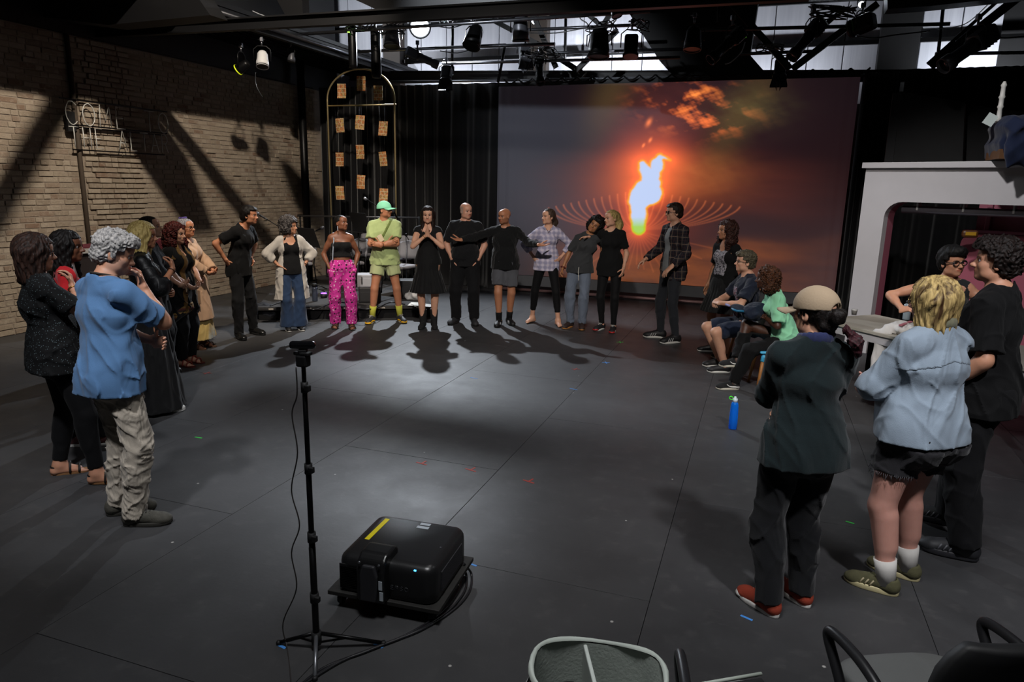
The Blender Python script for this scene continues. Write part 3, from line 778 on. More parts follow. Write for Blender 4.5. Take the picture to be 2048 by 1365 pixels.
def shoes(s, style, mats, lab=None, which=(0, 1), scale=1.0):
    up, sole, lace, st = shoe_parts(style, mats); u = s.u*scale
    for i in which:
        A, d = s.A[i], s.fd[i]; o = link('shoe', up, s.o); o.location = (A[0]+d[0]*.012, A[1]+d[1]*.012, A[2]-.085*s.u)
        o.rotation_euler = (0, 0, math.atan2(-d[0], d[1])); o.scale = (u*(1 if i else -1) if False else u, u, u)
        if lab: o['label'] = lab
        link('sole', sole, o)
        if lace: link('laces', lace, o)
        for m_ in (st or []): link(m_.name.split('.')[0], m_, o)
def sandals(s, mat_sole, mat_strap, which=(0, 1)):
    for i in which:
        A, d = s.A[i], s.fd[i]; u = s.u; m = MB(); m.prism([(x*.92, y*.93+.002) for x, y in shoe_outline()], 0, .012)
        o = m.build('sandal', mat_sole, s.o); o.location = (A[0]+d[0]*.012, A[1]+d[1]*.012, A[2]-.085*u); o.rotation_euler = (0, 0, math.atan2(-d[0], d[1]))
        b = MB()
        for y, h_, w in ((.105, .045, .045), (.05, .068, .043)):
            b.tube([(w*math.cos(PI*k/10), y, .012+h_*math.sin(PI*k/10)) for k in range(11)], .007, 6)
        b.tube([(.036*math.cos(PI*k/8), -.03-.035*math.sin(PI*k/8), .06) for k in range(9)], .006, 6)
        b.build('strap', mat_strap, o)
def socks(s, mat, z1=.14, which=(0, 1), label=None):
    for i in which:
        A, K = s.A[i], s.K[i]; t = z1/.42; q_ = .0365*s.u*s.g**.7*s.legg+.002; m = MB(); m.tube([A-V3(0, 0, .03), A+(K-A)*t*.5, A+(K-A)*t], [q_+.002, q_+.007, q_+.012], 14)
        o = m.build('sock', mat, s.o)
        if label: o['label'] = label
def glasses(s, mat, lens=None, rr=.020, th=.0022, label=None):
    m = MB(); R = s.R; h = s.hs
    q = lambda x, y, z: Vector(s.Hc+R @ (V3(x, y, z)*h))
    for sg in (-1, 1):
        m.tube([q(sg*.033+rr*1.15*math.cos(2*PI*k/14), .096-.006*abs(math.cos(2*PI*k/14)), .002+rr*.85*math.sin(2*PI*k/14)) for k in range(15)], th*h, 6)
        m.tube([q(sg*.056, .090, .008), q(sg*.079, .05, .008), q(sg*.082, -.01, .004)], th*h, 6)
    m.tube([q(-.012, .099, .006), q(0, .103, .009), q(.012, .099, .006)], th*h, 6)
    o = m.build('glasses', mat, s.o)
    if label: o['label'] = label
    if lens:
        l = MB()
        for sg in (-1, 1):
            V = [q(sg*.033, .097, .002)]+[q(sg*.033+rr*1.1*math.cos(2*PI*k/14), .096-.006*abs(math.cos(2*PI*k/14)), .002+rr*.8*math.sin(2*PI*k/14)) for k in range(14)]
            l.add(V, [(0, 1+k, 1+(k+1) % 14) for k in range(14)])
        l.build('lenses', lens, o)
def ball_cap(s, mat, brim_mat=None, yaw=0, pitch=0, label=None, near=0, backopen=True, emblem=None):
    Rc = s.R @ hrot(yaw, pitch, 0); h = s.hs; f = Field(); q = lambda x, y, z: s.Hc+s.R @ (V3(0, -.012, 0)*h)+Rc @ (V3(x, y, z)*h)
    f.ell(q(0, 0, .032), V3(.092, .111, .100)*h, Rc, .01)
    if backopen: f.ell(q(0, -.115, .012), V3(.045, .05, .042)*h, Rc, .004, True)
    def post(D, X, Y, Z):
        c = q(0, 0, .02); n = Rc[:, 2]; return np.maximum(D, -((X-c[0])*n[0]+(Y-c[1])*n[1]+(Z-c[2])*n[2])).astype(np.float32)
    me = field_mesh('cap', f, (.0062, .005, .0042)[near], mat, post); o = link('cap', me, s.o)
    if label: o['label'] = label
    m = MB(); V = []; nx, ny = 13, 6
    for lay in (0, 1):
        for j in range(ny):
            for i in range(nx):
                a = -1.15+2.3*i/(nx-1); x = math.sin(a)*(.088+.0*j); yb = .075+math.cos(a)*.03*0+(.108*math.sqrt(max(0, 1-(x/.092)**2))-.075); t = j/(ny-1)
                y = yb+t*(.094*math.cos(a*.72)); z = .024-.018*(x/.08)**2*(.4+.6*t)-.012*t-(.004 if lay else 0)+.0
                V.append(Vector(q(x*(1-.12*t), y, z)))
    F = []
    for lay in (0, 1):
        for j in range(ny-1):
            for i in range(nx-1):
                a = lay*nx*ny+j*nx+i; F.append((a, a+1, a+nx+1, a+nx) if lay == 0 else (a, a+nx, a+nx+1, a+1))
    for i in range(nx-1):
        a = (ny-1)*nx+i; F.append((a, a+1, a+1+nx*ny, a+nx*ny))
    m.add(V, F, True); m.build('brim', brim_mat or mat, o)
    b = MB(); b.lathe([(.001, .006), (.006, .004), (.008, 0)], (0, 0, 0), None, 10); bo = b.build('button', mat, o); bo.matrix_local = m4(Rc, q(0, 0, .126))
    st = MB(); st.tube([Vector(q(.052*math.cos(PI*k/10), -.10*math.sin(PI*k/10)-.008, -.012+.034*(1-math.sin(PI*k/10))*.8)) for k in range(11)], .008*h, 6)
    if backopen: st.build('strap', mat, o)
    # seams between the six panels
    sm = MB()
    for a in range(6):
        an = a*PI/3+PI/6
        sm.tube([Vector(q(.0905*math.cos(an)*math.sin(t), .1085*math.sin(an)*math.sin(t), .032+.0965*math.cos(t))) for t in [0.05+1.5*k/10 for k in range(11)]], .0011*h, 4)
    sm.build('seam', mat, o)
    return o
def beads(s, name, pts, r, mat, n=8, label=None):
    m = MB(); m.tube([Vector(p) for p in pts], r, n, caps=False); o = m.build(name, mat, s.o)
    if label: o['label'] = label
    return o
def wrist_ring(s, i, mat, back=.03, r=.031, th=.004, name='bracelet', label=None):
    a = unit(s.Wr[i]-s.E[i]); c = s.Wr[i]-a*back; x = unit(np.cross(a, V3(.3, .5, .8))); y = np.cross(a, x)
    m = MB(); m.tube([Vector(c+x*r*math.cos(2*PI*k/16)+y*r*math.sin(2*PI*k/16)) for k in range(17)], th, 6, caps=False); o = m.build(name, mat, s.o)
    if label: o['label'] = label
    return o

# ---------------------------------------------------------------- the room
def floor_mat():
    n = NT('black_painted_board', .42, 0, .45); v = n.coord('Object'); geo = n.n('ShaderNodeNewGeometry'); P_ = geo.outputs['Position']
    a = n.noise(P_, 1.3, 5, .6, .4); b = n.noise(P_, 9, 4, .6)
    mp = n.n('ShaderNodeMapping'); n.t.links.new(P_, mp.inputs[0]); mp.inputs[3].default_value = (1.1, 14, 1); mp.inputs[2].default_value = (0, 0, .5)
    sc = n.noise(mp.outputs[0], 2.2, 6, .7, 1.4)
    oi = n.n('ShaderNodeObjectInfo')
    c = n.ramp(a, [(.3, (.022, .022, .0235)), (.7, (.040, .040, .042))])
    c = n.mix(n.math('MULTIPLY', oi.outputs['Random'], .35), c, (.048, .047, .047))
    c = n.mix(n.ramp(b, [(.55, (0, 0, 0)), (.8, (.45, .45, .45))]), c, (.075, .073, .072))
    c = n.mix(n.ramp(sc, [(.66, (0, 0, 0)), (.74, (.35, .35, .35))]), c, (.11, .11, .11))
    dv = n.n('ShaderNodeTexVoronoi', feature='F1'); n.set(dv.inputs['Vector'], P_); dv.inputs['Scale'].default_value = 3.1
    c = n.mix(n.ramp(dv.outputs['Distance'], [(.018, (1, 1, 1)), (.030, (0, 0, 0))]), c, (.35, .34, .32))
    n.col(c); n.set(n.b.inputs['Roughness'], n.ramp(n.noise(P_, 3.5, 5, .65), [(.3, (.50,)*3), (.7, (.60,)*3)]))
    n.bump(n.math('ADD', n.math('MULTIPLY', b, .5), n.noise(P_, 40, 3)), .12, .004); return n.m
M_floor = floor_mat()
M_joint = plain('joint_dust', '#3a3938', .9)
M_black = plain('black_paint', '#141415', .6, var=.3)
M_blackm = plain('black_metal', '#131314', .38, .6, var=.2)
M_over = plain('black_overhead_steel', '#08080a', .55, var=.3)
M_steel = plain('worn_steel', '#6a6b70', .32, .9, var=.3, vs=20)
M_alu = plain('dull_aluminium', '#85878c', .38, .8, var=.2)
M_white = plain('white_plastic', '#c9c9c9', .5)
fl = MB().box((-2.6, 6.2, -.06), (18, 17, .09)).build('floor', M_joint, kind='structure')
pm = MB().box((0, 0, 0), (1.287, 2.537, .016), bev=.0015).mesh('floor_panel', M_floor)
for i in range(-7, 4):
    for j in range(-2, 6):
        y0 = 3.22+2.54*j+(1.27 if i % 2 == 0 else 0); o = link('floor_panel', pm, fl, (-.36+1.29*i+.645, y0+1.27, -.008))
        o.rotation_euler = (0, 0, 0)

# brick wall
def brick_mat():
    n = NT('limewashed_brick', .92, 0, .15); g = n.n('ShaderNodeNewGeometry'); oi = n.n('ShaderNodeObjectInfo')
    P_ = g.outputs['Position']; r = n.math('FRACT', n.math('ADD', g.outputs['Random Per Island'], oi.outputs['Random']))
    c = n.ramp(r, [(0, srgb('#7f7263')), (.3, srgb('#8e8171')), (.55, srgb('#9b8f7f')), (.8, srgb('#87796a')), (.93, srgb('#70594a')), (1, srgb('#a89d8c'))])
    c = n.mix(n.ramp(n.noise(P_, .9, 4, .6), [(.4, (0, 0, 0)), (.7, (.7, .7, .7))]), c, srgb('#8f8474'))
    c = n.mix(n.ramp(n.noise(P_, 14, 4, .7), [(.5, (0, 0, 0)), (.75, (.6, .6, .6))]), c, srgb('#a89e8e'))
    n.col(c); n.bump(n.math('ADD', n.noise(P_, 60, 4, .7), n.noise(P_, 17, 3)), .7, .012); return n.m
M_brick = brick_mat(); M_mortar = plain('mortar', '#83776a', .95, bs=.6, bscale=40)
wl = MB().box((-9.2, 5.0, 2.2), (.25, 18, 7.4)).build('wall_left', M_black, kind='structure')
MB().box((-9.0725, 5.0, 1.95), (.026, 18, 3.9)).build('mortar_bed', M_mortar, wl)
BL, BH, BD = .200, .062, .030
rb = random.Random(3); bricks = []
for c in range(52):
    z = .038+c*.0748
    y = 4.6+(.105 if c % 2 else 0)+rb.uniform(-.02, .02)
    while y < 13.08:
        hd = rb.random() < .14 or c % 6 == 5
        L_ = (.098 if hd else BL)*rb.uniform(.95, 1.04)
        bump = .012 if 7.85 < y < 8.15+.0 or False else 0
        pil = .022 if 7.55 < y < 8.45 and z > .2 else 0
        if not (7.455 < y+L_/2 < 7.495): bricks.append((y+L_/2, z, L_, BH*rb.uniform(.92, 1.05), rb.uniform(-.004, .007)+pil+(.012 if rb.random() < .04 else 0), rb.uniform(-.02, .02)))
        y += L_+.012
vis = sorted([b for b in bricks if b[0] > 5.9+(b[1])*.18 and b[1] > 1.5], key=lambda b: b[0]**2)[:300]
vs_ = set(vis)
bm_ = [MB().box((0, 0, 0), (BD, BL, BH), bev=.005).mesh('brick', M_brick), MB().box((0, 0, 0), (BD, .098, BH), bev=.005).mesh('brick', M_brick)]
for (y, z, L_, h_, dx, a) in vis:
    k = 0 if L_ > .15 else 1; o = link('brick', bm_[k], wl, (-9.068+dx, y, z), (a, 0, a*.6)); o.scale = (1, L_/(BL if k == 0 else .098), h_/BH)
rest = [b for b in bricks if b not in vs_]
N = len(rest); b = np.array(rest); V = np.zeros((N, 8, 3), np.float32); cx = .0
for i, (sx, sy, sz) in enumerate([(0, -1, -1), (0, 1, -1), (0, 1, 1), (0, -1, 1), (1, -1, -1), (1, 1, -1), (1, 1, 1), (1, -1, 1)]):
    ins_ = .004 if sx else 0
    V[:, i, 0] = -9.083+b[:, 4]+(BD if sx else 0)+b[:, 5]*.0; V[:, i, 1] = b[:, 0]+sy*(b[:, 2]/2-ins_); V[:, i, 2] = b[:, 1]+sz*(b[:, 3]/2-ins_)+sy*b[:, 5]*.08
fq = np.array([(4, 5, 6, 7), (0, 1, 5, 4), (1, 2, 6, 5), (2, 3, 7, 6), (3, 0, 4, 7)])
F = (fq[None]+8*np.arange(N)[:, None, None]).reshape(-1, 4)
me = np_mesh('brickwork', V.reshape(-1, 3), F, M_brick, smooth=False); link('brickwork', me, wl, kind='stuff')
# wall top: black painted courses above
MB().box((-9.06, 8.8, 4.1), (.02, 8.6, .36)).build('painted_band', M_black, wl)
# other walls and roof
wb = MB().box((-2.6, 14.72, 3.5), (14, .2, 7.4)).build('wall_back', M_black, kind='structure')
MB().box((6.5, 5.0, 3.5), (.2, 20, 7.4)).build('wall_right', M_black, kind='structure')
MB().box((-2.6, -2.4, 3.5), (18, .2, 7.4)).build('wall_front', M_black, kind='structure')
ce = MB().box((-2.6, 6.2, 7.1), (18, 17.4, .2)).build('ceiling', M_black, kind='structure')
# pale metal panels high on the back wall
def panel_mat():
    n = NT('pale_metal_panel', .5, .15, .5); v = n.coord(scale=(1, 1, 1)); s_ = n.noise(n.coord(scale=(9, 9, .6)), 1.0, 4, .6)
    n.col(n.mix(s_, srgb('#9a9ca6'), srgb('#c3c5cc'))); n.bump(n.noise(n.coord(scale=(26, 1, .4)), 1, 2), .2, .01); return n.m
M_panel = panel_mat()
pmx = MB().box((0, 0, 0), (.585, .04, 2.9), bev=.008).mesh('wall_panel', M_panel)
for k in range(24):
    x = -10.6+.6*k; o = link('wall_panel', pmx, wb, (x, 14.59, 5.05))
for x in (-7.9, -4.6, -1.4, 1.95, 5.0):
    MB().box((x, 14.45, 4.8), (.42 if x != 1.95 else .62, .22, 3.4), bev=.01).build('pilaster', plain('brown_steel', '#3a332e', .6) if x < 0 else M_black, wb)
for z in (4.62, 5.35): MB().box((-2.6, 14.50, z), (14, .06, .07)).build('rail', M_blackm, wb)
# ribbed soffit on the left under the mezzanine
sf = MB().box((-8.25, 9.4, 4.42), (1.75, 10.4, .06)).build('trim_1', M_over, kind='structure')
rm = MB().box((0, 0, 0), (.035, 10.4, .05)).mesh('rib', M_blackm)
MB().box((-7.44, 9.4, 4.31), (.10, 10.4, .20)).build('shade_beam', M_over, sf)  # added under the soffit edge to shade the upper brick wall
for k in range(12): link('rib', rm, sf, (-8.98+.14*k, 9.4, 4.365))

# ---------------------------------------------------------------- steel overhead: beams, pipes, truss
def tubething(name, label, cat, pts, r, mat, group=None, n=10):
    o = MB().tube(pts, r, n).build(name, mat); tag(o, label, cat, group); return o
def ibeam(label, a, b, h_=.26, w=.16, group=None):
    a = Vector(a); b = Vector(b); d = (b-a); L_ = d.length; R_ = Matrix((d.normalized(), Vector((0, 0, 1)).cross(d.normalized()).normalized(), Vector((0, 0, 1)))).transposed()
    m = MB(); c = (a+b)/2
    m.box(c, (L_, .014, h_), R_); m.box(c+Vector((0, 0, h_/2)), (L_, w, .02), R_); m.box(c-Vector((0, 0, h_/2)), (L_, w, .02), R_)
    o = m.build('steel_beam', M_over); return tag(o, label, 'beam', group)
ibeam('long black steel beam crossing overhead nearest the camera', AY(60, 72, 8.0)+Vector((-.3, 0, .0)), AY(1620, -16, 8.0)+Vector((0, 0, .0)), .13, .10)
ibeam('black steel beam along the top edge of the projection screen', AY(700, 152, 13.45), AY(2100, 152, 13.45), .16, .12)
ibeam('black beam along the top edge of the frame above the pale panels', AY(1000, -14, 12.2), AY(2150, -30, 12.2), .3, .16)
tubething('grid_pipe', 'bright steel pipe running back along the ribbed soffit', 'pipe', [(-7.33, 8.0, 4.29), (-7.36, 14.4, 4.31)], .028, M_steel)
pipes = [((535, 73), (1300, 22), 10.6, 'steel grid pipe holding the lamps left of the bright spotlight'),
         ((870, 96), (1110, 88), 11.6, 'short steel pipe ending above the white screen corner'),
         ((640, 107), (1012, 90), 11.9, 'thin pipe crossing left of the middle hanging lamps'),
         ((885, 127), (1360, 115), 12.3, 'long lower steel pipe just above the curtain top'),
         ((1050, 60), (1272, 50), 12.0, 'steel pipe over the big round stage lamp'),
         ((1104, 106), (1375, 98), 12.9, 'thin pipe behind the large round stage lamp'),
         ((1395, 60), (1900, 48), 11.8, 'black pipe carrying the angled stage lamps on the right'),
         ((1480, 108), (1640, 102), 12.6, 'short black pipe left of the bright right panel'),
         ((1870, 108), (2120, 104), 12.9, 'thin pipe behind the angled lamp at the far right'),
         ((1000, 28), (1250, 12), 13.0, 'upper steel pipe close to the small bright lamp')]
for (a, b, Y, lab) in pipes: tubething('grid_pipe', lab, 'pipe', [AY(*a, Y), AY(*b, Y)], .026, M_blackm if 'black' in lab else M_steel)
tubething('grid_pipe', 'bright steel curtain pipe above the left drapes', 'pipe', [AY(780, 165, 13.0), AY(1180, 158, 13.0)], .024, M_alu)
tubething('grid_pipe', 'shiny curtain pipe over the right end of the screen', 'pipe', [AY(1185, 158, 13.0), AY(1730, 150, 13.0)], .026, M_alu)
verts = [((906, 20), (904, 150), 12.8, 'thin upright steel post left of the dark brown pilaster'), ((1132, 10), (1130, 118), 13.6, 'upright steel post behind the big round lamp'),
         ((1010, 92), (996, 165), 12.5, 'short slanting post beside the white barn door lamp'), ((1888, 0), (1875, 120), 13.4, 'upright black post right of the broad dark pilaster'),
         ((1438, 0), (1436, 45), 12.5, 'short upright post near the top edge right of centre'), ((1476, 50), (1474, 150), 13.2, 'upright black post left of the angled black lamp')]
for (a, b, Y, lab) in verts: tubething('steel_post', lab, 'post', [AY(*a, Y), AY(*b, Y)], .026, M_blackm)
diag = [((1062, 20), (1112, 135), 12.4, .05, 'dark diagonal brace right of the small bright lamp'), ((1152, 8), (1212, 60), 12.4, .045, 'diagonal brace descending to the round lamp clamp'),
        ((1235, 5), (1205, 52), 12.4, .045, 'diagonal brace leaning left above the round lamp'), ((1235, 60), (1152, 142), 12.4, .05, 'long diagonal brace under the round lamp'),
        ((985, 40), (1108, 105), 12.6, .05, 'dark diagonal brace behind the tall grey lamp'), ((1100, 105), (1170, 150), 12.6, .06, 'short dark brace landing on the screen beam'),
        ((1440, -20), (1580, 138), 12.3, .06, 'black diagonal brace falling right above the screen'), ((1585, 138), (1755, 8), 12.3, .06, 'thick black diagonal brace rising to the right'),
        ((1560, 130), (1690, 15), 12.6, .04, 'thinner diagonal bar beside the thick black brace'), ((1862, 132), (2080, -40), 12.0, .075, 'broad black diagonal brace at the far right'),
        ((1855, 128), (2000, -2), 12.6, .03, 'grey diagonal pipe behind the far right lamp')]
for (a, b, Y, r_, lab) in diag:
    A_, B_ = AY(*a, Y), AY(*b, Y); o = MB().box((A_+B_)/2, (r_*1.6, r_*1.6, (B_-A_).length), rotm(A_, B_)).build('truss_brace', M_over); tag(o, lab, 'brace')
for (a, b, r_, lab) in [((-3.8, 5.4, 4.75), (1.5, 5.6, 4.75), .16, 'added unseen beam shading the middle of the floor'), ((-1.0, 2.4, 5.0), (-.6, 7.9, 5.0), .17, 'added unseen beam running back, shading the floor by the right group'),
                        ((-6.5, 5.55, 3.95), (-6.5, 6.5, 5.25), .12, 'added leaning strut casting a diagonal shadow on the brick wall'), ((-6.23, 11.84, 4.15), (-5.70, 11.81, 4.15), .075, 'added narrow plate below the brightest lamp, shading a floor band')]:
    A_, B_ = Vector(a), Vector(b); o = MB().box((A_+B_)/2, (r_, r_, (B_-A_).length), rotm(A_, B_)).build('shadow_caster', M_over); tag(o, lab, 'beam')  # members added to cast shadow bands on the floor and brick wall
# hanging black plates and ducts
def slab(name, lab, cat, pts, Y, th, mat):
    P_ = [AY(x, y, Y) for x, y in pts]; n = len(P_); V = P_+[p+Vector((0, th, 0)) for p in P_]
    F = [tuple(range(n)), tuple(range(n, 2*n))[::-1]]+[(i, n+i, n+(i+1) % n, (i+1) % n) for i in range(n)]
    o = link(name, mk_mesh(name, V, F, mat)); return tag(o, lab, cat)
slab('roof_girder', 'huge black tapering roof girder above the screen centre', 'girder', [(1228, -20), (1318, 120), (1345, 150), (1535, 150), (1500, 110), (1520, -20)], 12.9, .35, M_over)
slab('roof_girder', 'black angled girder plate at the top left of the bright lamp', 'girder', [(690, -10), (772, 28), (800, 14), (1100, 2), (1100, -20)], 9.4, .2, M_over)
slab('roof_girder', 'black tapering hanger crossing the near beam at left', 'girder', [(548, -10), (575, 38), (606, 40), (604, -10)], 8.6, .15, M_over)
slab('roof_girder', 'dark wide girder at the top right above the white portal', 'girder', [(1775, -20), (1775, 18), (1860, 12), (2100, -14), (2100, -40)], 11.0, .3, M_over)
slab('duct_panel', 'big black unlit duct filling the upper left corner', 'duct', [(40, -60), (40, 28), (215, 50), (420, 30), (372, -40)], 7.2, .3, M_over)

# ---------------------------------------------------------------- curtains, screen
def drape(name, label, x0, x1, y, z0, z1, mat, amp=.05, per=.17, cat='curtain', rot=0, seed=0, ang=None):
    nx = int((x1-x0)/.022); nz = 10; V = []; F = []
    rr = random.Random(seed); ph = 0; phs = []
    for i in range(nx+1):
        ph += 2*PI*.022/per*(1+.5*math.sin(i*.021+seed)+rr.uniform(-.3, .3)); phs.append(ph)
    for i in range(nx+1):
        for j in range(nz+1):
            t = j/nz; x = x0+(x1-x0)*i/nx; a = amp*(1.1-.5*t); V.append((x+.25*a*math.cos(phs[i]*1.0+t), y+a*math.sin(phs[i]+.4*math.sin(t*3+i*.05))+.35*a*math.sin(phs[i]*2.3), z0+(z1-z0)*t))
    for i in range(nx):
        for j in range(nz): a = i*(nz+1)+j; F.append((a, a+nz+1, a+nz+2, a+1))
    me = mk_mesh(name, V, F, mat, True); o = link(name, me); md = o.modifiers.new('thick', 'SOLIDIFY'); md.thickness = .006; tag(o, label, cat); return o
M_velour = cloth('black_velour', '#09090b', .95, .2, 4, var=.3, sheen=.5)
cu = drape('stage_curtain', 'black pleated drape behind the gold arch and chairs', -8.95, -4.80, 13.1, .01, 3.93, M_velour, .06, .2, seed=1)
drape('stage_curtain', 'black drape hanging right of the projection screen', 1.32, 1.86, 13.0, .01, 3.9, M_velour, .05, .14, seed=2)
drape('stage_curtain', 'black drape behind the white portal opening', 1.5, 3.6, 11.9, .01, 2.36, M_velour, .05, .16, seed=4)
drape('stage_curtain', 'black drape hanging high behind the black flats at right', 1.9, 6.2, 12.9, 2.0, 3.92, M_velour, .04, .2, seed=6)

def screen():
    x0, x1, z0, z1 = -4.87, 1.27, .33, 3.83; nx, nz = 520, 300
    U, Vv = np.meshgrid(np.linspace(0, 1, nx), np.linspace(0, 1, nz), indexing='ij'); asp = (x1-x0)
    px = 1005+705*U; py = 170+(1-Vv)*(405+55*U)-8*U            # picture-like coordinates, only to lay the motifs out
    C = np.zeros((nx, nz, 3)); add = lambda m, c: np.add(C, m[..., None]*np.array(c), out=C)
    g = lambda x, y, sx, sy: np.exp(-((px-x)/sx)**2-((py-y)/sy)**2)
    def fbm(sx, sy, seed, o=5):
        r = 0; a = 1
        for i in range(o): r = r+a*nz3(px/sx*2**i, py/sy*2**i, seed+i*3.1+0*px, seed); a *= .55
        return r
    n1 = fbm(60, 40, 1.0); n2 = fbm(22, 16, 4.0); n3 = fbm(120, 22, 7.0)
    C[:] = (.010, .010, .014)
    add(g(1010, 480, 190, 160), (.006, .006, .009)); add(g(1560, 330, 200, 260), (.020, .005, .004))
    band = np.exp(-((py-372-.00028*(px-1340)**2)/66)**4)*np.exp(-((px-1385)/255)**4)
    add(band*(.8+.3*n3), (.15, .026, .010)); add(band*g(1335, 380, 110, 90), (.85, .16, .03)); add(band*g(1440, 350, 90, 60)*(.8+.4*n2), (.28, .10, .02))
    low = 1/(1+np.exp(-(py-(520+10*np.sin(px/50)+8*n1-.00022*(px-1320)**2))/6))*1/(1+np.exp(-(px-1150)/35))*1/(1+np.exp((px-1600)/60))
    add(low*(.75+.35*n3+.15*n2), (.42, .105, .010))
    right = 1/(1+np.exp(-(px-1500)/20-(py-500)/30))*np.exp(-((py-560)/190)**2); add(right*.9, (.045, .008, .006))
    eye = np.exp(-(((px-1325)/235)**2+((py-465)/58)**2)**2); C[:] = C*.50; C[:] = C*(1-.86*eye[..., None])+eye[..., None]*np.array((.020, .012, .014))
    add(g(1325, 470, 120, 70), (.16, .022, .008))
    # fan of fine arcs round the foot of the flame
    fan = 0*px
    for sg in (-1, 1):
        for k in range(11):
            w = 30+16*k; q = np.linspace(0, 1, 70); ax = 1322+sg*(w*np.sin(q*1.45)*1.05); ay = 478-(88-3.5*k)*(1-np.cos(q*1.5))-2*q*0
            for i in range(69):
                xx = (ax[i]+ax[i+1])/2; yy = (ay[i]+ay[i+1])/2; m = (np.abs(px-xx) < 6) & (np.abs(py-yy) < 6)
                fan[m] = np.maximum(fan[m], np.exp(-(((px[m]-xx)**2+(py[m]-yy)**2)/3.2))*(.35+.65*q[i]))
    for a in range(-7, 8):
        th = PI/2+a*.19; d = (px-1322)*math.sin(th)-(py-482)*math.cos(th)*1.0; r_ = (px-1322)*math.cos(th)+(py-482)*math.sin(th)
        fan = np.maximum(fan, np.exp(-(d/1.6)**2)*((r_ > 8) & (r_ < 75+12*abs(a)))*.35)
    add(fan, (.30, .07, .02))
    add(np.clip(n2-.05, 0, 1)*g(1400, 205, 75, 45)+np.clip(n2, 0, 1)*g(1450, 245, 60, 30), (1.0, .17, .03)); add(np.clip(n2-.35, 0, 1)*g(1400, 200, 60, 38), (.9, .35, .05))
    add(g(1370, 240, 120, 90)*(.7+.4*n1), (.075, .018, .008)); add(g(1400, 230, 200, 120), (.012, .004, .010))
    add(np.exp(-((px-1255-(py-170)*-.3)/42)**2)*np.exp(-((py-190)/90)**2), (.045, .032, .006)); add(np.exp(-((px-1520+(py-200)*.45)/38)**2)*np.exp(-((py-240)/110)**2), (.050, .036, .007))
    add(g(1515, 225, 70, 40)*(.7+.5*n2), (.05, .05, .015)); add(g(1330, 290, 70, 60), (.14, .018, .006)); add(g(1340, 335, 60, 45), (.55, .07, .01))
    for x, y, r_ in ((1330, 248, 5), (1335, 285, 3), (1322, 296, 2.5)): add(np.exp(-(((px-x)+.3*(py-y))**2/r_**2+((py-y)/(r_*1.6))**2)), (1.0, .22, .05))
    sp = [(1322, 475, 12), (1320, 450, 17), (1318, 430, 16), (1322, 410, 24), (1336, 396, 29), (1342, 378, 21), (1338, 360, 17), (1326, 345, 11), (1322, 335, 7)]; sp2 = [(1345, 370, 15), (1349, 350, 12), (1352, 335, 14), (1356, 322, 8), (1365, 322, 4), (1378, 328, 2)]
    D = np.full(px.shape, 99.)
    for pts in (sp, sp2):
        for (xa, ya, ra), (xb, yb, rb_) in zip(pts[:-1], pts[1:]):
            t = np.clip(((px-xa)*(xb-xa)+(py-ya)*(yb-ya))/((xb-xa)**2+(yb-ya)**2), 0, 1); D = np.minimum(D, np.hypot(px-xa-t*(xb-xa), py-ya-t*(yb-ya))-(ra+(rb_-ra)*t))
    D = D+2.2*n2+1.2*n1
    glow = np.exp(-np.clip(D, 0, 999)/17); add(glow, (.85, .10, .012)); rim = np.clip(1-D/4.5, 0, 1); core = np.clip(-D/3.5, 0, 1); lowy = np.clip((py-450)/22, 0, 1)
    C[:] = C*(1-rim[..., None])+rim[..., None]*np.array((1.2, .50, .02)); C[:] = C*(1-core[..., None])+core[..., None]*np.array((.66, .80, 1.15))
    mg = (rim*lowy)[..., None]; C[:] = C*(1-mg*.9)+mg*.9*np.array((.45, .80, .01))
    edge = np.clip((px-1005)/30, 0, 1); top_ = np.clip((py-176)/6, 0, 1)
    X = x0+(x1-x0)*U; Z = z0+(z1-z0)*Vv; Y = 12.93+.012*np.sin(X*3)+.03*np.exp(-((X-x1)/.12)**2)+.012*np.sin(X*40)*np.exp(-((X-x1)/.25)**2)+.014*np.sin(X*33)*np.exp(-((X-x0)/.3)**2)
    V = np.stack([X, Y, Z], -1).reshape(-1, 3); i, j = np.meshgrid(np.arange(nx-1), np.arange(nz-1), indexing='ij'); a = (i*nz+j).ravel()
    F = np.stack([a, a+nz, a+nz+1, a+1], 1)
    n = NT('projected_screen', .8, 0, .1); at = n.n('ShaderNodeAttribute', attribute_name='Col'); n.col(srgb('#4a4c54'))
    n.t.links.new(at.outputs[0], n.b.inputs['Emission Color']); n.b.inputs['Emission Strength'].default_value = SCREEN_GAIN
    me = np_mesh('screen_fabric', V, F, n.m, np.clip(C.reshape(-1, 3), 0, 2))
    t = thing('projection_screen', 'wide grey projection screen showing a blazing flame image', 'screen', (0, 0, 0)); link('screen_fabric', me, t)
    MB().box(((x0+x1)/2, 12.95, .22), (x1-x0-.1, .02, .20), bev=.006).build('hem_band', plain('screen_hem', '#55565a', .8), t)
    MB().tube([(x0, 12.90, .045), (x1, 12.90, .045)], .03, 10).build('bottom_pipe', plain('pinkish_pipe', '#8d6f6f', .4, .5), t)
    MB().box(((x0+x1)/2, 12.97, 3.87), (x1-x0, .02, .07)).build('top_band', M_black, t)
    sw = MB()
    for k in range(22):
        xa = x0+.1+k*.28; sw.tube(catmull([(xa, 12.92, 3.96), (xa+.07, 12.90, 3.90), (xa+.14, 12.89, 3.875), (xa+.21, 12.90, 3.90), (xa+.28, 12.92, 3.96)], 3), .016, 6)
    sw.build('gathered_edge', M_velour, t)
SCREEN_GAIN = 0.8
screen()

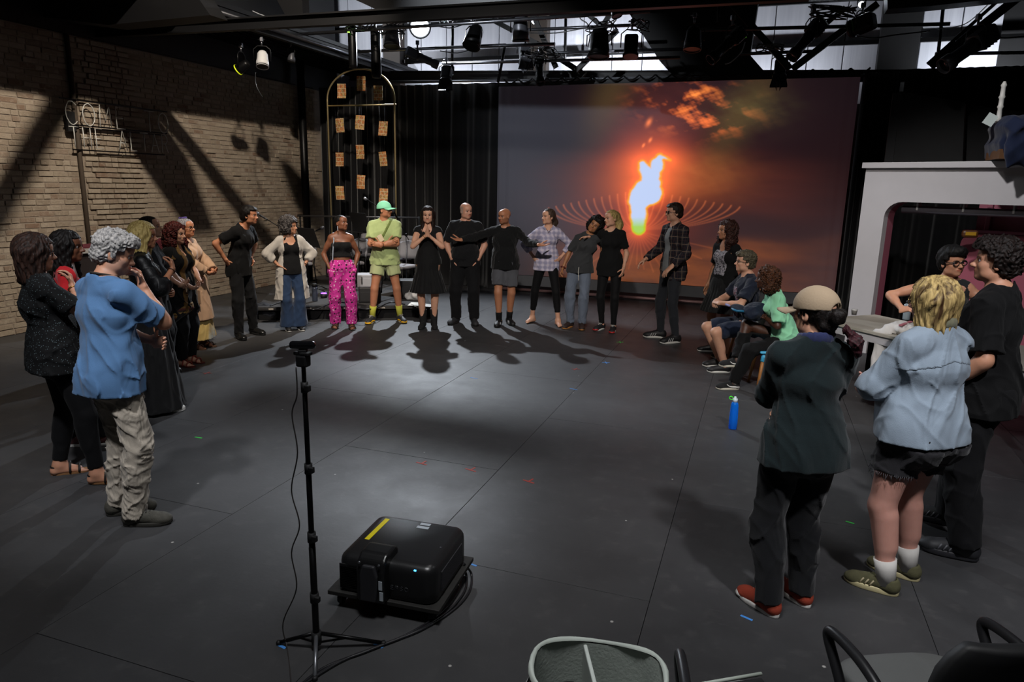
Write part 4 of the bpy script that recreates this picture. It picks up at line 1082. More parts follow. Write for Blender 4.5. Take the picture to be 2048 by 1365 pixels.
# black steel column in the left corner
t = thing('steel_column', 'tall round black steel column in front of the brick wall', 'column', (-8.86, 12.4, 0))
MB().tube([(0, 0, .02), (0, 0, 4.36)], .075, 16).build('shaft', M_blackm, t); MB().box((0, 0, .01), (.24, .24, .02), bev=.004).build('base_plate', M_blackm, t)
tubething('wall_conduit', 'dark conduit doubling as the shadow strip up the brick wall behind the group', 'conduit', [(-9.02, 7.475, .3), (-9.02, 7.475, 3.9)], .03, plain('conduit_shadow_brown', '#40362c', .8))  # conduit whose dark brown also stands for the upright shadow there

# hanging wire letters on the brick wall
LET = {'C': [[(.9, .85), (.6, 1), (.3, .95), (.08, .7), (.05, .35), (.3, .05), (.6, 0), (.9, .15)]], 'O': [[(.5, 1), (.15, .85), (0, .5), (.15, .15), (.5, 0), (.85, .15), (1, .5), (.85, .85), (.5, 1)]],
       'M': [[(0, 0), (.1, 1), (.5, .25), (.9, 1), (1, 0)]], 'E': [[(.85, 1), (.1, 1), (.1, 0), (.85, 0)], [(.1, .5), (.7, .5)]], 'T': [[(0, 1), (1, 1)], [(.5, 1), (.5, 0)]],
       'H': [[(.1, 0), (.1, 1)], [(.9, 0), (.9, 1)], [(.1, .5), (.9, .5)]], 'A': [[(0, 0), (.5, 1), (1, 0)], [(.2, .38), (.8, .38)]], 'L': [[(.1, 1), (.1, 0), (.8, 0)]],
       'R': [[(.1, 0), (.1, 1), (.6, 1), (.85, .85), (.85, .65), (.6, .5), (.1, .5)], [(.5, .5), (.9, 0)]]}
sg_ = thing('letter_sign', 'unlit wire letter sign reading COME TO THE ALTAR on brick wall', 'sign', (-8.93, 0, 0))
M_tube = plain('unlit_glass_tube', '#b5b5b0', .25, 0, .6)
for row, (txt, pa, pb, hh_) in enumerate((('COME TO', (131, 254), (342, 262), .30), ('THE ALTAR', (140, 296), (342, 305), .27))):
    A_ = AX(*pa, -8.93); B_ = AX(*pb, -8.93); n = len(txt); A_.z = B_.z = (A_.z+B_.z)/2; st = (B_-A_)/n
    for i, ch in enumerate(txt):
        if ch == ' ': continue
        m = MB()
        for s_ in LET[ch]:
            P_ = [A_+st*(i+.08+.72*x)+Vector((0, 0, y*hh_)) for x, y in s_]; P_ = catmull(P_, 4) if ch in 'CO' else P_
            m.tube([p-Vector((-8.93, 0, 0)) for p in P_], .007, 6)
        m.build('letter', M_tube, sg_)
    br = MB(); br.box((-.05, (A_.y+B_.y)/2, A_.z+hh_+.03), (.015, (B_-A_).length, .018)); br.box((-.05, (A_.y+B_.y)/2, A_.z-.03), (.015, (B_-A_).length*.9, .018)); br.build('mounting_bar', M_blackm, sg_)
MB().box((-.03, AX(142, 243, -8.95).y, AX(142, 243, -8.95).z), (.05, .12, .26), bev=.005).build('transformer_box', M_black, sg_)

# ---------------------------------------------------------------- stage lamps
M_lens = plain('dark_lens', '#26282c', .12, .2, .8)
M_led = {c: plain('led_'+c, rgb, .4, emit=srgb(rgb), es=6) for c, rgb in (('green', '#7dff40'), ('red', '#ff4a20'), ('blue', '#3a9cff'), ('purple', '#7a40ff'))}
M_greyp = plain('grey_lamp_paint', '#4a4b50', .4, .4)
def yoke(t, r, L_, hang):
    m = MB(); m.tube([(-r-.02, 0, 0), (-r-.02, 0, hang*.55), (-r*.6, 0, hang*.72), (r*.6, 0, hang*.72), (r+.02, 0, hang*.55), (r+.02, 0, 0)], .009, 6); m.build('yoke', M_blackm, t)
    c = MB(); c.tube([(0, 0, hang*.70), (0, 0, hang)], .014, 8); c.box((0, 0, hang+.01), (.05, .06, .07), bev=.008); c.tube([(-.045, 0, hang+.01), (.06, 0, hang+.01)], .007, 6); c.build('clamp', M_steel, t)
def lamp(kind, label, loc, tilt=0, pan=0, size=1.0, hang=.28, mat=None, led=None, doors=False, group=None):
    """tilt: angle of the barrel from straight down, pan: heading of the throw"""
    mat = mat or M_blackm; t = thing('stage_lamp', label, 'stage lamp', loc, -math.radians(pan), group); R_ = eul(math.radians(tilt)); s = size
    if kind == 'par':
        r = .105*s; yoke(t, r+.01, .3, hang)
        MB().lathe([(.03*s, .17*s), (.06*s, .165*s), (r*.82, .12*s), (r*.9, .02*s), (r, -.03*s), (r, -.11*s), (r*.93, -.11*s), (r*.90, -.06*s)], (0, 0, 0), R_, 24).build('housing', mat, t)
        MB().lathe([(.001, -.055*s), (r*.88, -.06*s), (r*.88, -.065*s)], (0, 0, 0), R_, 24).build('lens', M_lens, t)
        MB().lathe([(r*1.06, -.09*s), (r*1.06, -.10*s), (r*.98, -.10*s)], (0, 0, 0), R_, 24).build('rim', M_blackm, t)
    elif kind == 'ell':
        yoke(t, .10*s, .3, hang)
        MB().box(R_ @ Vector((0, 0, .10*s)), (.17*s, .17*s, .22*s), R_, bev=.03*s).build('housing', mat, t)
        MB().lathe([(.070*s, 0), (.072*s, -.06*s), (.062*s, -.08*s), (.062*s, -.26*s), (.078*s, -.28*s), (.078*s, -.38*s), (.07*s, -.38*s), (.068*s, -.34*s)], (0, 0, 0), R_, 22).build('barrel', mat, t)
        MB().lathe([(.001, -.335*s), (.069*s, -.345*s), (.069*s, -.35*s)], (0, 0, 0), R_, 22).build('lens', M_lens, t)
        m = MB()
        for k in range(4): m.box(R_ @ Vector((0, -.088*s, .04*s+.04*s*k)), (.12*s, .012, .012), R_)
        m.build('cooling_fins', mat, t)
    elif kind == 'fresnel':
        yoke(t, .13*s, .3, hang)
        MB().box(R_ @ Vector((0, 0, .04*s)), (.2*s, .2*s, .26*s), R_, bev=.035*s).build('housing', mat, t)
        MB().lathe([(.10*s, -.08*s), (.115*s, -.10*s), (.115*s, -.14*s), (.10*s, -.14*s)], (0, 0, 0), R_, 24).build('front_ring', mat, t)
        MB().lathe([(.001, -.125*s), (.07*s, -.13*s), (.10*s, -.12*s)], (0, 0, 0), R_, 24).build('lens', M_lens, t)
    elif kind == 'pendant':
        r = .062*s; MB().lathe([(.02, .30*s), (r*.9, .29*s), (r, .27*s), (r, -.24*s), (r*.86, -.28*s), (r*.5, -.285*s)], (0, 0, 0), R_, 20).build('housing', mat, t)
        MB().tube([(0, 0, .29*s), (0, 0, hang+.1)], .012, 6).build('stem', M_steel, t); MB().box((0, 0, hang+.1), (.05, .05, .07), bev=.008).build('clamp', M_steel, t)
        MB().box((0, -r-.004, .22*s), (.06, .01, .035)).build('control_panel', M_black, t)
    if doors:
        m = MB()
        for k in range(4):
            a = k*PI/2; Rk = R_ @ Matrix.Rotation(a, 3, 'Z'); Rd = Rk @ Matrix.Rotation(.5, 3, 'X')
            P_ = [Vector((-.10, 0, 0)), Vector((.10, 0, 0)), Vector((.15, 0, -.20)), Vector((-.15, 0, -.20))]; o_ = Rk @ Vector((0, -.115*s, -.14*s))
            V = [Rd @ (p*s)+o_ for p in P_]; V += [v+Rd @ Vector((0, -.004, 0)) for v in V]
            m2 = MB(); m2.add(V, [(0, 1, 2, 3), (7, 6, 5, 4), (0, 4, 5, 1), (1, 5, 6, 2), (2, 6, 7, 3), (3, 7, 4, 0)]); m2.build('barn_door', mat, t)
    if led: MB().box(R_ @ Vector((0, -.075*s-.02, .19*s)), (.03, .02, .012), R_).build('indicator_light', M_led[led], t)
    return t
lamps = [('pendant', (705, 95), 10.6, 0, 0, 1.12, 'black cylindrical lamp with green light, left of a matching one', dict(led='green', hang=.42)),
         ('pendant', (752, 108), 11.0, 0, 0, 1.35, 'black cylindrical lamp hanging in front of the gold arch top', dict(hang=.45)),
         ('par', (784, 78), 11.0, 12, 160, 1.25, 'grey can lamp beside the two hanging cylinders', dict(mat=M_greyp, led='green')),
         ('par', (947, 78), 11.2, 25, 200, 1.35, 'round black can lamp in front of the brown pilaster', dict()),
         ('par', (1041, 64), 10.8, -8, 180, 1.25, 'tall grey can lamp just left of the small bright lamp', dict(mat=M_greyp)),
         ('fresnel', (1050, 108), 12.0, 25, 150, .9, 'grey boxy lamp with barn doors below the tall grey can', dict(mat=M_greyp, doors=True, hang=.22)),
         ('ell', (1078, 128), 12.2, 25, 150, 1.0, 'dark spotlight hanging nose-down above the screen corner', dict(hang=.22)),
         ('ell', (835, 112), 11.4, 70, 60, 1.0, 'grey spotlight lying slantwise under the brightest lamp', dict(mat=M_greyp, hang=.2)),
         ('fresnel', (893, 150), 12.2, 20, 170, .9, 'dark lamp with open barn doors under the left grid', dict(doors=True, hang=.25)),
         ('par', (1198, 92), 10.9, 6, 180, 1.5, 'largest round black lamp above the screen', dict(led='red')),
         ('fresnel', (1262, 95), 10.9, 15, 170, 1.0, 'black lamp in a tall yoke right of the largest round lamp', dict(hang=.34)),
         ('par', (1386, 82), 11.2, 10, 180, 1.2, 'shiny black can lamp in front of the black girder', dict(hang=.34)),
         ('ell', (1462, 82), 11.2, 48, 235, 1.1, 'black spotlight with a yellow-green light and looping cable', dict(led='green', hang=.3)),
         ('ell', (1622, 68), 11.4, 40, 235, 1.15, 'long black spotlight tilted along the thick brace', dict(led='green', hang=.3)),
         ('fresnel', (1722, 50), 11.6, 75, 300, 1.1, 'dark hooded box lamp right of the tangled cables', dict(hang=.25)),
         ('ell', (1950, 88), 10.6, 55, 240, 1.3, 'long grey spotlight slanting at the far upper right', dict(mat=M_greyp, hang=.3)),
         ('fresnel', (1560, 140), 12.6, 20, 180, .9, 'black barn door lamp over the right part of the screen', dict(doors=True, hang=.3)),
         ('par', (525, 122), 9.5, 20, 150, .9, 'white lamp head with black front above the brick wall', dict(mat=M_white, hang=.3)),
         ('par', (484, 134), 9.3, 60, 260, .75, 'small black lamp with a yellow rim above the brick wall', dict(hang=.3)),
         ('par', (583, 116), 10.4, 10, 200, .6, 'small pale lamp tucked under the ribbed soffit', dict(mat=M_greyp, hang=.25)),
         ('par', (1232, 22), 10.2, 20, 120, .7, 'small lamp tucked behind the near beam above the round lamp', dict(hang=.2))]
for kind, (px, py), Y, tilt, pan, sz, lab, kw in lamps: lamp(kind, lab, AY(px, py, Y), tilt, pan, sz, **kw)
for o in COL.objects:
    if o.get('label', '').startswith('small black lamp with a yellow rim'):
        MB().lathe([(.085, -.068), (.085, -.085), (.06, -.083), (.06, -.07)], (0, 0, 0), eul(math.radians(60)), 20).build('colour_ring', plain('yellow_gel', '#d8e020', .4, emit=srgb('#c8d820'), es=.5), o)
# the lamp that shines into the lens, and the two small ones
def bright(label, loc, r, es, to):
    t = thing('stage_lamp', label, 'stage lamp', loc); R_ = rotm(to, loc)
    MB().lathe([(r*.6, .22), (r*1.1, .20), (r*1.2, .03), (r*1.25, 0), (r*1.12, .0), (r*1.1, .03)], (0, 0, 0), R_, 20).build('housing', M_blackm, t)
    MB().lathe([(.001, .012), (r, .014), (r, .02)], (0, 0, 0), R_, 20).build('lit_lens', plain('lit_lens', '#ffffff', .3, emit=(.82, .90, 1.0), es=es), t)
    MB().tube([(-r*1.3, 0, 0), (-r*1.3, 0, .2), (r*1.3, 0, .2), (r*1.3, 0, 0)], .009, 6).build('yoke', M_blackm, t)
    MB().box((0, 0, .24), (.05, .06, .09), bev=.008).build('clamp', M_steel, t)
    for k in range(18): pass
bright('blazing white stage lamp shining at the viewer', tuple(AY(840, 54, 12.95)), .17, 45, (0, 0, 2.6))
bright('small dazzling lamp on the upper pipe right of the grey can', tuple(AY(1069, 42, 12.6)), .05, 40, (0, 0, 2.4))
bright('small bright lamp above the tangled cables at the right', tuple(AY(1723, 9, 12.0)), .04, 30, (0, 0, 2.4))

# cables over the grid
M_cable = plain('cable_rubber', '#17171a', .35, spec=.6); M_cableg = plain('cable_grey', '#8b8d92', .35)
def cable(label, pts, r=.009, mat=None, cat='cable', name='cable', n=6, group=None, loc=None):
    o = MB().tube(catmull(pts, 7), r, 6).build(name, mat or M_cable); return tag(o, label, cat, group)
def loops(label, c, Y, w, h_, n, seed, r=.008):
    rr = random.Random(seed); P_ = [AY(c[0]+rr.uniform(-w, w), c[1]+rr.uniform(-h_, h_), Y+rr.uniform(-.15, .15)) for _ in range(n)]
    return cable(label, P_, r)
loops('tangle of cables above the two hanging cylinder lamps', (725, 48), 10.5, 38, 16, 26, 1)
loops('tangle of cables round the grey can lamp', (778, 52), 10.8, 32, 18, 26, 2)
loops('knot of cables on the braces over the largest round lamp', (1205, 50), 10.9, 34, 14, 22, 3)
loops('big tangle of cables at the right over the bright panel', (1665, 24), 11.4, 50, 16, 38, 4, .010)
loops('cable tangle beside the slanted grey and barn door lamps', (1085, 105), 11.8, 34, 12, 20, 5)
loops('cables wound round the pipe near the black girder', (1280, 50), 11.0, 30, 14, 20, 6)
loops('cable tangle by the black brace above the screen', (1545, 96), 11.9, 34, 10, 20, 7)
loops('cables wound on the pipe right of the brightest lamp', (905, 44), 11.6, 26, 10, 12, 8)
loops('cable coil over the tall grey can lamp', (1025, 26), 10.8, 34, 10, 18, 12)
cable('two-strand pale cable swagged at the upper left', [AY(262, 0, 7.6), AY(290, 14, 7.6), AY(330, 24, 7.6), AY(380, 22, 7.6), AY(420, 8, 7.6)], .008, M_cableg)
cable('pale cable dropping from the upper left swag', [AY(322, 0, 7.5), AY(332, 22, 7.5), AY(348, 40, 7.5)], .007, M_cableg)
cable('white cable dipping at the top left above the beam', [AY(505, 22, 8.3), AY(530, 32, 8.3), AY(565, 36, 8.3)], .007, M_cableg)
cable('cable swagged behind the largest round lamp', [AY(1060, 66, 12), AY(1110, 66, 12), AY(1160, 58, 12), AY(1190, 52, 12)], .009)
cable('cable curving down beside the largest round lamp', [AY(1154, 10, 11), AY(1160, 36, 11), AY(1175, 48, 11), AY(1180, 70, 11), AY(1176, 94, 11)], .009)
cable('cable hanging right of the brightest lamp', [AY(865, 50, 12), AY(900, 56, 12), AY(935, 46, 12)], .009)
cable('cable dipping below the round can lamp', [AY(880, 102, 12), AY(915, 106, 12), AY(945, 98, 12)], .009)
cable('long sagging cable at the right across the bright panel', [AY(1700, 70, 12), AY(1745, 76, 12), AY(1790, 70, 12), AY(1860, 62, 12)], .010)
cable('cable looping under the yellow-green lit spotlight', [AY(1490, 84, 11), AY(1482, 105, 11), AY(1462, 124, 11), AY(1450, 128, 11)], .008, M_cableg)
cable('cable sagging from the lamp at the far upper right', [AY(1975, 70, 10.8), AY(2010, 76, 10.8), AY(2070, 70, 10.8)], .009)
cable('thin cable slanting above the far right brace', [AY(1875, 58, 11.5), AY(1930, 48, 11.5), AY(1975, 10, 11.5)], .007, M_cableg)
cable('cable drooping from the soffit past the brick wall top', [AY(511, 145, 9.4), AY(512, 170, 9.4), AY(525, 195, 9.4)], .006)

# ---------------------------------------------------------------- gold arch with hanging pages
M_gold = plain('brushed_gold', '#cbb888', .3, .85, var=.1)
YA = 11.6
t = thing('gold_arch', 'tall gold tube arch frame with a crossbar before black drapes', 'arch', (0, 0, 0))
l0, r0 = AY(657, 430, YA), AY(787, 430, YA); l1, r1 = AY(655, 212, YA), AY(789, 210, YA); rad = (r1.x-l1.x)/2; cx_ = (l1.x+r1.x)/2; zt = AY(722, 138, YA).z; zb = AY(655, 200, YA).z
m = MB(); m.tube([(l1.x, YA, .02), (l1.x, YA, zb)]+[(cx_-rad*math.cos(PI*k/20), YA, zb+(zt-zb)*math.sin(PI*k/20)) for k in range(1, 20)]+[(r1.x, YA, zb), (r1.x, YA, .02)], .016, 10); m.build('frame', M_gold, t)
MB().tube([(l1.x, YA, l1.z), (r1.x+.04, YA, l1.z)], .013, 8).build('crossbar', M_gold, t)
for x in (l1.x, r1.x): MB().box((x, YA, .012), (.3, .5, .024), bev=.005).build('foot_plate', M_gold, t)
def page_mat(seed):
    n = NT('printed_page', .6, 0, .3); tc = n.sep(n.coord('Object', (1, 1, 1), (seed*.31, 0, seed*.17))); cb = n.n('ShaderNodeCombineXYZ'); n.set(cb.inputs[0], tc[0]); n.set(cb.inputs[1], tc[2])
    br = n.n('ShaderNodeTexBrick'); n.set(br.inputs['Vector'], cb.outputs[0]); br.inputs['Scale'].default_value = 1.0; br.inputs['Brick Width'].default_value = .085; br.inputs['Row Height'].default_value = .062+.01*(seed % 3)
    br.inputs['Mortar Size'].default_value = .0035; br.offset = .4; br.inputs['Color1'].default_value = (0, 0, 0, 1); br.inputs['Color2'].default_value = (1, 1, 1, 1); br.inputs['Mortar'].default_value = (.5, .5, .5, 1)
    big = n.noise(n.coord('Object', (14, 14, 14), (seed, seed*2, 0)), 1.0, 1); h = n.math('FRACT', n.math('ADD', n.math('MULTIPLY', big, 2.3), n.math('MULTIPLY', n.sep(br.outputs['Color'])[0], .5)))
    c = n.ramp(h, [(0, srgb('#6d2f1a')), (.2, srgb('#a8582a')), (.38, srgb('#8a3322')), (.55, srgb('#4a4238')), (.7, srgb('#96813f')), (.85, srgb('#a87a50')), (1, srgb('#33262a'))])
    fine = n.noise(n.coord('Object', (90, 90, 90)), 1.0, 3, .7); c = n.mix(n.ramp(fine, [(.45, (0, 0, 0)), (.58, (.75, .75, .75))]), c, srgb('#c29a5c'))
    n.col(n.mix(br.outputs['Fac'], c, srgb('#b8ae90'))); return n.m
pages = [(683, 182, 'printed page hanging upper left inside the dim arch top'), (722, 167, 'printed page hanging highest in the arch top'), (756, 186, 'printed page hanging upper right inside the dim arch top'),
         (680, 251, 'picture page at the left, just below the arch crossbar'), (720, 245, 'picture page in the middle, just below the arch crossbar'), (766, 257, 'picture page at the right, just below the arch crossbar'),
         (679, 319, 'picture page at the left, halfway down the arch'), (720, 304, 'picture page in the middle, halfway down the arch'), (766, 318, 'picture page at the right, halfway down the arch'),
         (680, 386, 'lowest picture page at the left of the arch'), (722, 364, 'lowest picture page in the middle of the arch'), (767, 391, 'lowest picture page right, above the green cap')]
rr = random.Random(5)
for i, (x, y, lab) in enumerate(pages):
    c = AY(x, y, YA); a = rr.uniform(-.07, .07); w_, h_ = .175, .25
    V = []
    for jz in range(4):
        for ix in range(4): V.append((w_*(ix/3-.5), .012*math.sin(ix*1.1+i)+.01*math.sin(jz+i), h_*(jz/3-.5)))
    F = [(jz*4+ix, jz*4+ix+1, jz*4+ix+5, jz*4+ix+4) for jz in range(3) for ix in range(3)]
    o = link('hanging_page', mk_mesh('hanging_page', V, F, page_mat(i+1)), None, c, (0, a, rr.uniform(-.15, .15))); md = o.modifiers.new('t', 'SOLIDIFY'); md.thickness = .002
    tag(o, lab, 'page', 'pages hanging in the gold arch'); zt_ = l1.z if y > 215 else zb+(zt-zb)*math.sqrt(max(.05, 1-((c.x-cx_)/rad)**2))
    MB().tube([(0, 0, h_/2), (0, 0, zt_-c.z)], .0009, 4).build('thread', M_cable, o)

# ---------------------------------------------------------------- band platform
RF0, RF1 = Vector(G(514, 642)), Vector(G(864, 636)); dx = (RF1-RF0).normalized(); dy = Vector((-dx.y, dx.x, 0)); RL = (RF1-RF0).length; RH = .20
RM = Matrix((dx, dy, Vector((0, 0, 1)))).transposed(); rang = math.atan2(dx.y, dx.x)
t = thing('platform', 'low black platform with a worn top carrying the band chairs', 'platform', RF0, rang)
M_ply = plain('worn_grey_carpet', '#2e2d2d', .95, var=.5, vs=14, bs=.5, bscale=90)
for k in range(2): MB().box((RL*(.25+.5*k), 1.2, RH-.02), (RL/2-.006, 2.4, .04), bev=.004).build('deck', M_ply, t)
MB().box((RL/2, .02, RH-.025), (RL, .03, .05), bev=.004).build('edge_rail', plain('edge_rail', '#4d4b48', .5, .4), t)
MB().box((RL/2, .06, .08), (RL-.04, .01, .15)).build('skirt', M_velour, t)
MB().box((RL/2, 2.3, .08), (RL-.04, .02, .15)).build('back_skirt', M_velour, t)
for k in range(5): MB().box((RL*(.08+.21*k), -.001, RH-.03), (.07, .012, .025), bev=.003).build('latch', plain('pale_latch', '#9a938a', .5), t)
def chair(label, loc, head, group='grey padded chairs on the band platform', first=[None]):
    if first[0] is not None: return dup(first[0], loc, -math.radians(head), label, group)
    t = thing('stacking_chair', label, 'chair', loc, -math.radians(head), group); g = plain('grey_upholstery', '#77767a', .9, bs=.2, bscale=200)
    MB().box((0, .02, .45), (.46, .44, .06), bev=.028).build('seat', g, t)
    m = MB(); n = 9; V = []
    for lay in (0, 1):
        for j in range(5):
            for i in range(n):
                x = -.22+.44*i/(n-1); z = .56+.30*j/4+(.0 if j < 4 else -.03*(abs(x)/.22)**3); V.append((x, -.25-.05*(1-(x/.22)**2)-.05*j/4+(.035 if lay else 0), z))
    q = 5*n; F = []
    for j in range(4):
        for i in range(n-1):
            a = j*n+i; F += [(a, a+1, a+n+1, a+n), (q+a, q+a+n, q+a+n+1, q+a+1)]
    for i in range(n-1): F += [(i, q+i, q+i+1, i+1), (4*n+i, 4*n+i+1, q+4*n+i+1, q+4*n+i)]
    for j in range(4): F += [(j*n, (j+1)*n, q+(j+1)*n, q+j*n), (j*n+n-1, q+j*n+n-1, q+(j+1)*n+n-1, (j+1)*n+n-1)]
    m.add(V, F, True); m.build('backrest', g, t)
    for sx in (-1, 1):
        MB().tube([(sx*.20, -.28, .80), (sx*.21, -.22, .45), (sx*.22, -.26, .0)], .011, 8).build('leg', M_blackm, t)
        MB().tube([(sx*.21, -.2, .42), (sx*.21, .2, .42), (sx*.22, .24, .0)], .011, 8).build('leg', M_blackm, t)
    MB().tube([(-.21, .15, .41), (.21, .15, .41)], .01, 8).build('stretcher', M_blackm, t)
    first[0] = t; return t
def onr(px, py, z): p = G(px, py, z); return p
chairs = [(722, 485, 205, 'front grey band chair between the pink trousers and the green outfit'), (820, 485, 190, 'front grey band chair between the green outfit and the black dress'),
          (622, 488, 210, 'front grey band chair behind the woman in the pale kimono'), (737, 440, 200, 'rear grey band chair with its back beside the music stand'), (812, 456, 195, 'rear grey band chair right of the green outfit')]
for px, py, hd, lab in chairs:
    p = AY(px, py, {722: 10.9, 820: 10.9, 622: 10.4, 737: 12.2, 812: 12.0}[px]); a = math.radians(hd); chair(lab, (p[0]+math.sin(a)*.28, p[1]+math.cos(a)*.28, RH if p[1] < 12 else RH), hd)
def music_stand(label, px, py, Y, head, tilt=55):
    p = AY(px, py, Y); z = p.z; t = thing('music_stand', label, 'music stand', (p[0], p[1], RH), -math.radians(head)); hz = z-RH-.12
    MB().tube([(0, 0, .12), (0, 0, hz)], .011, 8).build('pole', M_blackm, t)
    MB().box((0, -.04, hz+.14), (.50, .006, .34), eul(math.radians(-20)), bev=.002).build('desk', M_black, t)
    MB().box((0, .03, hz-.03), (.50, .06, .008)).build('lip', M_black, t)
    for k in range(3): a = 2*PI*k/3; MB().tube([(0, 0, .16), (.2*math.cos(a), .2*math.sin(a), .04), (.27*math.cos(a), .27*math.sin(a), .008)], .008, 6).build('leg', M_blackm, t)
music_stand('black music stand between the pink trousers and the rear chair', 716, 447, 10.6, 205)
music_stand('black music stand behind the curly haired woman', 612, 478, 9.9, 200)
def mic_stand(label, base, joint, mic, silver=True, head=False):
    t = thing('microphone_stand', label, 'microphone stand', base); b = Vector(base); j = Vector(joint)-b; m = Vector(mic)-b; mt = M_steel if silver else M_blackm
    MB().tube([(0, 0, .1), (0, 0, j.z)], .010, 8).build('pole', mt, t)
    MB().tube([j+(j-m)*.25, m+(j-m)*.06], .007, 8).build('boom', M_blackm, t); MB().box(j, (.04, .05, .05), bev=.01).build('joint', M_blackm, t)
    for k in range(3): a = 2*PI*k/3+.4; MB().tube([(0, 0, .14), (.3*math.cos(a), .3*math.sin(a), .012)], .008, 6).build('leg', M_blackm, t)
    R_ = rotm(j, m); mc = MB().lathe([(.010, -.02), (.012, .0), (.016, .13), (.017, .14)], m-(m-j).normalized()*.1, R_, 12).build('microphone', M_blackm, t)
    MB().lathe([(.016, .135), (.026, .15), (.028, .175), (.022, .195), (.008, .205)], m-(m-j).normalized()*.1, R_, 14).build('grille', M_greyp if not head else M_alu, mc)
def mp(px, py, Y): return tuple(AY(px, py, Y))
b_ = AY(560, 470, 9.4); mic_stand('boom stand with black microphone between the man in black and curly hair', (b_.x, 9.4, 0), mp(560, 455, 9.4), mp(522, 432, 9.3), False)
b_ = AY(590, 470, 10.0); mic_stand('boom stand with black microphone over the curly haired woman\'s shoulder', (b_.x+.1, 10.2, RH), mp(600, 478, 10.1), mp(640, 458, 9.9), False)
b_ = AY(770, 470, 11.2); mic_stand('microphone stand with silver microphone behind the green cap', (b_.x, 11.2, RH), mp(765, 420, 11.2), mp(737, 402, 11.0), False, True)
b_ = AY(812, 470, 10.8); mic_stand('silver microphone stand slanting between green outfit and black dress', (b_.x, 10.8, RH), mp(812, 470, 10.8), mp(790, 428, 10.6), True)
b_ = AY(721, 500, 10.3); mic_stand('low microphone stand in front of the middle band chair', (b_.x, 10.2, RH), mp(721, 505, 10.2), mp(716, 512, 10.1), True)
o = MB().tube([AY(595, 432, 11.4), AY(845, 436, 11.9)], .016, 8).build('rail', M_steel); tag(o, 'long thin horizontal rail behind the music stands', 'rail')
for px, Y in ((600, 11.42), (838, 11.88)):
    c = AY(px, 433, Y); o = MB().tube([(c.x, c.y, RH if Y < 11.5 else .0), (c.x, c.y, c.z)], .014, 8).build('rail_post', M_blackm); tag(o, 'thin post carrying the %s end of the horizontal rail' % ('left' if px < 700 else 'right'), 'post')
def amp(label, px, py, w, h_, d, mat, Y=None, led=None, handles=False):
    p = G(px, py, RH); t = thing('amplifier' if not handles else 'equipment_case', label, 'amplifier' if not handles else 'case', (p[0], p[1]+d/2, RH), rang)
    MB().box((0, 0, h_/2), (w, d, h_), bev=.015).build('cabinet', mat, t)
    MB().box((0, -d/2-.003, h_*.42), (w*.86, .008, h_*.62), bev=.003).build('grille', M_black if not handles else mat, t)
    if led: MB().box((w*.25, -d/2-.01, h_*.82), (.02, .012, .012)).build('indicator_light', M_led[led], t)
    if handles:
        for sx in (-1, 1): MB().tube([(sx*w*.3, -d/2, h_*.8), (sx*w*.3, -d/2-.03, h_*.72), (sx*w*.3, -d/2-.03, h_*.35), (sx*w*.3, -d/2, h_*.28)], .008, 6).build('handle', M_blackm, t)
    return t
amp('black amplifier with a red light between pink and green legs', 730, 606, .34, .24, .3, M_black, led='red')
q_ = amp('pale equipment case with black handles on the amplifier', 729, 606, .36, .2, .3, plain('pale_case', '#8b8c90', .6), handles=True); q_.location.z += .24
amp('black amplifier behind the green outfit legs', 815, 598, .4, .3, .3, M_black, led=None)
p = G(630, 603, RH); t = thing('flask', 'dark grey flask standing between jeans and pink trousers', 'bottle', p)
MB().lathe([(.038, 0), (.042, .01), (.042, .2), (.036, .225)], n=18).build('body', plain('flask_grey', '#3c4250', .35, .3), t); MB().lathe([(.036, .0), (.037, .05), (.03, .055)], (0, 0, .225), n=18).build('lid', M_black, t)
p = G(648, 596, RH); t = thing('purple_lamp', 'small uplight glowing purple beside the pink trousers', 'lamp', p)
MB().lathe([(.05, 0), (.055, .03), (.05, .07)], n=16).build('body', M_black, t); MB().lathe([(.001, .002), (.045, .0), (.045, .008)], (0, 0, .07), n=16).build('lens', M_led['purple'], t)
# a floppy black bag and a white bag with papers
def lump(name, label, cat, loc, ells, mat, h=.012, disp=.012, parent=None, flat=True, fr=22, rz=0):
    f = Field()
    for c, r in ells: f.ell(c, r, None, .05)
    def post(D, X, Y, Z):
        D = near_disp(D, X, Y, Z, lambda x, y, z: disp*(nz3(x*fr, y*fr, z*fr, 1.3)+.5*nz3(x*fr*2, y*fr*2.2, z*fr*2, 2.1)))
        return (np.maximum(D, .004-Z) if flat else D).astype(np.float32)
    me = field_mesh(name, f, h, mat, post); o = link(name, me, parent, loc, (0, 0, rz))
    if parent is None: tag(o, label, cat)
    else: o['label'] = label
    return o
p = G(528, 636, 0); lump('rucksack', 'slumped black bag on the floor beside the platform', 'bag', p, [((0, 0, .10), (.24, .16, .13)), ((.15, .03, .07), (.16, .12, .09))], cloth('bag_black', '#16181f', .8))
p = G(832, 600, RH); lump('carrier_bag', 'crumpled white bag behind the black dress legs', 'bag', p, [((0, 0, .09), (.12, .10, .12)), ((-.09, 0, .05), (.1, .08, .06))], plain('white_bag', '#c4c2c0', .6), .010, .02)
for k in range(4):
    p = G(832+6*k, 609+1.2*k, RH); tag(MB().box((0, 0, .003+.004*k), (.21, .30, .003), eul(z=.3+.4*k)).build('sheet_music', plain('paper', '#c9c7c0', .8), None, p), ('bottom', 'second', 'third', 'topmost')[k]+' loose paper sheet on the platform behind the black ankle boots', 'paper', 'papers on the platform')
loops_pts = [Vector(G(540+30*k, 612-8*math.sin(k*1.7), RH+.01)) for k in range(10)]
cable('black cable snaking over the platform front', loops_pts, .008)
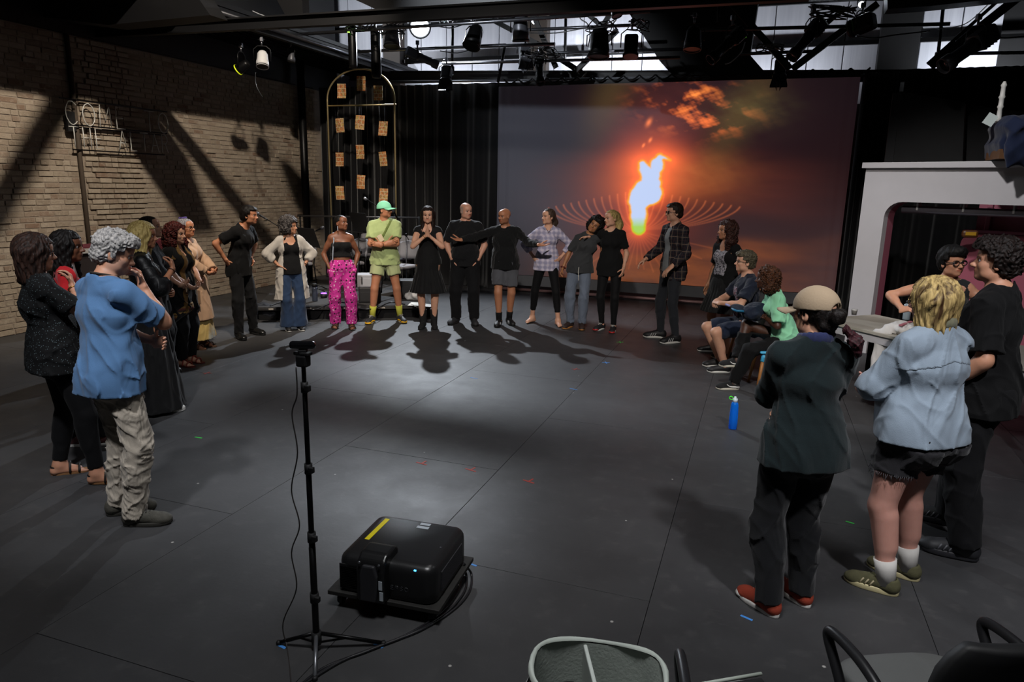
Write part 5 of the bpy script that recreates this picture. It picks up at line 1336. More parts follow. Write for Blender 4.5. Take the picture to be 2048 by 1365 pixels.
# ---------------------------------------------------------------- white portal set at the right
PO = Vector((1.17, 10.0, 0)); pd = Vector((1.44, -.85, 0)).normalized(); pn = Vector((pd.y, -pd.x, 0))          # pn points to the viewer's side
PM = Matrix((pd, -pn, Vector((0, 0, 1)))).transposed(); pang = math.atan2(pd.y, pd.x)
M_wset = plain('white_set_paint', '#b4b2b6', .6, var=.05, bs=.1); M_pink = plain('pink_paint', '#9c5a6c', .55, var=.06); M_pinkd = plain('pink_panel', '#a4586a', .5, var=.05)
t = thing('portal_frame', 'white set portal with a rounded opening and pink reveals', 'set piece', PO, pang)
poly = [(0, 0), (.29, 0), (.29, 1.74)]+[(.29+.19*(1-math.cos(a)), 1.74+.19*math.sin(a)) for a in [PI/2*k/6 for k in range(1, 7)]]+[(3.4, 1.93), (3.4, 2.33), (0, 2.33)]
XZ = Matrix(((1, 0, 0), (0, 0, 1), (0, 1, 0)))
MB().prism([(x, z) for x, z in poly], 0, .12, XZ).build('face', M_wset, t)
MB().box((1.7, .05, 2.365), (3.46, .22, .07), bev=.006).build('cap_rail', M_wset, t)
inn = poly[1:-2]; m = MB(); V = []
for (x, z) in inn: V += [(x, .121, z), (x, .30, z)]
m.add(V, [(2*i, 2*i+1, 2*i+3, 2*i+2) for i in range(len(inn)-1)]); o = m.build('reveal', M_pink, t); md = o.modifiers.new('t', 'SOLIDIFY'); md.thickness = .02
MB().tube([(.42, .2, 1.84), (3.4, .2, 1.84)], .045, 12).build('roller_tube', plain('grey_tube', '#6d6b73', .4), t)
for k in range(6): MB().box((.6+.5*k, .2, 1.88), (.02, .1, .09)).build('bracket', M_white, t)
# pink interior
def pslab(name, lab, cat, pts, back, th, mat, bev=0):
    m = MB(); m.prism(pts, back, back+th, XZ); o = m.build(name, mat, None, PO, (0, 0, pang)); return tag(o, lab, cat)
def rrect(x0, z0, x1, z1, r): 
    out = []
    for cx, cz, a0 in ((x1-r, z0+r, -PI/2), (x1-r, z1-r, 0), (x0+r, z1-r, PI/2), (x0+r, z0+r, PI)):
        out += [(cx+r*math.cos(a0+PI/2*k/5), cz+r*math.sin(a0+PI/2*k/5)) for k in range(6)]
    return out
pslab('pink_wall', 'dusky pink upper wall inside the white portal', 'set piece', [(1.02, 0), (3.4, 0), (3.4, 2.1), (1.02, 2.1)], .95, .03, M_pink)
MB().box((1.15, .93, 1.0), (.06, .05, 2.0), bev=.01).build('batten', M_pink, COL.objects[-1] if False else [o for o in COL.objects if o.name.startswith('pink_wall')][0])
pslab('pink_headboard', 'rounded glossy pink panel behind the two people at right', 'set piece', rrect(.93, .2, 3.4, 1.57, .14), .78, .07, M_pinkd)
c = AY(1922, 462, 9.9); t = thing('tape_roll_box', 'small yellow and brown object on the pink ledge', 'box', (c.x+.05, c.y-.2, c.z-.07))
MB().box((0, 0, .045), (.17, .08, .09), bev=.03).build('body', plain('brown_plastic', '#4a2a12', .5), t); MB().box((0, -.042, .05), (.11, .006, .04), bev=.002).build('yellow_band', plain('yellow_brown', '#a07a18', .5), t)
sh = pslab('ledge', 'pink ledge above the rounded panel', 'set piece', [(.95, 1.58), (3.4, 1.58), (3.4, 1.61), (.95, 1.61)], .72, .22, M_pink)
# black flats and the bed on top
slab('black_flat', 'tall black flat standing behind the portal, left one', 'flat', [(1802, 183), (1930, 205), (1925, 330), (1786, 328)], 11.3, .04, plain('flat_black', '#272728', .7, var=.3))
slab('black_flat', 'narrow side edge of the left black flat', 'flat', [(1786, 187), (1803, 183), (1787, 328), (1768, 328)], 11.32, .03, plain('flat_side', '#2c2c2e', .7))
slab('black_flat', 'black flat standing behind the bed, right one', 'flat', [(1932, 208), (2110, 232), (2110, 330), (1928, 330)], 11.6, .04, plain('flat_black', '#272728', .7))
t = thing('bed', 'bed with navy quilt and patterned pillow on top of the portal', 'bed', tuple(AY(2092, 322, 9.2)))
f = Field(); 
def qpost(D, X, Y, Z):
    return near_disp(D, X, Y, Z, lambda x, y, z: .010*np.abs(np.sin((x+z)*18))*1+.010*np.abs(np.sin((x-z)*18))-.012+.006*nz3(x*14, y*14, z*14, 1))
f.cone((-.40, 0, .33), (.9, .0, .35), .14, .14, .04, (0, 1, 0), 3.0); f.cone((-.42, -.34, .12), (.9, -.34, .12), .07, .07, .04, (0, 0, 1), 2.7)
f.cone((-.45, -.2, .14), (-.45, .3, .14), .06, .06, .05, (0, 0, 1), 2.4)
link('quilt', field_mesh('quilt', f, .012, cloth('quilt_navy', '#0e1831', .85, .2), qpost), t)
f = Field(); f.cone((.0, .05, .50), (.6, .1, .56), .09, .10, .05, (0, 1, 0), 2.2)
pil = link('pillow', field_mesh('pillow', f, .012, None or plain('tmp_p', '#7f99a0', .8)), t)
n = NT('patterned_pillow', .85); vv = n.n('ShaderNodeTexVoronoi'); n.set(vv.inputs['Vector'], n.coord()); vv.inputs['Scale'].default_value = 28
n.col(n.mix(n.ramp(vv.outputs['Distance'], [(.3, (1, 1, 1)), (.36, (0, 0, 0))]), srgb('#8fa9ad'), srgb('#2c4a5c'))); pil.data.materials.clear(); pil.data.materials.append(n.m)
MB().box((.2, 0, .06), (1.4, .5, .10)).build('bed_base', plain('wood_base', '#5a3c22', .6), t)
MB().lathe([(.02, .2), (.026, .22), (.026, .30), (.034, .31), (.026, .33), (.022, .42), (.032, .44), (.024, .46), (.024, .52), (.034, .54), (.024, .56), (.022, .64), (.030, .66), (.02, .68), (.012, .70)], (-.50, 0, .12), None, 16).build('turned_post', plain('white_post', '#b9b9b6', .5), t)
MB().box((-.60, -.1, .42), (.10, .01, .12), eul(y=.5)).build('tag_card', plain('white_card', '#b5c0bf', .7), t)
# white table with cloth, bottle, cup
T0 = Vector((.62, 7.80, .0)); td = Vector((.65, -.76, 0)).normalized(); tn = Vector((-td.y, td.x, 0)); tang = math.atan2(td.y, td.x)
t = thing('table', 'long cream-topped white table beside the portal', 'table', T0, tang)
MB().box((1.15, .41, .735), (2.3, .82, .03), bev=.003).build('table_top', plain('cream_laminate', '#a39d92', .5), t); MB().box((1.15, .41, .68), (2.26, .78, .08)).build('apron', M_wset, t)
for x in (.06, 2.24):
    for y in (.06, .76): MB().box((x, y, .32), (.05, .05, .64)).build('leg', M_blackm, t)
f = Field(); 
for k in range(9): f.ell((.0+.05*k, .03*math.sin(k*2.1), .04+.02*math.sin(k*1.3)), (.085, .13, .045), hrot(20*k, 0, 0), .03)
f.cone((.06, -.10, .06), (.02, -.16, .0), .03, .03, .03, (1, .3, 0), 3.2); f.cone((.02, -.16, .0), (.0, -.18, -.62), .022, .018, .03, (1, .3, 0), 4.2)
def cpost(D, X, Y, Z): return near_disp(D, X, Y, Z, lambda x, y, z: .012*nz3(x*38, y*30, z*9, 2.2)+.006*nz3(x*70, y*60, z*20, 1.2))
c = Vector(G(1792, 664, .75)); o = link('towel', field_mesh('towel', f, .009, cloth('white_towel', '#c9c7c6', .9, .4)), None, c, (0, 0, tang-.1)); o.data = field_mesh('towel', f, .008, cloth('white_towel', '#c9c7c6', .9, .4), cpost); tag(o, 'white cloth heaped on the table and hanging over its edge', 'cloth')
st = MB(); st.box((.1, .0, .10), (.03, .3, .01), eul(z=.5)); st.build('stripe', plain('pink_stripe', '#a8626c', .8), o)
def bottle(name, label, loc, r, h_, body, cap, label_mat=None):
    t = thing(name, label, 'bottle', loc); MB().lathe([(r*.9, 0), (r, .01), (r, h_*.35), (r*.88, h_*.45), (r, h_*.55), (r, h_*.72), (r*.5, h_*.80)], n=20).build('body', body, t)
    MB().lathe([(r*.62, h_*.78), (r*.62, h_*.90), (r*.3, h_*.92), (r*.26, h_), (.004, h_)], n=16).build('cap', cap, t); return t
c = Vector(G(1812, 640, .75)); bottle('water_bottle', 'squeeze water bottle with black lid on the table', (c.x, c.y, .75), .036, .22, plain('clear_grey', '#7d8a92', .2, spec=.6), M_black)
c = Vector(G(1708, 630, .75)); t = thing('cup', 'small clear tub at the far corner of the table', 'cup', (c.x, c.y, .75)); MB().lathe([(.024, 0), (.030, .045), (.032, .05)], n=16).build('body', plain('tub_clear', '#8c8a88', .3), t); MB().lathe([(.033, 0), (.033, .008)], (0, 0, .05), n=16).build('lid', M_white, t)
# dark lectern-like cabinet and wine coloured chair against the brick wall
t = thing('lectern', 'dark cabinet with a pale top against the brick wall at left', 'cabinet', (AX(160, 500, -8.6).x, AX(160, 500, -8.6).y, 0))
MB().box((0, 0, .52), (.42, .42, 1.04), bev=.01).build('body', plain('dark_wood', '#1c1412', .6), t); MB().box((0, 0, 1.06), (.5, 1.05, .035), bev=.005).build('top', plain('pale_top', '#8f8c88', .5), t)
for px, lab in ((352, 'wine red padded chair back behind the group at the wall'), (205, 'wine red padded chair beside the pale topped cabinet')):
    c = AX(px, 505, -8.45); t = thing('padded_chair', lab, 'chair', (c.x, c.y, 0), -PI/2); w_ = plain('wine_fabric', '#4a141e', .85)
    MB().box((0, 0, .46), (.5, .5, .09), bev=.04).build('seat', w_, t); MB().box((0, -.24, .86), (.48, .09, .55), bev=.04).build('backrest', w_, t)
    for sx in (-1, 1):
        for sy in (-1, 1): MB().tube([(sx*.21, sy*.2, .42), (sx*.22, sy*.22, 0)], .014, 8).build('leg', M_blackm, t)
# ---------------------------------------------------------------- tape marks
M_tape = {c: plain('tape_'+c, h, .6, emit=None) for c, h in (('red', '#983024'), ('blue', '#3f7fc4'), ('green', '#35b545'), ('white', '#b9b9b6'))}
def tape(label, px, py, c, shape, ang=0, L_=.095):
    p = G(px, py, 0); m = MB()
    for a, l, off in {'x': [(ang, L_, 0), (ang+1.35, L_, 0)], 't': [(ang, L_, 0), (ang+PI/2, L_*.6, L_*.3)], '-': [(ang, L_, 0)], '+': [(ang, L_, 0), (ang+PI/2, L_, 0)]}[shape]:
        m.box((math.cos(a)*off, math.sin(a)*off, .0012+.0006*len(m.V)/8), (l, .014, .0012), eul(z=a))
    tag(m.build('tape_mark', M_tape[c], None, p), label, 'tape mark')
for a in [('red tape cross on the floor near the left line of people', 414, 747, 'red', 'x', .3), ('red tape mark left of three in the middle of the floor', 843, 928, 'red', 't', -.2), ('red tape mark in the middle of the floor, middle of three', 941, 941, 'red', 't', -.25),
          ('red tape mark nearest the projector, right of three', 1057, 964, 'red', 't', -.3), ('red tape cross right of centre on the floor', 1151, 739, 'red', 'x', .1), ('blue tape cross beside the faint seam at right', 1212, 726, 'blue', '+', .4),
          ('short blue tape strip in front of the man with open arms', 948, 757, 'blue', '-', -.3), ('short blue tape strip right of centre', 1147, 779, 'blue', '-', -.35), ('tiny green tape strip behind the camera stand', 397, 876, 'green', '-', 0, .07),
          ('green tape cross in front of the blonde woman', 1240, 685, 'green', 'x', .5), ('tiny green tape strip between cap and denim wearers', 1700, 1046, 'green', '-', -.3, .05), ('blue tape strip beside the rust sneaker', 1493, 1237, 'blue', '-', -.4, .06),
          ('blue tape piece by the projector cart corner', 944, 1130, 'blue', '-', -.2, .06), ('blue tape under the left foot of the camera stand', 563, 1294, 'blue', '-', -.2, .05), ('blue tape under the right foot of the camera stand', 757, 1293, 'blue', '-', -.2, .05)]: tape(*a)
# ---------------------------------------------------------------- camera stand
B0 = Vector(G(634, 1300, 0)); topz = AY(606, 712, B0.y).z
t = thing('camera_stand', 'slim black tripod stand holding a webcam in the foreground', 'tripod', B0); tx = AY(606, 712, B0.y).x-B0.x
S_ = lambda z: Vector((tx*z/topz, 0, z))
MB().tube([S_(.06), S_(.5)], .0145, 12).build('pole', M_blackm, t)
zz = [.42, .70, .98, topz-.14]; rs = [.0135, .012, .0105, .009]
zz = [AY(628, 1195, B0.y).z, AY(626, 1075, B0.y).z, AY(619, 938, B0.y).z, AY(611, 775, B0.y).z]
pr = [.5]+zz[1:]
for k in range(4):
    a, b_ = zz[k], (zz[k+1] if k < 3 else topz-.03); MB().tube([S_(a), S_(b_)], rs[k], 12).build('pole', M_blackm, t)
    c = MB(); c.tube([S_(a-.022), S_(a+.022)], rs[k]+.006, 12); c.box(S_(a)+Vector((.022, -.01, 0)), (.022, .02, .026), bev=.004); c.build('collar', M_black, t)
hub = MB(); hub.tube([S_(.03), S_(.09)], .022, 12); hub.build('hub', M_black, t)
for (px, py, mt) in ((558, 1290, M_blackm), (767, 1291, M_blackm), (630, 1362, M_alu)):
    e_ = Vector(G(px, py, 0))-B0; e_.z = .010; lg = MB(); lg.tube([S_(.085), e_], .009, 8); o = lg.build('leg', mt, t); MB().lathe([(.011, 0), (.013, .012), (.009, .02)], e_-Vector((0, 0, .01)), None, 10).build('rubber_foot', M_black, o)
    MB().tube([S_(.035), e_*.5+Vector((0, 0, .045))], .005, 6).build('brace', M_blackm, t)
hd = MB(); hd.box(S_(topz-.02), (.05, .04, .05), bev=.008); hd.box(S_(topz+.0)+Vector((0, 0, .01)), (.07, .035, .014), bev=.004); hd.build('mount', M_black, t)
wc = thing('webcam', 'black webcam clipped on top of the tripod stand', 'camera', B0+S_(topz+.032), .35); MB().box((0, 0, .012), (.105, .032, .032), bev=.012).build('housing', plain('gloss_black', '#101012', .15, spec=.7), wc)
MB().tube([(.0, .014, .012), (.0, .022, .012)], .012, 14).build('lens', M_lens, wc); MB().box((0, .0, -.012), (.035, .03, .016), bev=.004).build('clip', M_black, wc)
cp = [(592, 735), (594, 790), (584, 830), (595, 906), (583, 981), (599, 1051), (583, 1106), (593, 1177), (566, 1247)]
cable('thin dark cable hanging wavily from the webcam', [AY(x, y, B0.y-.02) for x, y in cp]+[Vector(G(575, 1300, .006)), Vector(G(583, 1375, .006))], .0028, plain('webcam_cord', '#2a2625', .6))
# ---------------------------------------------------------------- projector on its cart
c0 = Vector(G(655, 1186, .075)); c1 = Vector(G(878, 1228, .075)); c2 = Vector(G(938, 1118, .075)); ux = (c1-c0); wd = ux.length; ux.normalize(); uy = Vector((-ux.y, ux.x, 0)); dp = max(.45, (c2-c1).dot(uy)); ca = math.atan2(ux.y, ux.x)
t = thing('projector_cart', 'low black wooden cart on casters under the projector', 'cart', (c0.x, c0.y, 0), ca)
MB().box((wd/2, dp/2, .077), (wd, dp, .022), bev=.003).build('board', plain('scuffed_board', '#1c1b19', .7, var=.6, vs=30), t)
for x in (.05, wd-.05):
    for y in (.05, dp-.05):
        k = MB(); k.tube([(x-.012, y, .03), (x+.012, y, .03)], .028, 14); o = k.build('caster', M_black, t); MB().box((x, y, .062), (.05, .05, .008)).build('caster_plate', M_alu, o)
pw, pdp, ph = wd*.87, dp*.92, .19; p0 = c0+ux*.045+uy*.02
t = thing('projector', 'large black stage projector with an upright periscope lens', 'projector', (p0.x, p0.y, .088), ca)
f = Field()
def rbox(f, x0, x1, y0, y1, z0, z1, r): 
    pass
def rounded_body(w, d, h_, rc, rt):
    V = []; F = []; n = 6; ring = []
    def outline(ins):
        o_ = []
        for cx, cy, a0 in ((w-rc, rc, -PI/2), (w-rc, d-rc, 0), (rc, d-rc, PI/2), (rc, rc, PI)):
            for k in range(n+1): a = a0+PI/2*k/n; o_.append((cx+(rc-ins)*math.cos(a), cy+(rc-ins)*math.sin(a)))
        return o_
    lv = [(.006, 0), (0, .01), (0, h_-rt)]+[(rt*(1-math.cos(PI/2*k/5)), h_-rt+rt*math.sin(PI/2*k/5)) for k in range(1, 6)]
    for ins, z in lv: V += [(x, y, z) for x, y in outline(ins)]
    q = 4*(n+1)
    for l in range(len(lv)-1):
        for k in range(q): F.append((l*q+k, l*q+(k+1) % q, (l+1)*q+(k+1) % q, (l+1)*q+k))
    F.append(tuple(range(q))[::-1]); F.append(tuple((len(lv)-1)*q+k for k in range(q))); return V, F
M_proj = plain('projector_black', '#1a1a1b', .33, 0, .5, var=.1, bs=.05, bscale=400)
MB().add(*rounded_body(pw, pdp, ph, .06, .045), True).build('housing', M_proj, t)
lx = pw*.40; lw = .145
R_ = MB(); pl = [(-.055, .0), (-.055, .16), (-.04, .205), (-.005, .235), (.085, .235), (.115, .215), (.115, .12), (.03, .0)]
YZ = Matrix(((0, 0, 1), (1, 0, 0), (0, 1, 0)))
tur = MB().prism([(y, z) for y, z in pl], lx-lw/2, lx+lw/2, YZ).build('lens_turret', plain('turret_black', '#151516', .3, 0, .5), t); md = tur.modifiers.new('b', 'BEVEL'); md.width = .014; md.segments = 3
fc = MB().prism([(-.045, -.10), (.035, -.10), (.045, .03), (.03, .085), (-.03, .085), (-.045, .03)], 0, .022, Matrix(((1, 0, 0), (0, 0, -1), (0, 1, 0)))).build('lens_cover', plain('cover_grey', '#2b2b2e', .4), tur, (lx, -.052, .115)); md = fc.modifiers.new('b', 'BEVEL'); md.width = .008; md.segments = 2
for x in (-.05, .05): MB().tube([(lx+x, -.056, .205), (lx+x, -.062, .205)], .006, 8).build('screw', M_alu, tur)
gr = MB()
for k in range(13): gr.box((pw*.135, -.001, .022+.0092*k), (pw*.20, .006, .0035))
gr.build('vent_slats', M_blackm, t)
MB().box((pw*.135, .003, .08), (pw*.22, .006, .13), bev=.002).build('vent_recess', M_black, t)
MB().box((pw+.001, pdp*.50, .082), (.006, pdp*.62, .105), bev=.002).build('side_grille', plain('side_mesh', '#2c2c30', .6, bs=.8, bscale=300), t)
MB().box((.075, pdp*.62, ph+.0008), (.026, pdp*.50, .0016), eul(z=-.02)).build('yellow_strip', plain('yellow_tape', '#cdbf14', .5), t)
for k in range(2): MB().box((pw*.58, pdp*.80+.036*k, ph+.0008), (.065-.01*k, .024, .0014)).build('white_label', plain('paper_label', '#a9b1b8', .6), t)
for k in range(2): MB().box((lx+.055+.004*k, -.058, .10-.055*k), (.018, .003, .044)).build('white_label', plain('paper_label', '#a9b1b8', .6), t)
bt = MB()
for k in range(7): bt.box((pw*.66+.02*(k % 4), .022-.012*(k//4), ph-.018-.012*(k//4)), (.010, .006, .010), eul(.8))
bt.build('buttons', M_greyp, t); MB().box((pw*.66+.072, .012, ph-.028), (.011, .006, .022), eul(.5)).build('status_light', M_led['blue'], t)
for x, y in ((pw*.9, pdp*.45), (pw*.26, pdp*.12)): MB().lathe([(.004, .002), (.005, 0)], (x, y, ph), None, 8).build('screw', M_alu, t)
for x in (.05, pw-.05):
    for y in (.05, pdp-.05): MB().lathe([(.016, -.001), (.018, .012)], (x, y, -.001), None, 10).build('foot', M_black, t)
GL = dict(LET, P=[[(.1, 0), (.1, 1), (.65, 1), (.85, .85), (.85, .65), (.65, .5), (.1, .5)]], S=[[(.85, .88), (.5, 1), (.15, .85), (.2, .6), (.8, .4), (.85, .15), (.5, 0), (.12, .12)]], N=[[(.1, 0), (.1, 1), (.88, 0), (.88, 1)]])
lt = MB()
for k, ch in enumerate('EPSON'):
    for s_ in GL[ch]: lt.tube([(pw*.56+.024*k+.018*x, -.003, .058+.020*y) for x, y in s_], .0018, 4)
lt.build('lettering', plain('dim_letters', '#303134', .4), t)
for k, (dx_, lab) in enumerate(((0, 'outermost black cable curving from the projector cart'), (10, 'middle black cable curving from the projector cart'), (22, 'innermost black cable running from the projector to the lower left'))):
    P_ = [(928-dx_*.6, 1128), (943-dx_, 1150+3*k), (938-dx_, 1185), (905-dx_, 1222+2*k), (840-dx_, 1262+3*k), (760-dx_, 1292+5*k), (680-dx_*1.5, 1325+6*k), (600-dx_, 1375+8*k)]
    cable(lab, [Vector(G(*P_[0], .10))]+[Vector(G(x, y, .008)) for x, y in P_[1:]], .006)
# ---------------------------------------------------------------- blue water bottle
def glassy(name, c, rough=.08, tr=.85):
    n = NT(name, rough, 0, .5); n.col(srgb(c)); n.b.inputs['Transmission Weight'].default_value = tr; n.b.inputs['IOR'].default_value = 1.25; return n.m
p = G(1465, 858, 0); t = thing('water_bottle', 'tall translucent blue water bottle with green loop on the floor', 'bottle', p)
MB().lathe([(.030, .0), (.036, .006), (.037, .10), (.034, .18), (.031, .225), (.022, .245)], n=22).build('body', glassy('blue_plastic', '#1a86ff', .15, .55), t)
MB().lathe([(.022, .243), (.022, .275), (.010, .278), (.009, .292), (.002, .293)], n=16).build('cap', plain('clear_cap', '#b9c6cc', .3), t)
MB().tube(catmull([(-.01, 0, .272), (-.035, 0, .29), (-.05, 0, .275), (-.035, 0, .262), (-.01, 0, .268)], 5), .0045, 6).build('loop', plain('lime_loop', '#3fe02a', .4), t)
# ---------------------------------------------------------------- chairs of the two seated people
M_bluec = plain('sky_blue_plastic', '#3f9fc8', .4); M_woodl = plain('beech_leg', '#8a5a2a', .5, var=.2, vs=30)
def blue_chair(name, label, loc, head, seatm, back=True, caster=False, zs=.45, w=.46):
    t = thing(name, label, 'chair', loc, -math.radians(head)); MB().box((0, 0, zs-.012), (w, .44, .025), bev=.011).build('seat', seatm, t)
    for sx in (-1, 1):
        for sy in (-1, 1):
            b = (sx*(w/2+.02), sy*.225, .03 if caster else 0); o = MB().tube([(sx*(w/2-.05), sy*.17, zs-.02), b], [.021, .014], 10).build('leg', M_woodl, t)
            MB().tube([(sx*(w/2-.055), sy*.165, zs-.015), (sx*(w/2-.03), sy*.185, zs-.11)], [.026, .024], 10).build('leg_socket', seatm, o)
            if caster: MB().lathe([(.004, .0), (.018, .006), (.023, .02), (.018, .034), (.008, .04)], (b[0], b[1], 0), None, 12).build('ball_caster', plain('brass_black', '#6a5a38', .2, .9), o)
    if back:
        for sx in (-1, 1): MB().tube([(sx*.20, -.20, zs), (sx*.21, -.26, zs+.38)], .015, 8).build('back_post', seatm, t)
        m = MB(); P0_ = [(.21*math.sin(a), -.20-.07*math.cos(a), 0) for a in [(-1.2+2.4*k/10) for k in range(11)]]
        V = [(x*1.05, y, zs+.26+.14*h_) for h_ in (0, .5, 1) for (x, y, _) in P0_]; F = [(r_*11+k, r_*11+k+1, (r_+1)*11+k+1, (r_+1)*11+k) for r_ in (0, 1) for k in range(10)]
        m.add(V, F, True); o = m.build('backrest', seatm, t); md = o.modifiers.new('t', 'SOLIDIFY'); md.thickness = .012
    return t
blue_chair('chair', 'sky blue plastic chair with wooden legs under the woman in mint', (.28, 7.56, 0), -100, M_bluec)
blue_chair('stool', 'wooden legged stool on ball casters under the seated man', (.05, 8.40, 0), -112, plain('dark_seat', '#22252c', .6), False, True, .46, .44)
# ---------------------------------------------------------------- office chairs and open bag in the foreground
def office_chair(label, loc, head, arms=(-1, 1), back=True, zs=.46, ah=1.0, bh=.44):
    t = thing('office_chair', label, 'chair', loc, -math.radians(head)); g = plain('grey_seat_fabric', '#5f605f', .9, bs=.25, bscale=250)
    f = Field(); f.cone((-.12, 0, zs), (.12, 0, zs), .03, .03, .03, (0, 1, 0), 8.0); 
    m = MB(); ol = [(.25*(abs(math.cos(a))**.55)*(1 if math.cos(a) > 0 else -1), .25*(abs(math.sin(a))**.55)*(1 if math.sin(a) > 0 else -1)) for a in [2*PI*k/36 for k in range(36)]]
    lv = [(.88, -.045), (.98, -.03), (1, -.005), (.98, .018), (.90, .032), (.70, .038), (.35, .036)]; V = [(x*s_, y*s_, zs+z) for s_, z in lv for x, y in ol]
    F = [(i*36+k, i*36+(k+1) % 36, (i+1)*36+(k+1) % 36, (i+1)*36+k) for i in range(6) for k in range(36)]+[tuple(range(36))[::-1], tuple(6*36+k for k in range(36))]
    m.add(V, F, True); m.build('seat', g, t); MB().box((0, 0, zs-.06), (.40, .40, .03), bev=.01).build('seat_pan', M_black, t)
    if arms:
        for sx in arms:
            MB().tube(catmull([(sx*.27, .02, zs-.04), (sx*.275, .10, zs+.08*ah), (sx*.28, .17, zs+.19*ah), (sx*.28, .13, zs+.225*ah), (sx*.28, -.02, zs+.225*ah), (sx*.28, -.14, zs+.17*ah), (sx*.285, -.18, zs+.04), (sx*.26, -.14, zs-.05)], 6), .017, 10).build('armrest', plain('arm_plastic', '#1d1d1f', .4), t)
    if back:
        V = []; nn = 11
        for j in range(7):
            for i in range(nn): x = -.23+.46*i/(nn-1); w_ = math.sqrt(max(.2, 1-((j-3)/4.2)**2)); V.append((x*w_, -.27-.03*j/6+.05*(x/.23)**2, zs+.12+bh*j/6))
        mb = MB(); mb.add(V, [(j*nn+i, j*nn+i+1, (j+1)*nn+i+1, (j+1)*nn+i) for j in range(6) for i in range(nn-1)], True); o = mb.build('backrest', M_black, t); md = o.modifiers.new('t', 'SOLIDIFY'); md.thickness = .05; md = o.modifiers.new('b', 'BEVEL'); md.width = .015; md.segments = 2
        MB().box((0, -.25, zs+.08), (.08, .03, .3), bev=.01).build('back_bracket', M_black, t)
    MB().tube([(0, 0, .08), (0, 0, zs-.05)], .025, 12).build('column', M_blackm, t)
    for k in range(5):
        a = 2*PI*k/5+.3; o = MB().tube([(0, 0, .10), (.27*math.cos(a), .27*math.sin(a), .065)], [.026, .016], 8).build('base_arm', M_black, t); MB().tube([(.27*math.cos(a)-.02, .27*math.sin(a), .028), (.27*math.cos(a)+.02, .27*math.sin(a), .028)], .027, 12).build('caster', M_black, o)
    return t
S_0 = G(1872, 1396, .47); B_0 = G(2066, 1340, .80); office_chair('grey office chair with black loop armrests and curved black back in the foreground', (S_0[0], S_0[1], 0), math.degrees(math.atan2(S_0[0]-B_0[0], S_0[1]-B_0[1])), (-1, 1), True, .43, .85, .30)
p = G(1562, 1470, .48); office_chair('second grey office chair mostly cut off at the bottom edge', (p[0], p[1]-.02, 0), -12, (-1,), False, .46, .70)
bp = G(1196, 1345, .50); t = thing('open_bag', 'open black bag with pale grey padded lining in the foreground', 'bag', (bp[0], bp[1], 0), .1)
M_ling = plain('lining_grey', '#a2a9a2', .85, bs=.3, bscale=90); bw, bd_ = .215, .17; ol = [(bw*(abs(math.cos(a))**.8)*(1 if math.cos(a) > 0 else -1), bd_*(abs(math.sin(a))**.8)*(1 if math.sin(a) > 0 else -1)) for a in [2*PI*k/40 for k in range(40)]]
def shell(lv, mat, name, par, wob=0):
    V = []; nn = len(ol)
    for li, (s_, z) in enumerate(lv):
        for k, (x, y) in enumerate(ol): V.append((x*s_+wob*math.sin(k*1.1+li), y*s_+wob*math.cos(k*.9+li), z+.012*math.sin(k*.33+1)))
    m = MB(); m.add(V, [(i*nn+k, i*nn+(k+1) % nn, (i+1)*nn+(k+1) % nn, (i+1)*nn+k) for i in range(len(lv)-1) for k in range(nn)], True); return m.build(name, mat, par)
shell([(.1, .015), (.92, .015), (1.02, .15), (1.06, .35), (1.03, .47), (1.02, .50)], cloth('bag_nylon', '#101114', .7), 'outer_shell', t, .003)
shell([(.99, .495), (.95, .40), (.92, .25), (.88, .08), (.1, .07)], M_ling, 'lining', t, .003); shell([(1.04, .492), (1.03, .508), (.99, .512), (.965, .50)], plain('lining_binding', '#a9b0a8', .7), 'binding', t, .002)
MB().box((-.02, .02, .30), (.014, .29, .36), eul(z=.3), bev=.005).build('divider', plain('divider_grey', '#b4bab4', .8), t); MB().box((.10, -.02, .22), (.20, .012, .28), eul(z=-.15), bev=.004).build('divider', plain('divider_grey', '#b4bab4', .8), t)
MB().tube([(-.09, .02, .1), (-.09, .02, .40)], .042, 16).build('flask_inside', M_black, t); MB().box((.04, -.02, .40), (.05, .04, .05), eul(z=.4), bev=.006).build('white_box', M_white, t)
MB().tube([(.04, -.06, .38), (.12, -.08, .36)], .012, 8).build('red_strap', plain('red_strap', '#a02018', .6), t)
shell([(1.06, .42), (1.09, .40), (1.10, .30), (1.07, .12)], M_velour, 'side_flap', t, .004)
p = G(1470, 1372, .55); t = thing('folder', 'black folder with a pale edge lying on the second office chair', 'folder', (p[0], p[1], .505), .55); MB().box((0, 0, .0), (.26, .12, .016), bev=.004).build('cover', M_black, t); MB().tube([(-.13, .058, .014), (.13, .062, .020)], .006, 8).build('pale_edge', plain('pale_edge', '#a8b0a6', .6), t)

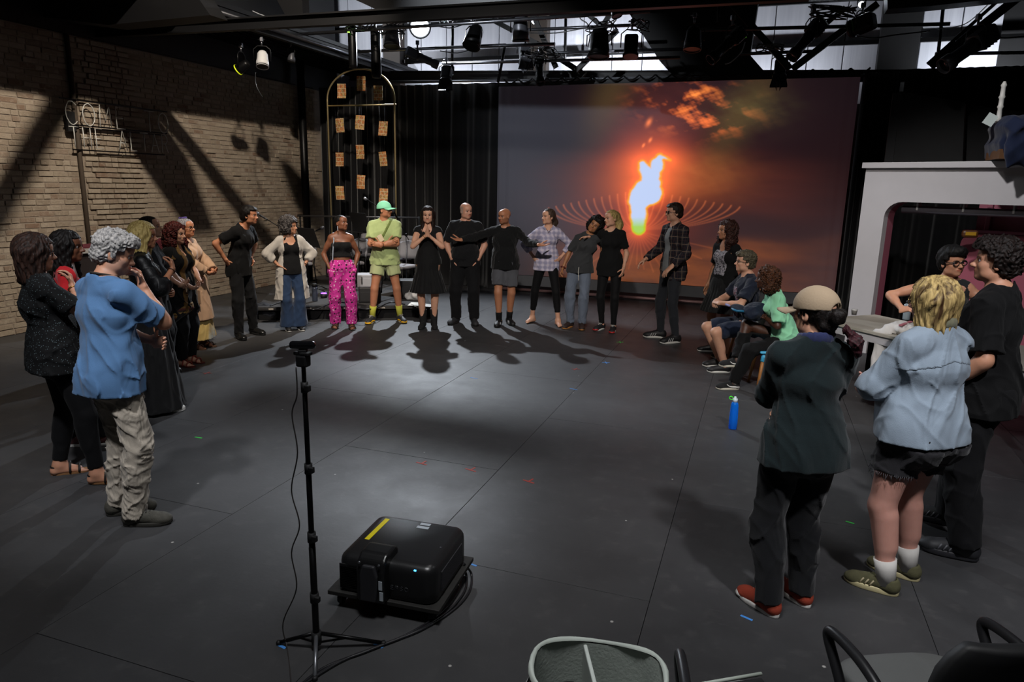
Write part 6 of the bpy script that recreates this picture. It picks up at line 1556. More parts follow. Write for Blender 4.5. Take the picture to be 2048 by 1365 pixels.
# ================================================================ the people
def place(H, head, fpx):
    u = H/1.75; pts = [G(a, b, 0)[:2] for a, b, _ in fpx]; c = (sum(p[0] for p in pts)/len(pts), sum(p[1] for p in pts)/len(pts))
    h = math.radians(head); out = []
    for p, (_, _, fh) in zip(pts, fpx):
        dx_, dy_ = p[0]-c[0], p[1]-c[1]; lx_ = dx_*math.cos(h)-dy_*math.sin(h); ly_ = dx_*math.sin(h)+dy_*math.cos(h)
        out.append((lx_/u, ly_/u, head-fh))
    return c, tuple(sorted(out))
CHIN_R = dict(t=(.035, .19, 1.42), p=(.55, .25, -1), d=(-.35, -.05, 1), n=(-.2, -1, .2), c=1.15)
CHIN_L = dict(t=(-.035, .19, 1.42), p=(-.55, .25, -1), d=(.35, -.05, 1), n=(.2, -1, .2), c=1.15)
UNDER_L = dict(t=(.10, .22, 1.12), p=(-.9, .0, -.8), d=(1, .05, .05), n=(0, -1, 0), c=.5)
UNDER_R = dict(t=(-.10, .22, 1.12), p=(.9, .0, -.8), d=(-1, .05, .05), n=(0, -1, 0), c=.5)
CLASP_L = dict(t=(-.085, .25, 1.03), p=(-1, -.2, -.5), d=(.9, .35, -.1), n=(0, -.6, 1), c=.9)
CLASP_R = dict(t=(.085, .25, 1.03), p=(1, -.2, -.5), d=(-.9, .35, -.1), n=(0, -.6, 1), c=.9)
POCK_L = dict(t=(-.185, .05, .94), p=(-.8, -.7, 0), d=(.30, .10, -1), n=(1, 0, 0), c=.3)
POCK_R = dict(t=(.185, .05, .94), p=(.8, -.7, 0), d=(-.30, .10, -1), n=(-1, 0, 0), c=.3)
def wl(c, head, p):
    h = math.radians(head); dx_, dy_ = p[0]-c[0], p[1]-c[1]; return (dx_*math.cos(h)-dy_*math.sin(h), dx_*math.sin(h)+dy_*math.cos(h), p[2])
HIP_L = dict(t=(-.20, .0, 1.02), p=(-1, -.25, .1), d=(.45, .75, -.4), n=(1, -.4, 0), c=.4)
HIP_R = dict(t=(.20, .0, 1.02), p=(1, -.25, .1), d=(-.45, .75, -.4), n=(-1, -.4, 0), c=.4)
HANG_L = dict(t=(-.24, .05, .90), p=(-.4, -1, 0), n=(1, -.1, 0)); HANG_R = dict(t=(.24, .05, .90), p=(.4, -1, 0), n=(-1, -.1, 0))

M_blk = cloth('black_jersey', '#0b0b0c', .9, .5, var=.3, sheen=.05); M_blkd = cloth('black_denim', '#0e0e10', .9, .4, var=.3, sheen=.05); M_leg = cloth('black_leggings', '#08080a', .8, .15, var=.2, sheen=.05)
M_sole_w = plain('white_sole', '#c6c5c0', .6); M_sole_b = plain('black_sole', '#121212', .7); M_sh_b = plain('black_shoe', '#141415', .55, bs=.2, bscale=150); M_lace_w = plain('white_lace', '#b9b7b2', .8); M_lace_k = plain('black_lace', '#1a1a1a', .8)
M_frameb = plain('black_frame', '#0c0c0d', .25, spec=.6); M_goldf = plain('gold_wire', '#c8a060', .25, .9)
S1 = dict(light='#c99a80', light2='#bd8b70', tan='#a87355', brown='#6e4530', dark='#452a1d', olive='#a5765a')
def speck(name, base, dot, scale=70, th=.22, rough=.85):
    n = NT(name, rough, 0, .2); v = n.coord(); vo = n.n('ShaderNodeTexVoronoi'); n.set(vo.inputs['Vector'], v); vo.inputs['Scale'].default_value = scale
    n.col(n.mix(n.ramp(vo.outputs['Distance'], [(th, (1, 1, 1)), (th+.05, (0, 0, 0))]), srgb(base), srgb(dot))); n.bump(n.noise(n.coord(scale=(1, 1, .4)), 8, 3), .4, .02); return n.m
def plaid(name, base, dark, light, s=9.0, third=None):
    n = NT(name, .88, 0, .2); v = n.coord(scale=(s, s, s)); o = n.sep(v); h = n.math('ADD', o[0], n.math('MULTIPLY', o[1], .6))
    def band(x, off, w): return n.math('LESS_THAN', n.math('FRACT', n.math('ADD', x, off)), w)
    c = n.mix(n.math('MULTIPLY', band(h, 0, .45), .6), srgb(base), srgb(dark)); c = n.mix(n.math('MULTIPLY', band(o[2], .1, .45), .6), c, srgb(dark))
    c = n.mix(n.math('MULTIPLY', band(h, .30, .07), .7), c, srgb(light)); c = n.mix(n.math('MULTIPLY', band(o[2], .40, .07), .7), c, srgb(light))
    if third: c = n.mix(n.math('MULTIPLY', band(h, .78, .05), .6), c, srgb(third)); c = n.mix(n.math('MULTIPLY', band(o[2], .88, .05), .6), c, srgb(third))
    n.col(c); n.bump(n.noise(n.coord(scale=(1, 1, .4)), 8, 3), .4, .02); return n.m

# 1 -- woman with dark bob, speckled blouse, far left front
c, ft = place(1.66, 28, [(122, 948, 45), (196, 967, 60)])
s = sk(1.67, 1.2, 'f', ft, pel=(-.02, -.03), lean=(-.02, -.07), R=dict(CHIN_R, t=(.04, .09, 1.40), p=(.5, .55, -.7)), L=UNDER_L, head=(-12, -4, 0), hip=1.08, belly=.5)
person(s, 'person with dark shoulder-length bob and speckled black blouse, hand at chin', c, 28, S1['light2'], near=1, bare=(1, 1), hands=(1, 2))
top(s, 'blouse', speck('speckled_blouse', '#0b0c0d', '#66767b', 85, .15), .02, .03, .75, .035, .05, hem=-.12, neck='crew', seed=3, fold=.008, flare=.02)
pants(s, 'leggings', M_leg, .008, .008, 1.93, seed=4, fold=.003)
hair(s, 'bob', hair_mat('dark_brown_hair', '#33211a', '#120b08'), length=.17, vol=1.25)
glasses(s, M_frameb); sandals(s, plain('cork_sole', '#7a5634', .8), plain('strap_black', '#17130f', .6)); wrist_ring(s, 1, M_goldf, name='watch')
# 2 -- woman in red top behind her
c, ft = place(1.66, 38, [(140, 893, 60), (206, 890, 60)])
s = sk(1.64, 1.05, 'f', ft, R=HANG_R, L=UNDER_L, head=(-22, 0, 0))
person(s, 'person with long black hair in a red top, behind the speckled blouse', c, 38, S1['brown'], near=1, hands=(1, 1), nose=1.02)
top(s, 'top', cloth('red_jersey', '#b01c22', .8), .014, .02, .5, .02, hem=-.05, neck='scoop', seed=5)
pants(s, 'trousers', M_blkd, .02, .03, 2.0, seed=6)
hair(s, 'long', hair_mat('black_locs', '#15100e', '#050404'), length=.30, vol=1.0, amp=.006)
shoes(s, 'low_b', (plain('burgundy_shoe', '#4a2a2a', .6), M_sole_w, M_lace_k))
# 3 -- man in blue T-shirt seen from behind
c, ft = place(1.76, 12, [(238, 1028, 45), (272, 1050, 62)])
s = sk(1.73, 1.07, 'm', ft, lean=(.0, .02), R=dict(CHIN_R, t=(.06, .20, 1.43), p=(.75, .0, -1), c=1.3), L=dict(UNDER_L, t=(.12, .21, 1.10)), head=(-34, -20, 0), hoff=(.0, .03, 0), belly=.6)
person(s, 'person with curly white hair, blue T-shirt and khaki trousers, seen from behind', c, 12, S1['light2'], '#777777', beard='#a08d84', near=2, hands=(2, 1), amt=.3)
top(s, 't_shirt', cloth('blue_cotton', '#4e7199', .9, .45, 6, var=.10), .020, .034, .82, .030, .045, hem=-.12, neck='crew', seed=11, fold=.009, flare=.012, fz=.8)
pants(s, 'trousers', cloth('khaki_twill', '#a2998c', .9, .8, 12, var=.08), .016, .030, 2.05, wz=-.06, seed=12, fold=.009, fz=2.2, freq=1.3)
hair(s, 'mop', hair_mat('white_hair', '#aaa6a2', '#6b6a6a', vert=False), amp=.008, vol=.8, seed=2)
shoes(s, 'low_hike', (plain('hiking_grey', '#3d3b34', .8, var=.4, vs=40, bs=.6), plain('hiking_sole', '#26241f', .8), plain('lace_dark', '#1d1c1a', .8)), scale=1.06)
N_ = s.N; st = [N_+s.tx*.064*math.cos(a)+s.ty*(.068*math.sin(a)-.002)+s.ax*(.030-.018*math.sin(a)) for a in [2*PI*k/20 for k in range(21)]]
beads(s, 'neck_strap', st, .007, plain('strap_brown', '#2b241d', .7), 6)
for sx in (-1, 1): pants(s, 'back_pocket', cloth('khaki_twill', '#a2998c'), .016, .027, 2.05, seed=12, fold=.009, fz=2.2, freq=1.3, keep=lambda X, Y, Z, sx=sx: np.maximum(np.maximum(np.abs(X-sx*.09)-.058, np.abs(Z-.755)-.058), Y))
# 4 -- blonde woman in long black dress
c, _ = place(1.66, 42, [(312, 818, 50)])
s = sk(1.66, 1.05, 'f', ((-.10, -.04, -10), (.12, .05, -15)), R=dict(CHIN_R, t=(.10, .24, 1.34), p=(.6, .2, -1)), L=UNDER_L, head=(-14, -2, 0))
person(s, 'person with blonde hair and long black sequinned dress, raising one hand', (c[0], c[1]), 42, S1['tan'], near=1, hands=(1, 1))
M_seq = speck('black_sequins', '#0b0b0c', '#6c7076', 120, .10, .45)
top(s, 'dress_top', M_seq, .018, .02, 1.35, .03, .05, hem=-.05, neck='crew', seed=13); skirt(s, 'dress_skirt', cloth('dress_black', '#09090a', .8, .3), .03, r1=.26, pleat=.008, seed=3, npl=14)
hair(s, 'bob', hair_mat('pale_blonde', '#c2ac6e', '#8d7540'), length=.17, vol=1.1); shoes(s, 'low_w', (plain('white_shoe', '#b5b3ae', .6), M_sole_w, M_lace_w)); wrist_ring(s, 1, plain('dark_bangle', '#3a2418', .4))
# 5 -- person with dark tied hair and charcoal shirt, hands clasped
c, _ = place(1.68, 52, [(322, 752, 60)])
s = sk(1.65, 1.1, 'f', ((-.10, 0, 0), (.12, .02, -10)), R=dict(CLASP_R, t=(.07, .29, 1.02)), L=dict(CLASP_L, t=(-.05, .30, 1.0)), head=(-8, 10, 0), hip=1.05)
person(s, 'person with dark tied hair, charcoal shirt and clasped hands, beside the blonde', c, 52, S1['light'], near=1, nose=1.02)
top(s, 'shirt', cloth('charcoal_cotton', '#2a2b2e', .85), .018, .03, 1.3, .03, .03, hem=-.10, neck='collar', seed=14, collar=1); pants(s, 'trousers', M_blk, .05, .09, 2.0, seed=15)
hair(s, 'tied', hair_mat('near_black_hair', '#1c1412', '#090605'), extra=lambda f, p, R: f.ell(p(0, -.12, .03), (.045, .04, .05), R, .02)); shoes(s, 'low_k', (M_sh_b, M_sole_b, M_lace_k))
# 6 -- woman with red curly hair
c, ft = place(1.60, 72, [(366, 735, 85), (372, 722, 85)]); ft = ((-.10, .02, -12), (.10, 0, -15))
s = sk(1.55, 1.25, 'f', ft, R=dict(CLASP_R, t=(.16, .26, 1.0), p=(.8, -.6, -.8)), L=CLASP_L, head=(-8, 0, 0), hip=1.1, bust=1.15, belly=.4)
person(s, 'person with long dark red curls and black shawl trimmed in gold', c, 72, S1['light'], near=1, bare=(1, 1), hands=(1, 1))
M_goldc = cloth('gold_brocade', '#6d5128', .7, .6, 20, var=.35)
top(s, 'black_top', M_blk, .014, .02, 0, hem=-.15, neck='scoop', seed=16)
top(s, 'shawl', cloth('shawl_black', '#101011', .85, .5), .035, .05, .28, .04, .05, hem=-.42, neck='v', seed=17, flare=.05, openw=(.03, .10), slope=.9, fold=.010)
top(s, 'gold_trim', M_goldc, .0255, .034, .28, .04, .05, hem=-.42, neck='v', seed=17, flare=.05, openw=(.03, .10), slope=.9, fold=.006, keep=lambda X, Y, Z: np.maximum(np.abs(np.abs(X)-(.075+.10*np.clip(1.30-Z, 0, 1)))-.028, -Y))
for i in (0, 1): f = Field(); f.cone(s.S[i], s.S[i]+(s.E[i]-s.S[i])*.35, .068, .072, .02, flat=1); garm(s, 'cap_sleeve', f, M_goldc, .010, .004, 5)
n = NT('striped_border', .8); o_ = n.sep(n.coord()); n.col(n.ramp(n.math('FRACT', n.math('MULTIPLY', o_[2], 11.0)), [(0, srgb('#1b1210')), (.3, srgb('#5d2a1c')), (.5, srgb('#8a6a30')), (.62, srgb('#3a1812')), (.8, srgb('#9a7a3e')), (1, srgb('#1b1210'))]))
top(s, 'striped_border', n.m, .0255, .034, 0, .04, .05, hem=-.42, neck='v', seed=17, flare=.05, slope=.9, fold=.006, keep=lambda X, Y, Z: np.maximum(np.abs(Z-(s.P[2]-.42*s.u+.9*(Y-s.P[1])+.06))-.045, .03-X))
pants(s, 'trousers', M_blk, .03, .045, 1.95, seed=18); hair(s, 'curly', hair_mat('dark_red_curls', '#4e1712', '#1a0605', vert=False), length=.20, vol=1.05, seed=4, amp=.012); sandals(s, plain('red_sole', '#5a1f16', .7), plain('red_strap2', '#7a2a1e', .6))
# 7 -- woman in long tan coat
c, ft = place(1.62, 70, [(418, 690, 90), (398, 700, 85)]); c = (c[0]-.09, c[1]-.03)
s = sk(1.56, 1.12, 'f', ((-.08, .06, -15), (.10, 0, -18)), R=dict(CLASP_R, t=(.07, .29, 1.04)), L=dict(CLASP_L, t=(-.06, .30, 1.04)), head=(-14, 6, 0), lean=(0, -.03), hip=1.05)
person(s, 'person in a long tan coat with swept-up grey hair and glasses', c, 70, S1['tan'], near=1, bare=(1, 1), nose=1.0)
M_coat = cloth('tan_knit', '#a3846a', .9, .5, var=.10); top(s, 'coat', M_coat, .022, .03, 1.75, .032, .045, hem=.02, neck='v', seed=19, fold=.007); skirt(s, 'coat_skirt', M_coat, .36, r1=.235, off=.035, seed=5, fold=.010, f1=1.1)
n = NT('yellow_blue_skirt', .85); x_ = n.sep(n.coord())[1]; n.col(n.mix(n.ramp(n.noise(n.coord(), 9, 4), [(.4, (0, 0, 0)), (.6, (.6, .6, .6))]), n.ramp(n.math('ADD', n.math('MULTIPLY', x_, 3.0), .12), [(0, srgb('#a88a4a')), (.72, srgb('#b59c60')), (.80, srgb('#8fa3b0')), (.86, srgb('#2d62b0')), (1, srgb('#2d62b0'))]), srgb('#8a7038')))
skirt(s, 'skirt', n.m, .12, r1=.235, off=.0, pleat=.006, seed=6, npl=12)
cp_ = MB(); cp_.box((.17, .12, .66), (.012, .16, .17), eul(z=-.5), bev=.005); cp_.build('patch_pocket', M_coat, s.o)
hair(s, 'tied', hair_mat('silver_hair', '#8c8a8e', '#4a484c'), extra=lambda f, p, R: f.ell(p(0, -.05, .10), (.05, .05, .04), R, .02)); glasses(s, M_frameb); sandals(s, plain('brown_sole', '#4a3526', .7), plain('brown_strap', '#5a4030', .6))
rr_ = MB(); rr_.lathe([(.001, .02), (.028, .012), (.030, 0), (.02, -.02), (.001, -.024)], s.Hc+s.R @ V3(.086, .0, -.045), None, 10); rr_.build('earring', M_goldf, s.o)
sc_ = MB(); sc_.tube([Vector(s.Hc+s.R @ V3(.03*math.cos(a), -.03+.04*math.sin(a), .125)) for a in [2*PI*k/10 for k in range(11)]], .014, 6); sc_.build('scrunchie', plain('purple_scrunchie', '#4a3a78', .8), s.o)
# 8 -- man in black with a hand on his hip
c, ft = place(1.73, 82, [(478, 677, 120), (508, 668, 100)])
s = sk(1.72, .97, 'm', ft, pel=(0, -.04), lean=(.0, .09), R=dict(t=(.20, -.10, 1.04), p=(.75, -1, .25), d=(-.3, .2, -.7), n=(-1, .3, 0), c=.5), L=HIP_L, head=(6, 0, 0), hoff=(0, .05, -.01))
person(s, 'person in black T-shirt and black trousers, leaning with one hand on hip', c, 82, S1['tan'], near=0, beard='#2a1a12', amt=.18)
top(s, 't_shirt', M_blk, .018, .03, .72, .03, .04, hem=-.13, neck='crew', seed=20, fold=.008); pants(s, 'trousers', M_blkd, .018, .028, 2.03, seed=21, fold=.008)
hair(s, 'short', hair_mat('black_hair', '#120d0b', '#050403'), vol=1.7, amp=.005); shoes(s, 'low_kk', (plain('black_leather', '#121212', .3), M_sole_b, M_lace_k), scale=1.08)
# 9 -- woman in pale open kimono
c, ft = place(1.57, 132, [(576, 660, 150), (600, 660, 138)])
s = sk(1.53, 1.08, 'f', ((-.09, 0, 5), (.09, 0, -5)), lean=(.0, -.01), R=dict(HIP_R, t=(.19, .05, 1.04), d=(-.75, .5, -.35), n=(0, .2, -1), c=.15), L=HIP_L, head=(48, 3, 0))
person(s, 'person with grey-black curls, long cream open jacket, black top and jeans', c, 132, S1['olive'], near=0, hands=(1, 1), bare=(0, 0))
top(s, 'tank_top', M_blk, .010, .012, 0, hem=-.05, neck='scoop', seed=22, fold=.003); pants(s, 'jeans', cloth('blue_denim', '#1f304a', .8, .5, var=.3), .012, .045, 2.03, seed=23, flare=.075)
M_kim = cloth('cream_gauze', '#a09a92', .85, .5, var=.08); top(s, 'jacket', M_kim, .026, .040, 1.55, .030, .038, hem=-.45, neck='v', seed=24, openw=(.085, .15), fold=.008, flare=.03)
hair(s, 'afro', hair_mat('salt_pepper_curls', '#4b4644', '#0f0c0b', vert=False), vol=.95, amp=.015); shoes(s, 'low_bw', (M_sh_b, M_sole_w, M_lace_k)); wrist_ring(s, 0, M_blackm)
# 10 -- woman in black tube top and pink printed trousers
c, ft = place(1.57, 140, [(672, 655, 155), (703, 657, 140)])
s = sk(1.58, 1.02, 'f', ft, R=POCK_R, L=POCK_L, head=(42, 9, -3), hip=1.02)
person(s, 'person in black strapless top and bright pink printed trousers, looking sideways', c, 140, S1['brown'], near=0, bare=(1, 1), hands=(1, 1))
top(s, 'tube_top', M_blk, .010, .012, 0, hem=.17, neck=None, seed=25, zmax=.405, fold=.003)
n = NT('pink_print', .85); v = n.coord(); vo = n.n('ShaderNodeTexVoronoi'); n.set(vo.inputs['Vector'], v); vo.inputs['Scale'].default_value = 19; vo.inputs['Randomness'].default_value = .45
vw = n.n('ShaderNodeTexVoronoi'); n.set(vw.inputs['Vector'], n.coord(scale=(26, 26, 40), loc=(.3, .2, .1))); vw.inputs['Scale'].default_value = 1.0
cc = n.mix(n.ramp(vo.outputs['Distance'], [(.24, (1, 1, 1)), (.28, (0, 0, 0))]), srgb('#a8237a'), srgb('#1a1016')); cc = n.mix(n.math('MULTIPLY', n.ramp(vw.outputs['Distance'], [(.24, (1, 1, 1)), (.28, (0, 0, 0))]), n.ramp(vo.outputs['Distance'], [(.42, (0, 0, 0)), (.46, (1, 1, 1))])), cc, srgb('#c9a9b8')); n.col(cc); n.bump(n.noise(n.coord(scale=(1, 1, .3)), 7, 3), .5, .03)
pants(s, 'trousers', n.m, .030, .052, 2.02, seed=26, fold=.009, wz=.13, pocket=(0, 1)); hair(s, 'crop', hair_mat('cropped_black', '#0c0908', '#040303', vert=False)); sandals(s, M_sole_b, plain('dark_strap', '#2a1812', .6))
beads(s, 'shoulder_strap', [s.S[1]+V3(-.03, .07, -.02), s.S[1]+V3(-.03, .0, .065), s.S[1]+V3(-.02, -.06, .0)], .010, plain('silver_strap', '#8d95a0', .4, .3), 6); beads(s, 'shoulder_strap', [s.S[1]+V3(-.03, .07, -.02), s.S[1]+V3(-.01, .10, -.16), s.S[1]+V3(.0, .10, -.30)], .009, plain('silver_strap', '#8d95a0', .4, .3), 6)
for sg in (-1, 1): beads(s, 'earring', [s.Hc+s.R @ V3(sg*.082, .0, -.04), s.Hc+s.R @ V3(sg*.084, .0, -.10)], .006, plain('silver_strap', '#8d95a0'), 6)
# 11 -- man in lime shirt and shorts with mint cap
c, ft = place(1.76, 150, [(745, 645, 170), (800, 643, 132)])
s = sk(1.77, 1.02, 'm', ft, R=dict(t=(-.03, .215, 1.17), p=(1, .0, -.9), d=(-1, .05, .25), n=(0, -1, 0), c=.3), L=dict(t=(.06, .25, 1.15), p=(-1, .0, -.9), d=(1, -.1, .2), n=(0, -1, 0), c=.4), head=(58, 2, 0), belly=.2)
person(s, 'person in lime shirt and shorts with a mint cap, arms crossed', c, 150, S1['tan'], near=0, nose=1.03)
M_lime = cloth('lime_cotton', '#97a570', .9, .5, var=.06); top(s, 'shirt', M_lime, .022, .034, .72, .034, .045, hem=-.10, neck='collar', seed=27, fold=.009, flare=.01, collar=1); pants(s, 'shorts', cloth('lime_twill', '#9ca478', .9, .5, var=.06), .026, .040, .52, seed=28, fold=.008)
ball_cap(s, plain('mint_cap', '#7fc9a4', .85, var=.06), None, 0, 4, label='mint cap with its brim to the right', backopen=False); hair(s, 'crop', hair_mat('black_hair', '#120d0b', '#050403'), cap=True)
socks(s, plain('yellow_sock', '#a8a83c', .9), .16); shoes(s, 'high_y', (plain('dark_grey_sneaker', '#2a2b2e', .6), plain('cream_sole', '#b8ad8e', .6), plain('grey_lace', '#a5a29a', .8), plain('yellow_toe', '#d9a51c', .5), 'bigtoe'), scale=1.08)
top(s, 'crossbody_strap', plain('olive_strap', '#5d6a34', .8), .0185, .0255, .72, .034, .045, hem=-.10, neck='collar', seed=27, fold=.009, flare=.01, keep=lambda X, Y, Z: np.maximum(np.abs(X+.07-(1.46-Z)*.55)-.022, 1.16-Z))
ph_ = MB(); ph_.box(s.C+V3(.06, .165, -.05), (.075, .02, .10), eul(y=.5), bev=.006); ph_.build('held_wallet', plain('cream_leather', '#b9a98c', .6), s.o); wrist_ring(s, 0, M_blackm)
# 12 -- woman in short black dress, hands pressed together
c, ft = place(1.70, 156, [(846, 655, 165), (868, 655, 150)])
s = sk(1.72, .97, 'f', ft, R=dict(t=(.018, .21, 1.36), p=(.9, .1, -1), d=(-.12, .25, 1), n=(-1, 0, 0), c=.05), L=dict(t=(-.018, .21, 1.36), p=(-.9, .1, -1), d=(.12, .25, 1), n=(1, 0, 0), c=.05), head=(0, -2, 0))
person(s, 'person in short black dress with long dark hair, palms pressed at mouth', c, 156, S1['light'], near=0)
M_dr = cloth('dress_black', '#09090a', .8, .3); top(s, 'dress_top', M_dr, .010, .012, .18, .018, .03, hem=-.02, neck='scoop', seed=29, fold=.003); skirt(s, 'dress_skirt', M_dr, .52, r1=.235, off=.012, pleat=.006, seed=7, npl=20)
hair(s, 'long', hair_mat('dark_brown_long', '#241712', '#0c0705'), length=.30, vol=.95); shoes(s, 'boot_k', (plain('black_suede', '#0e0e0f', .9), M_sole_b, M_lace_k)); wrist_ring(s, 1, M_goldf)
# 13 -- bald white-haired man in black T-shirt
c, ft = place(1.78, 160, [(912, 646, 185), (948, 648, 150)])
s = sk(1.78, 1.12, 'm', ft, R=POCK_R, L=POCK_L, head=(36, -3, 0), belly=.6)
person(s, 'tall person with bald head and grey fringe, hands in black trouser pockets', c, 160, '#c2917a', '#6b625c', fringe='#8a837d', near=0, jaw=1.1)
top(s, 't_shirt', cloth('dark_tee', '#101012', .9, .5), .020, .034, .80, .034, .044, hem=-.10, neck='crew', seed=30, fold=.008); pants(s, 'trousers', M_blkd, .036, .044, 2.03, seed=31, fold=.008, pocket=(0, 1)); shoes(s, 'low_g', (plain('dark_grey_shoe', '#232427', .7), M_sole_b, M_lace_k), scale=1.1)
# 14 -- bald man with open arms
c, ft = place(1.70, 166, [(998, 651, 172), (1018, 648, 140)])
s = sk(1.71, 1.08, 'm', ft, lean=(.01, .01), R=dict(abs=wl(c, 166, AY(918, 481, 9.22)), p=(.2, -.8, -1), d=(.85, .45, .05), n=(-.3, .25, 1), c=.3), L=dict(abs=wl(c, 166, AY(1078, 490, 9.45)), p=(-.2, -.6, -1), d=(-1, .2, .0), n=(0, .3, 1), c=.2), head=(-36, -2, 0), belly=.4)
person(s, 'person with shaved head spreading both arms, black long-sleeved top and grey shorts', c, 166, S1['tan'], '#1c130e', beard='#2b1d16', near=0, amt=.34, jaw=1.05)
top(s, 'long_sleeved_top', cloth('black_knit', '#0c0d0e', .9, .5, 30), .018, .034, 1.93, .024, .016, hem=-.10, neck='crew', seed=32, fold=.007); pants(s, 'shorts', cloth('grey_twill', '#4a4b50', .9, .5), .028, .045, .74, seed=33, fold=.009)
shoes(s, 'low_sp', (M_sh_b, M_sole_b, M_lace_k, plain('silver_logo', '#8a8a8c', .5)), scale=1.04); socks(s, M_blk, .12)
# 15 -- woman in checked shirt, barefoot
c, ft = place(1.72, 166, [(1064, 645, 200), (1116, 652, 150)])
s = sk(1.71, .93, 'f', ft, R=HIP_R, L=HIP_L, head=(-50, 3, 0), lean=(-.01, 0))
person(s, 'barefoot person in lilac checked shirt and black leggings, hands on hips', c, 166, S1['light'], near=0, bare=(1, 1))
top(s, 'checked_shirt', plaid('lilac_check', '#b6afc0', '#7c7c98', '#cbbfc6', 14.0, '#9a8fa0'), .018, .030, 1.55, .026, .035, hem=-.12, neck='v', seed=34, fold=.007, flare=.0, collar=1); pants(s, 'leggings', M_leg, .006, .006, 1.72, seed=35, fold=.002)
hair(s, 'tied', hair_mat('grey_brown_hair', '#4a3a30', '#1e1512'), extra=lambda f, p, R: (f.cone(p(0, -.10, 0), p(.0, -.13, -.07), .04, .045, .03), f.cone(p(0, -.13, -.07), p(.0, -.10, -.19), .045, .03, .03)))
beads(s, 'necklace', [s.N+s.tx*.05+s.ty*.04, s.N+s.ty*.11-V3(0, 0, .05), s.N+s.ty*.125-V3(0, 0, .08), s.N+s.ty*.11-V3(0, 0, .05)-s.tx*.02, s.N-s.tx*.05+s.ty*.04], .003, M_goldf, 5)
# 16 -- person leaning their head, grey T-shirt
c, ft = place(1.62, 170, [(1140, 655, 195), (1163, 657, 165)])
s = sk(1.64, .95, 'f', ft, pel=(-.02, 0), lean=(-.13, 0), R=dict(t=(.235, .05, .93), p=(.5, -1, 0), n=(-1, 0, 0), c=.6), L=dict(t=(-.35, -.16, 1.10), p=(-.3, -1, -.5), d=(-1, -.1, .1)), head=(-4, 8, -34), hoff=(-.05, 0, -.02))
person(s, 'person in charcoal T-shirt and grey drawstring trousers, head tipped onto the blonde', c, 170, '#9a6a48', near=0)
top(s, 't_shirt', cloth('charcoal_tee', '#2e2f31', .9, .5), .020, .030, .78, .030, .040, hem=-.08, neck='crew', seed=36, fold=.009); pants(s, 'trousers', cloth('grey_blue_linen', '#5a6270', .9, .6, 14), .018, .034, 2.0, seed=37, fold=.009)
hair(s, 'afro', hair_mat('black_curls', '#120c0a', '#040302', vert=False), vol=.85, amp=.015); shoes(s, 'low_or', (plain('brown_black_shoe', '#2a1c18', .7), plain('orange_sole', '#a5703a', .6), M_lace_k), scale=1.1)
beads(s, 'drawstring', [s.P+V3(.0, .125, .02), s.P+V3(.005, .14, -.05), s.P+V3(-.004, .14, -.17)], .005, plain('cord_cream', '#b0aca2', .9), 6); wrist_ring(s, 1, plain('red_wood_beads', '#5a241a', .5), .02, .034, .010)
# 17 -- blonde woman in black
c, ft = place(1.72, 176, [(1203, 659, 200), (1226, 663, 175)])
s = sk(1.72, .97, 'f', ft, R=dict(t=(.33, .03, 1.36), p=(.5, -1, -.2), d=(.9, .35, -.1), n=(0, .5, -1), c=.3), L=dict(t=(-.20, .10, .93), p=(-.5, -1, 0), n=(1, -.3, 0), c=.5), head=(-46, 0, 6), lean=(.01, 0))
person(s, 'person with blonde ponytail and fringe, black T-shirt and leggings, arm round neighbour', c, 176, S1['light'], near=0)
top(s, 't_shirt', M_blk, .014, .022, (.7, .75), .024, .03, hem=-.14, neck='v', seed=38, fold=.006); pants(s, 'leggings', M_leg, .006, .006, 2.0, seed=39, fold=.002)
hair(s, 'tied', hair_mat('ash_blonde', '#a8925c', '#5f4e2c'), vol=1.2, extra=lambda f, p, R: (f.ell(p(0, .078, .062), (.05, .018, .024), R, .01), f.cone(p(0, -.09, .04), p(-.02, -.12, -.08), .06, .06, .03), f.cone(p(-.02, -.12, -.08), p(-.04, -.10, -.24), .06, .035, .03)))
shoes(s, 'low_rd', (plain('black_mesh', '#17171a', .7), M_sole_w, M_lace_w, plain('red_toe', '#a01c1c', .5), 'toe'))
# 18 -- tall man in flannel shirt and sunglasses
c, ft = place(1.84, 228, [(1320, 676, 258), (1350, 686, 232)])
s = sk(1.85, .88, 'm', ft, R=dict(t=(.25, .26, 1.02), p=(.5, -1, -.3), d=(.0, .8, -.5), n=(-.5, 0, -1), c=.5), L=dict(t=(-.22, .18, .98), p=(-.5, -1, -.2), d=(.2, .7, -.7), n=(.2, -.2, -1), c=.4), head=(-14, 0, 0))
person(s, 'tall person in sunglasses, open checked flannel shirt and dark jeans', c, 228, S1['light'], near=0)
top(s, 't_shirt', cloth('grey_marl', '#777a7c', .9, .3), .016, .016, 0, hem=-.06, neck='crew', seed=40, fold=.002); top(s, 'flannel_shirt', plaid('dark_flannel', '#2a262c', '#0d0d12', '#7a6a58', 11, '#4a2f34'), .028, .044, 1.85, .028, .024, hem=-.16, neck='v', seed=41, openw=(.045, .085), fold=.009, collar=1)
pants(s, 'jeans', cloth('washed_black_denim', '#25272c', .85, .5), .014, .018, 2.0, seed=42, fold=.007); hair(s, 'short', hair_mat('brown_hair', '#2a1a12', '#0f0805'), vol=1.4); glasses(s, M_blackm, plain('sunglass_lens', '#050506', .08, spec=.8), .021, label='black sunglasses')
shoes(s, 'low_st', (M_sh_b, M_sole_w, M_lace_k, plain('white_stripe', '#b9b9b9', .6)), scale=1.12)
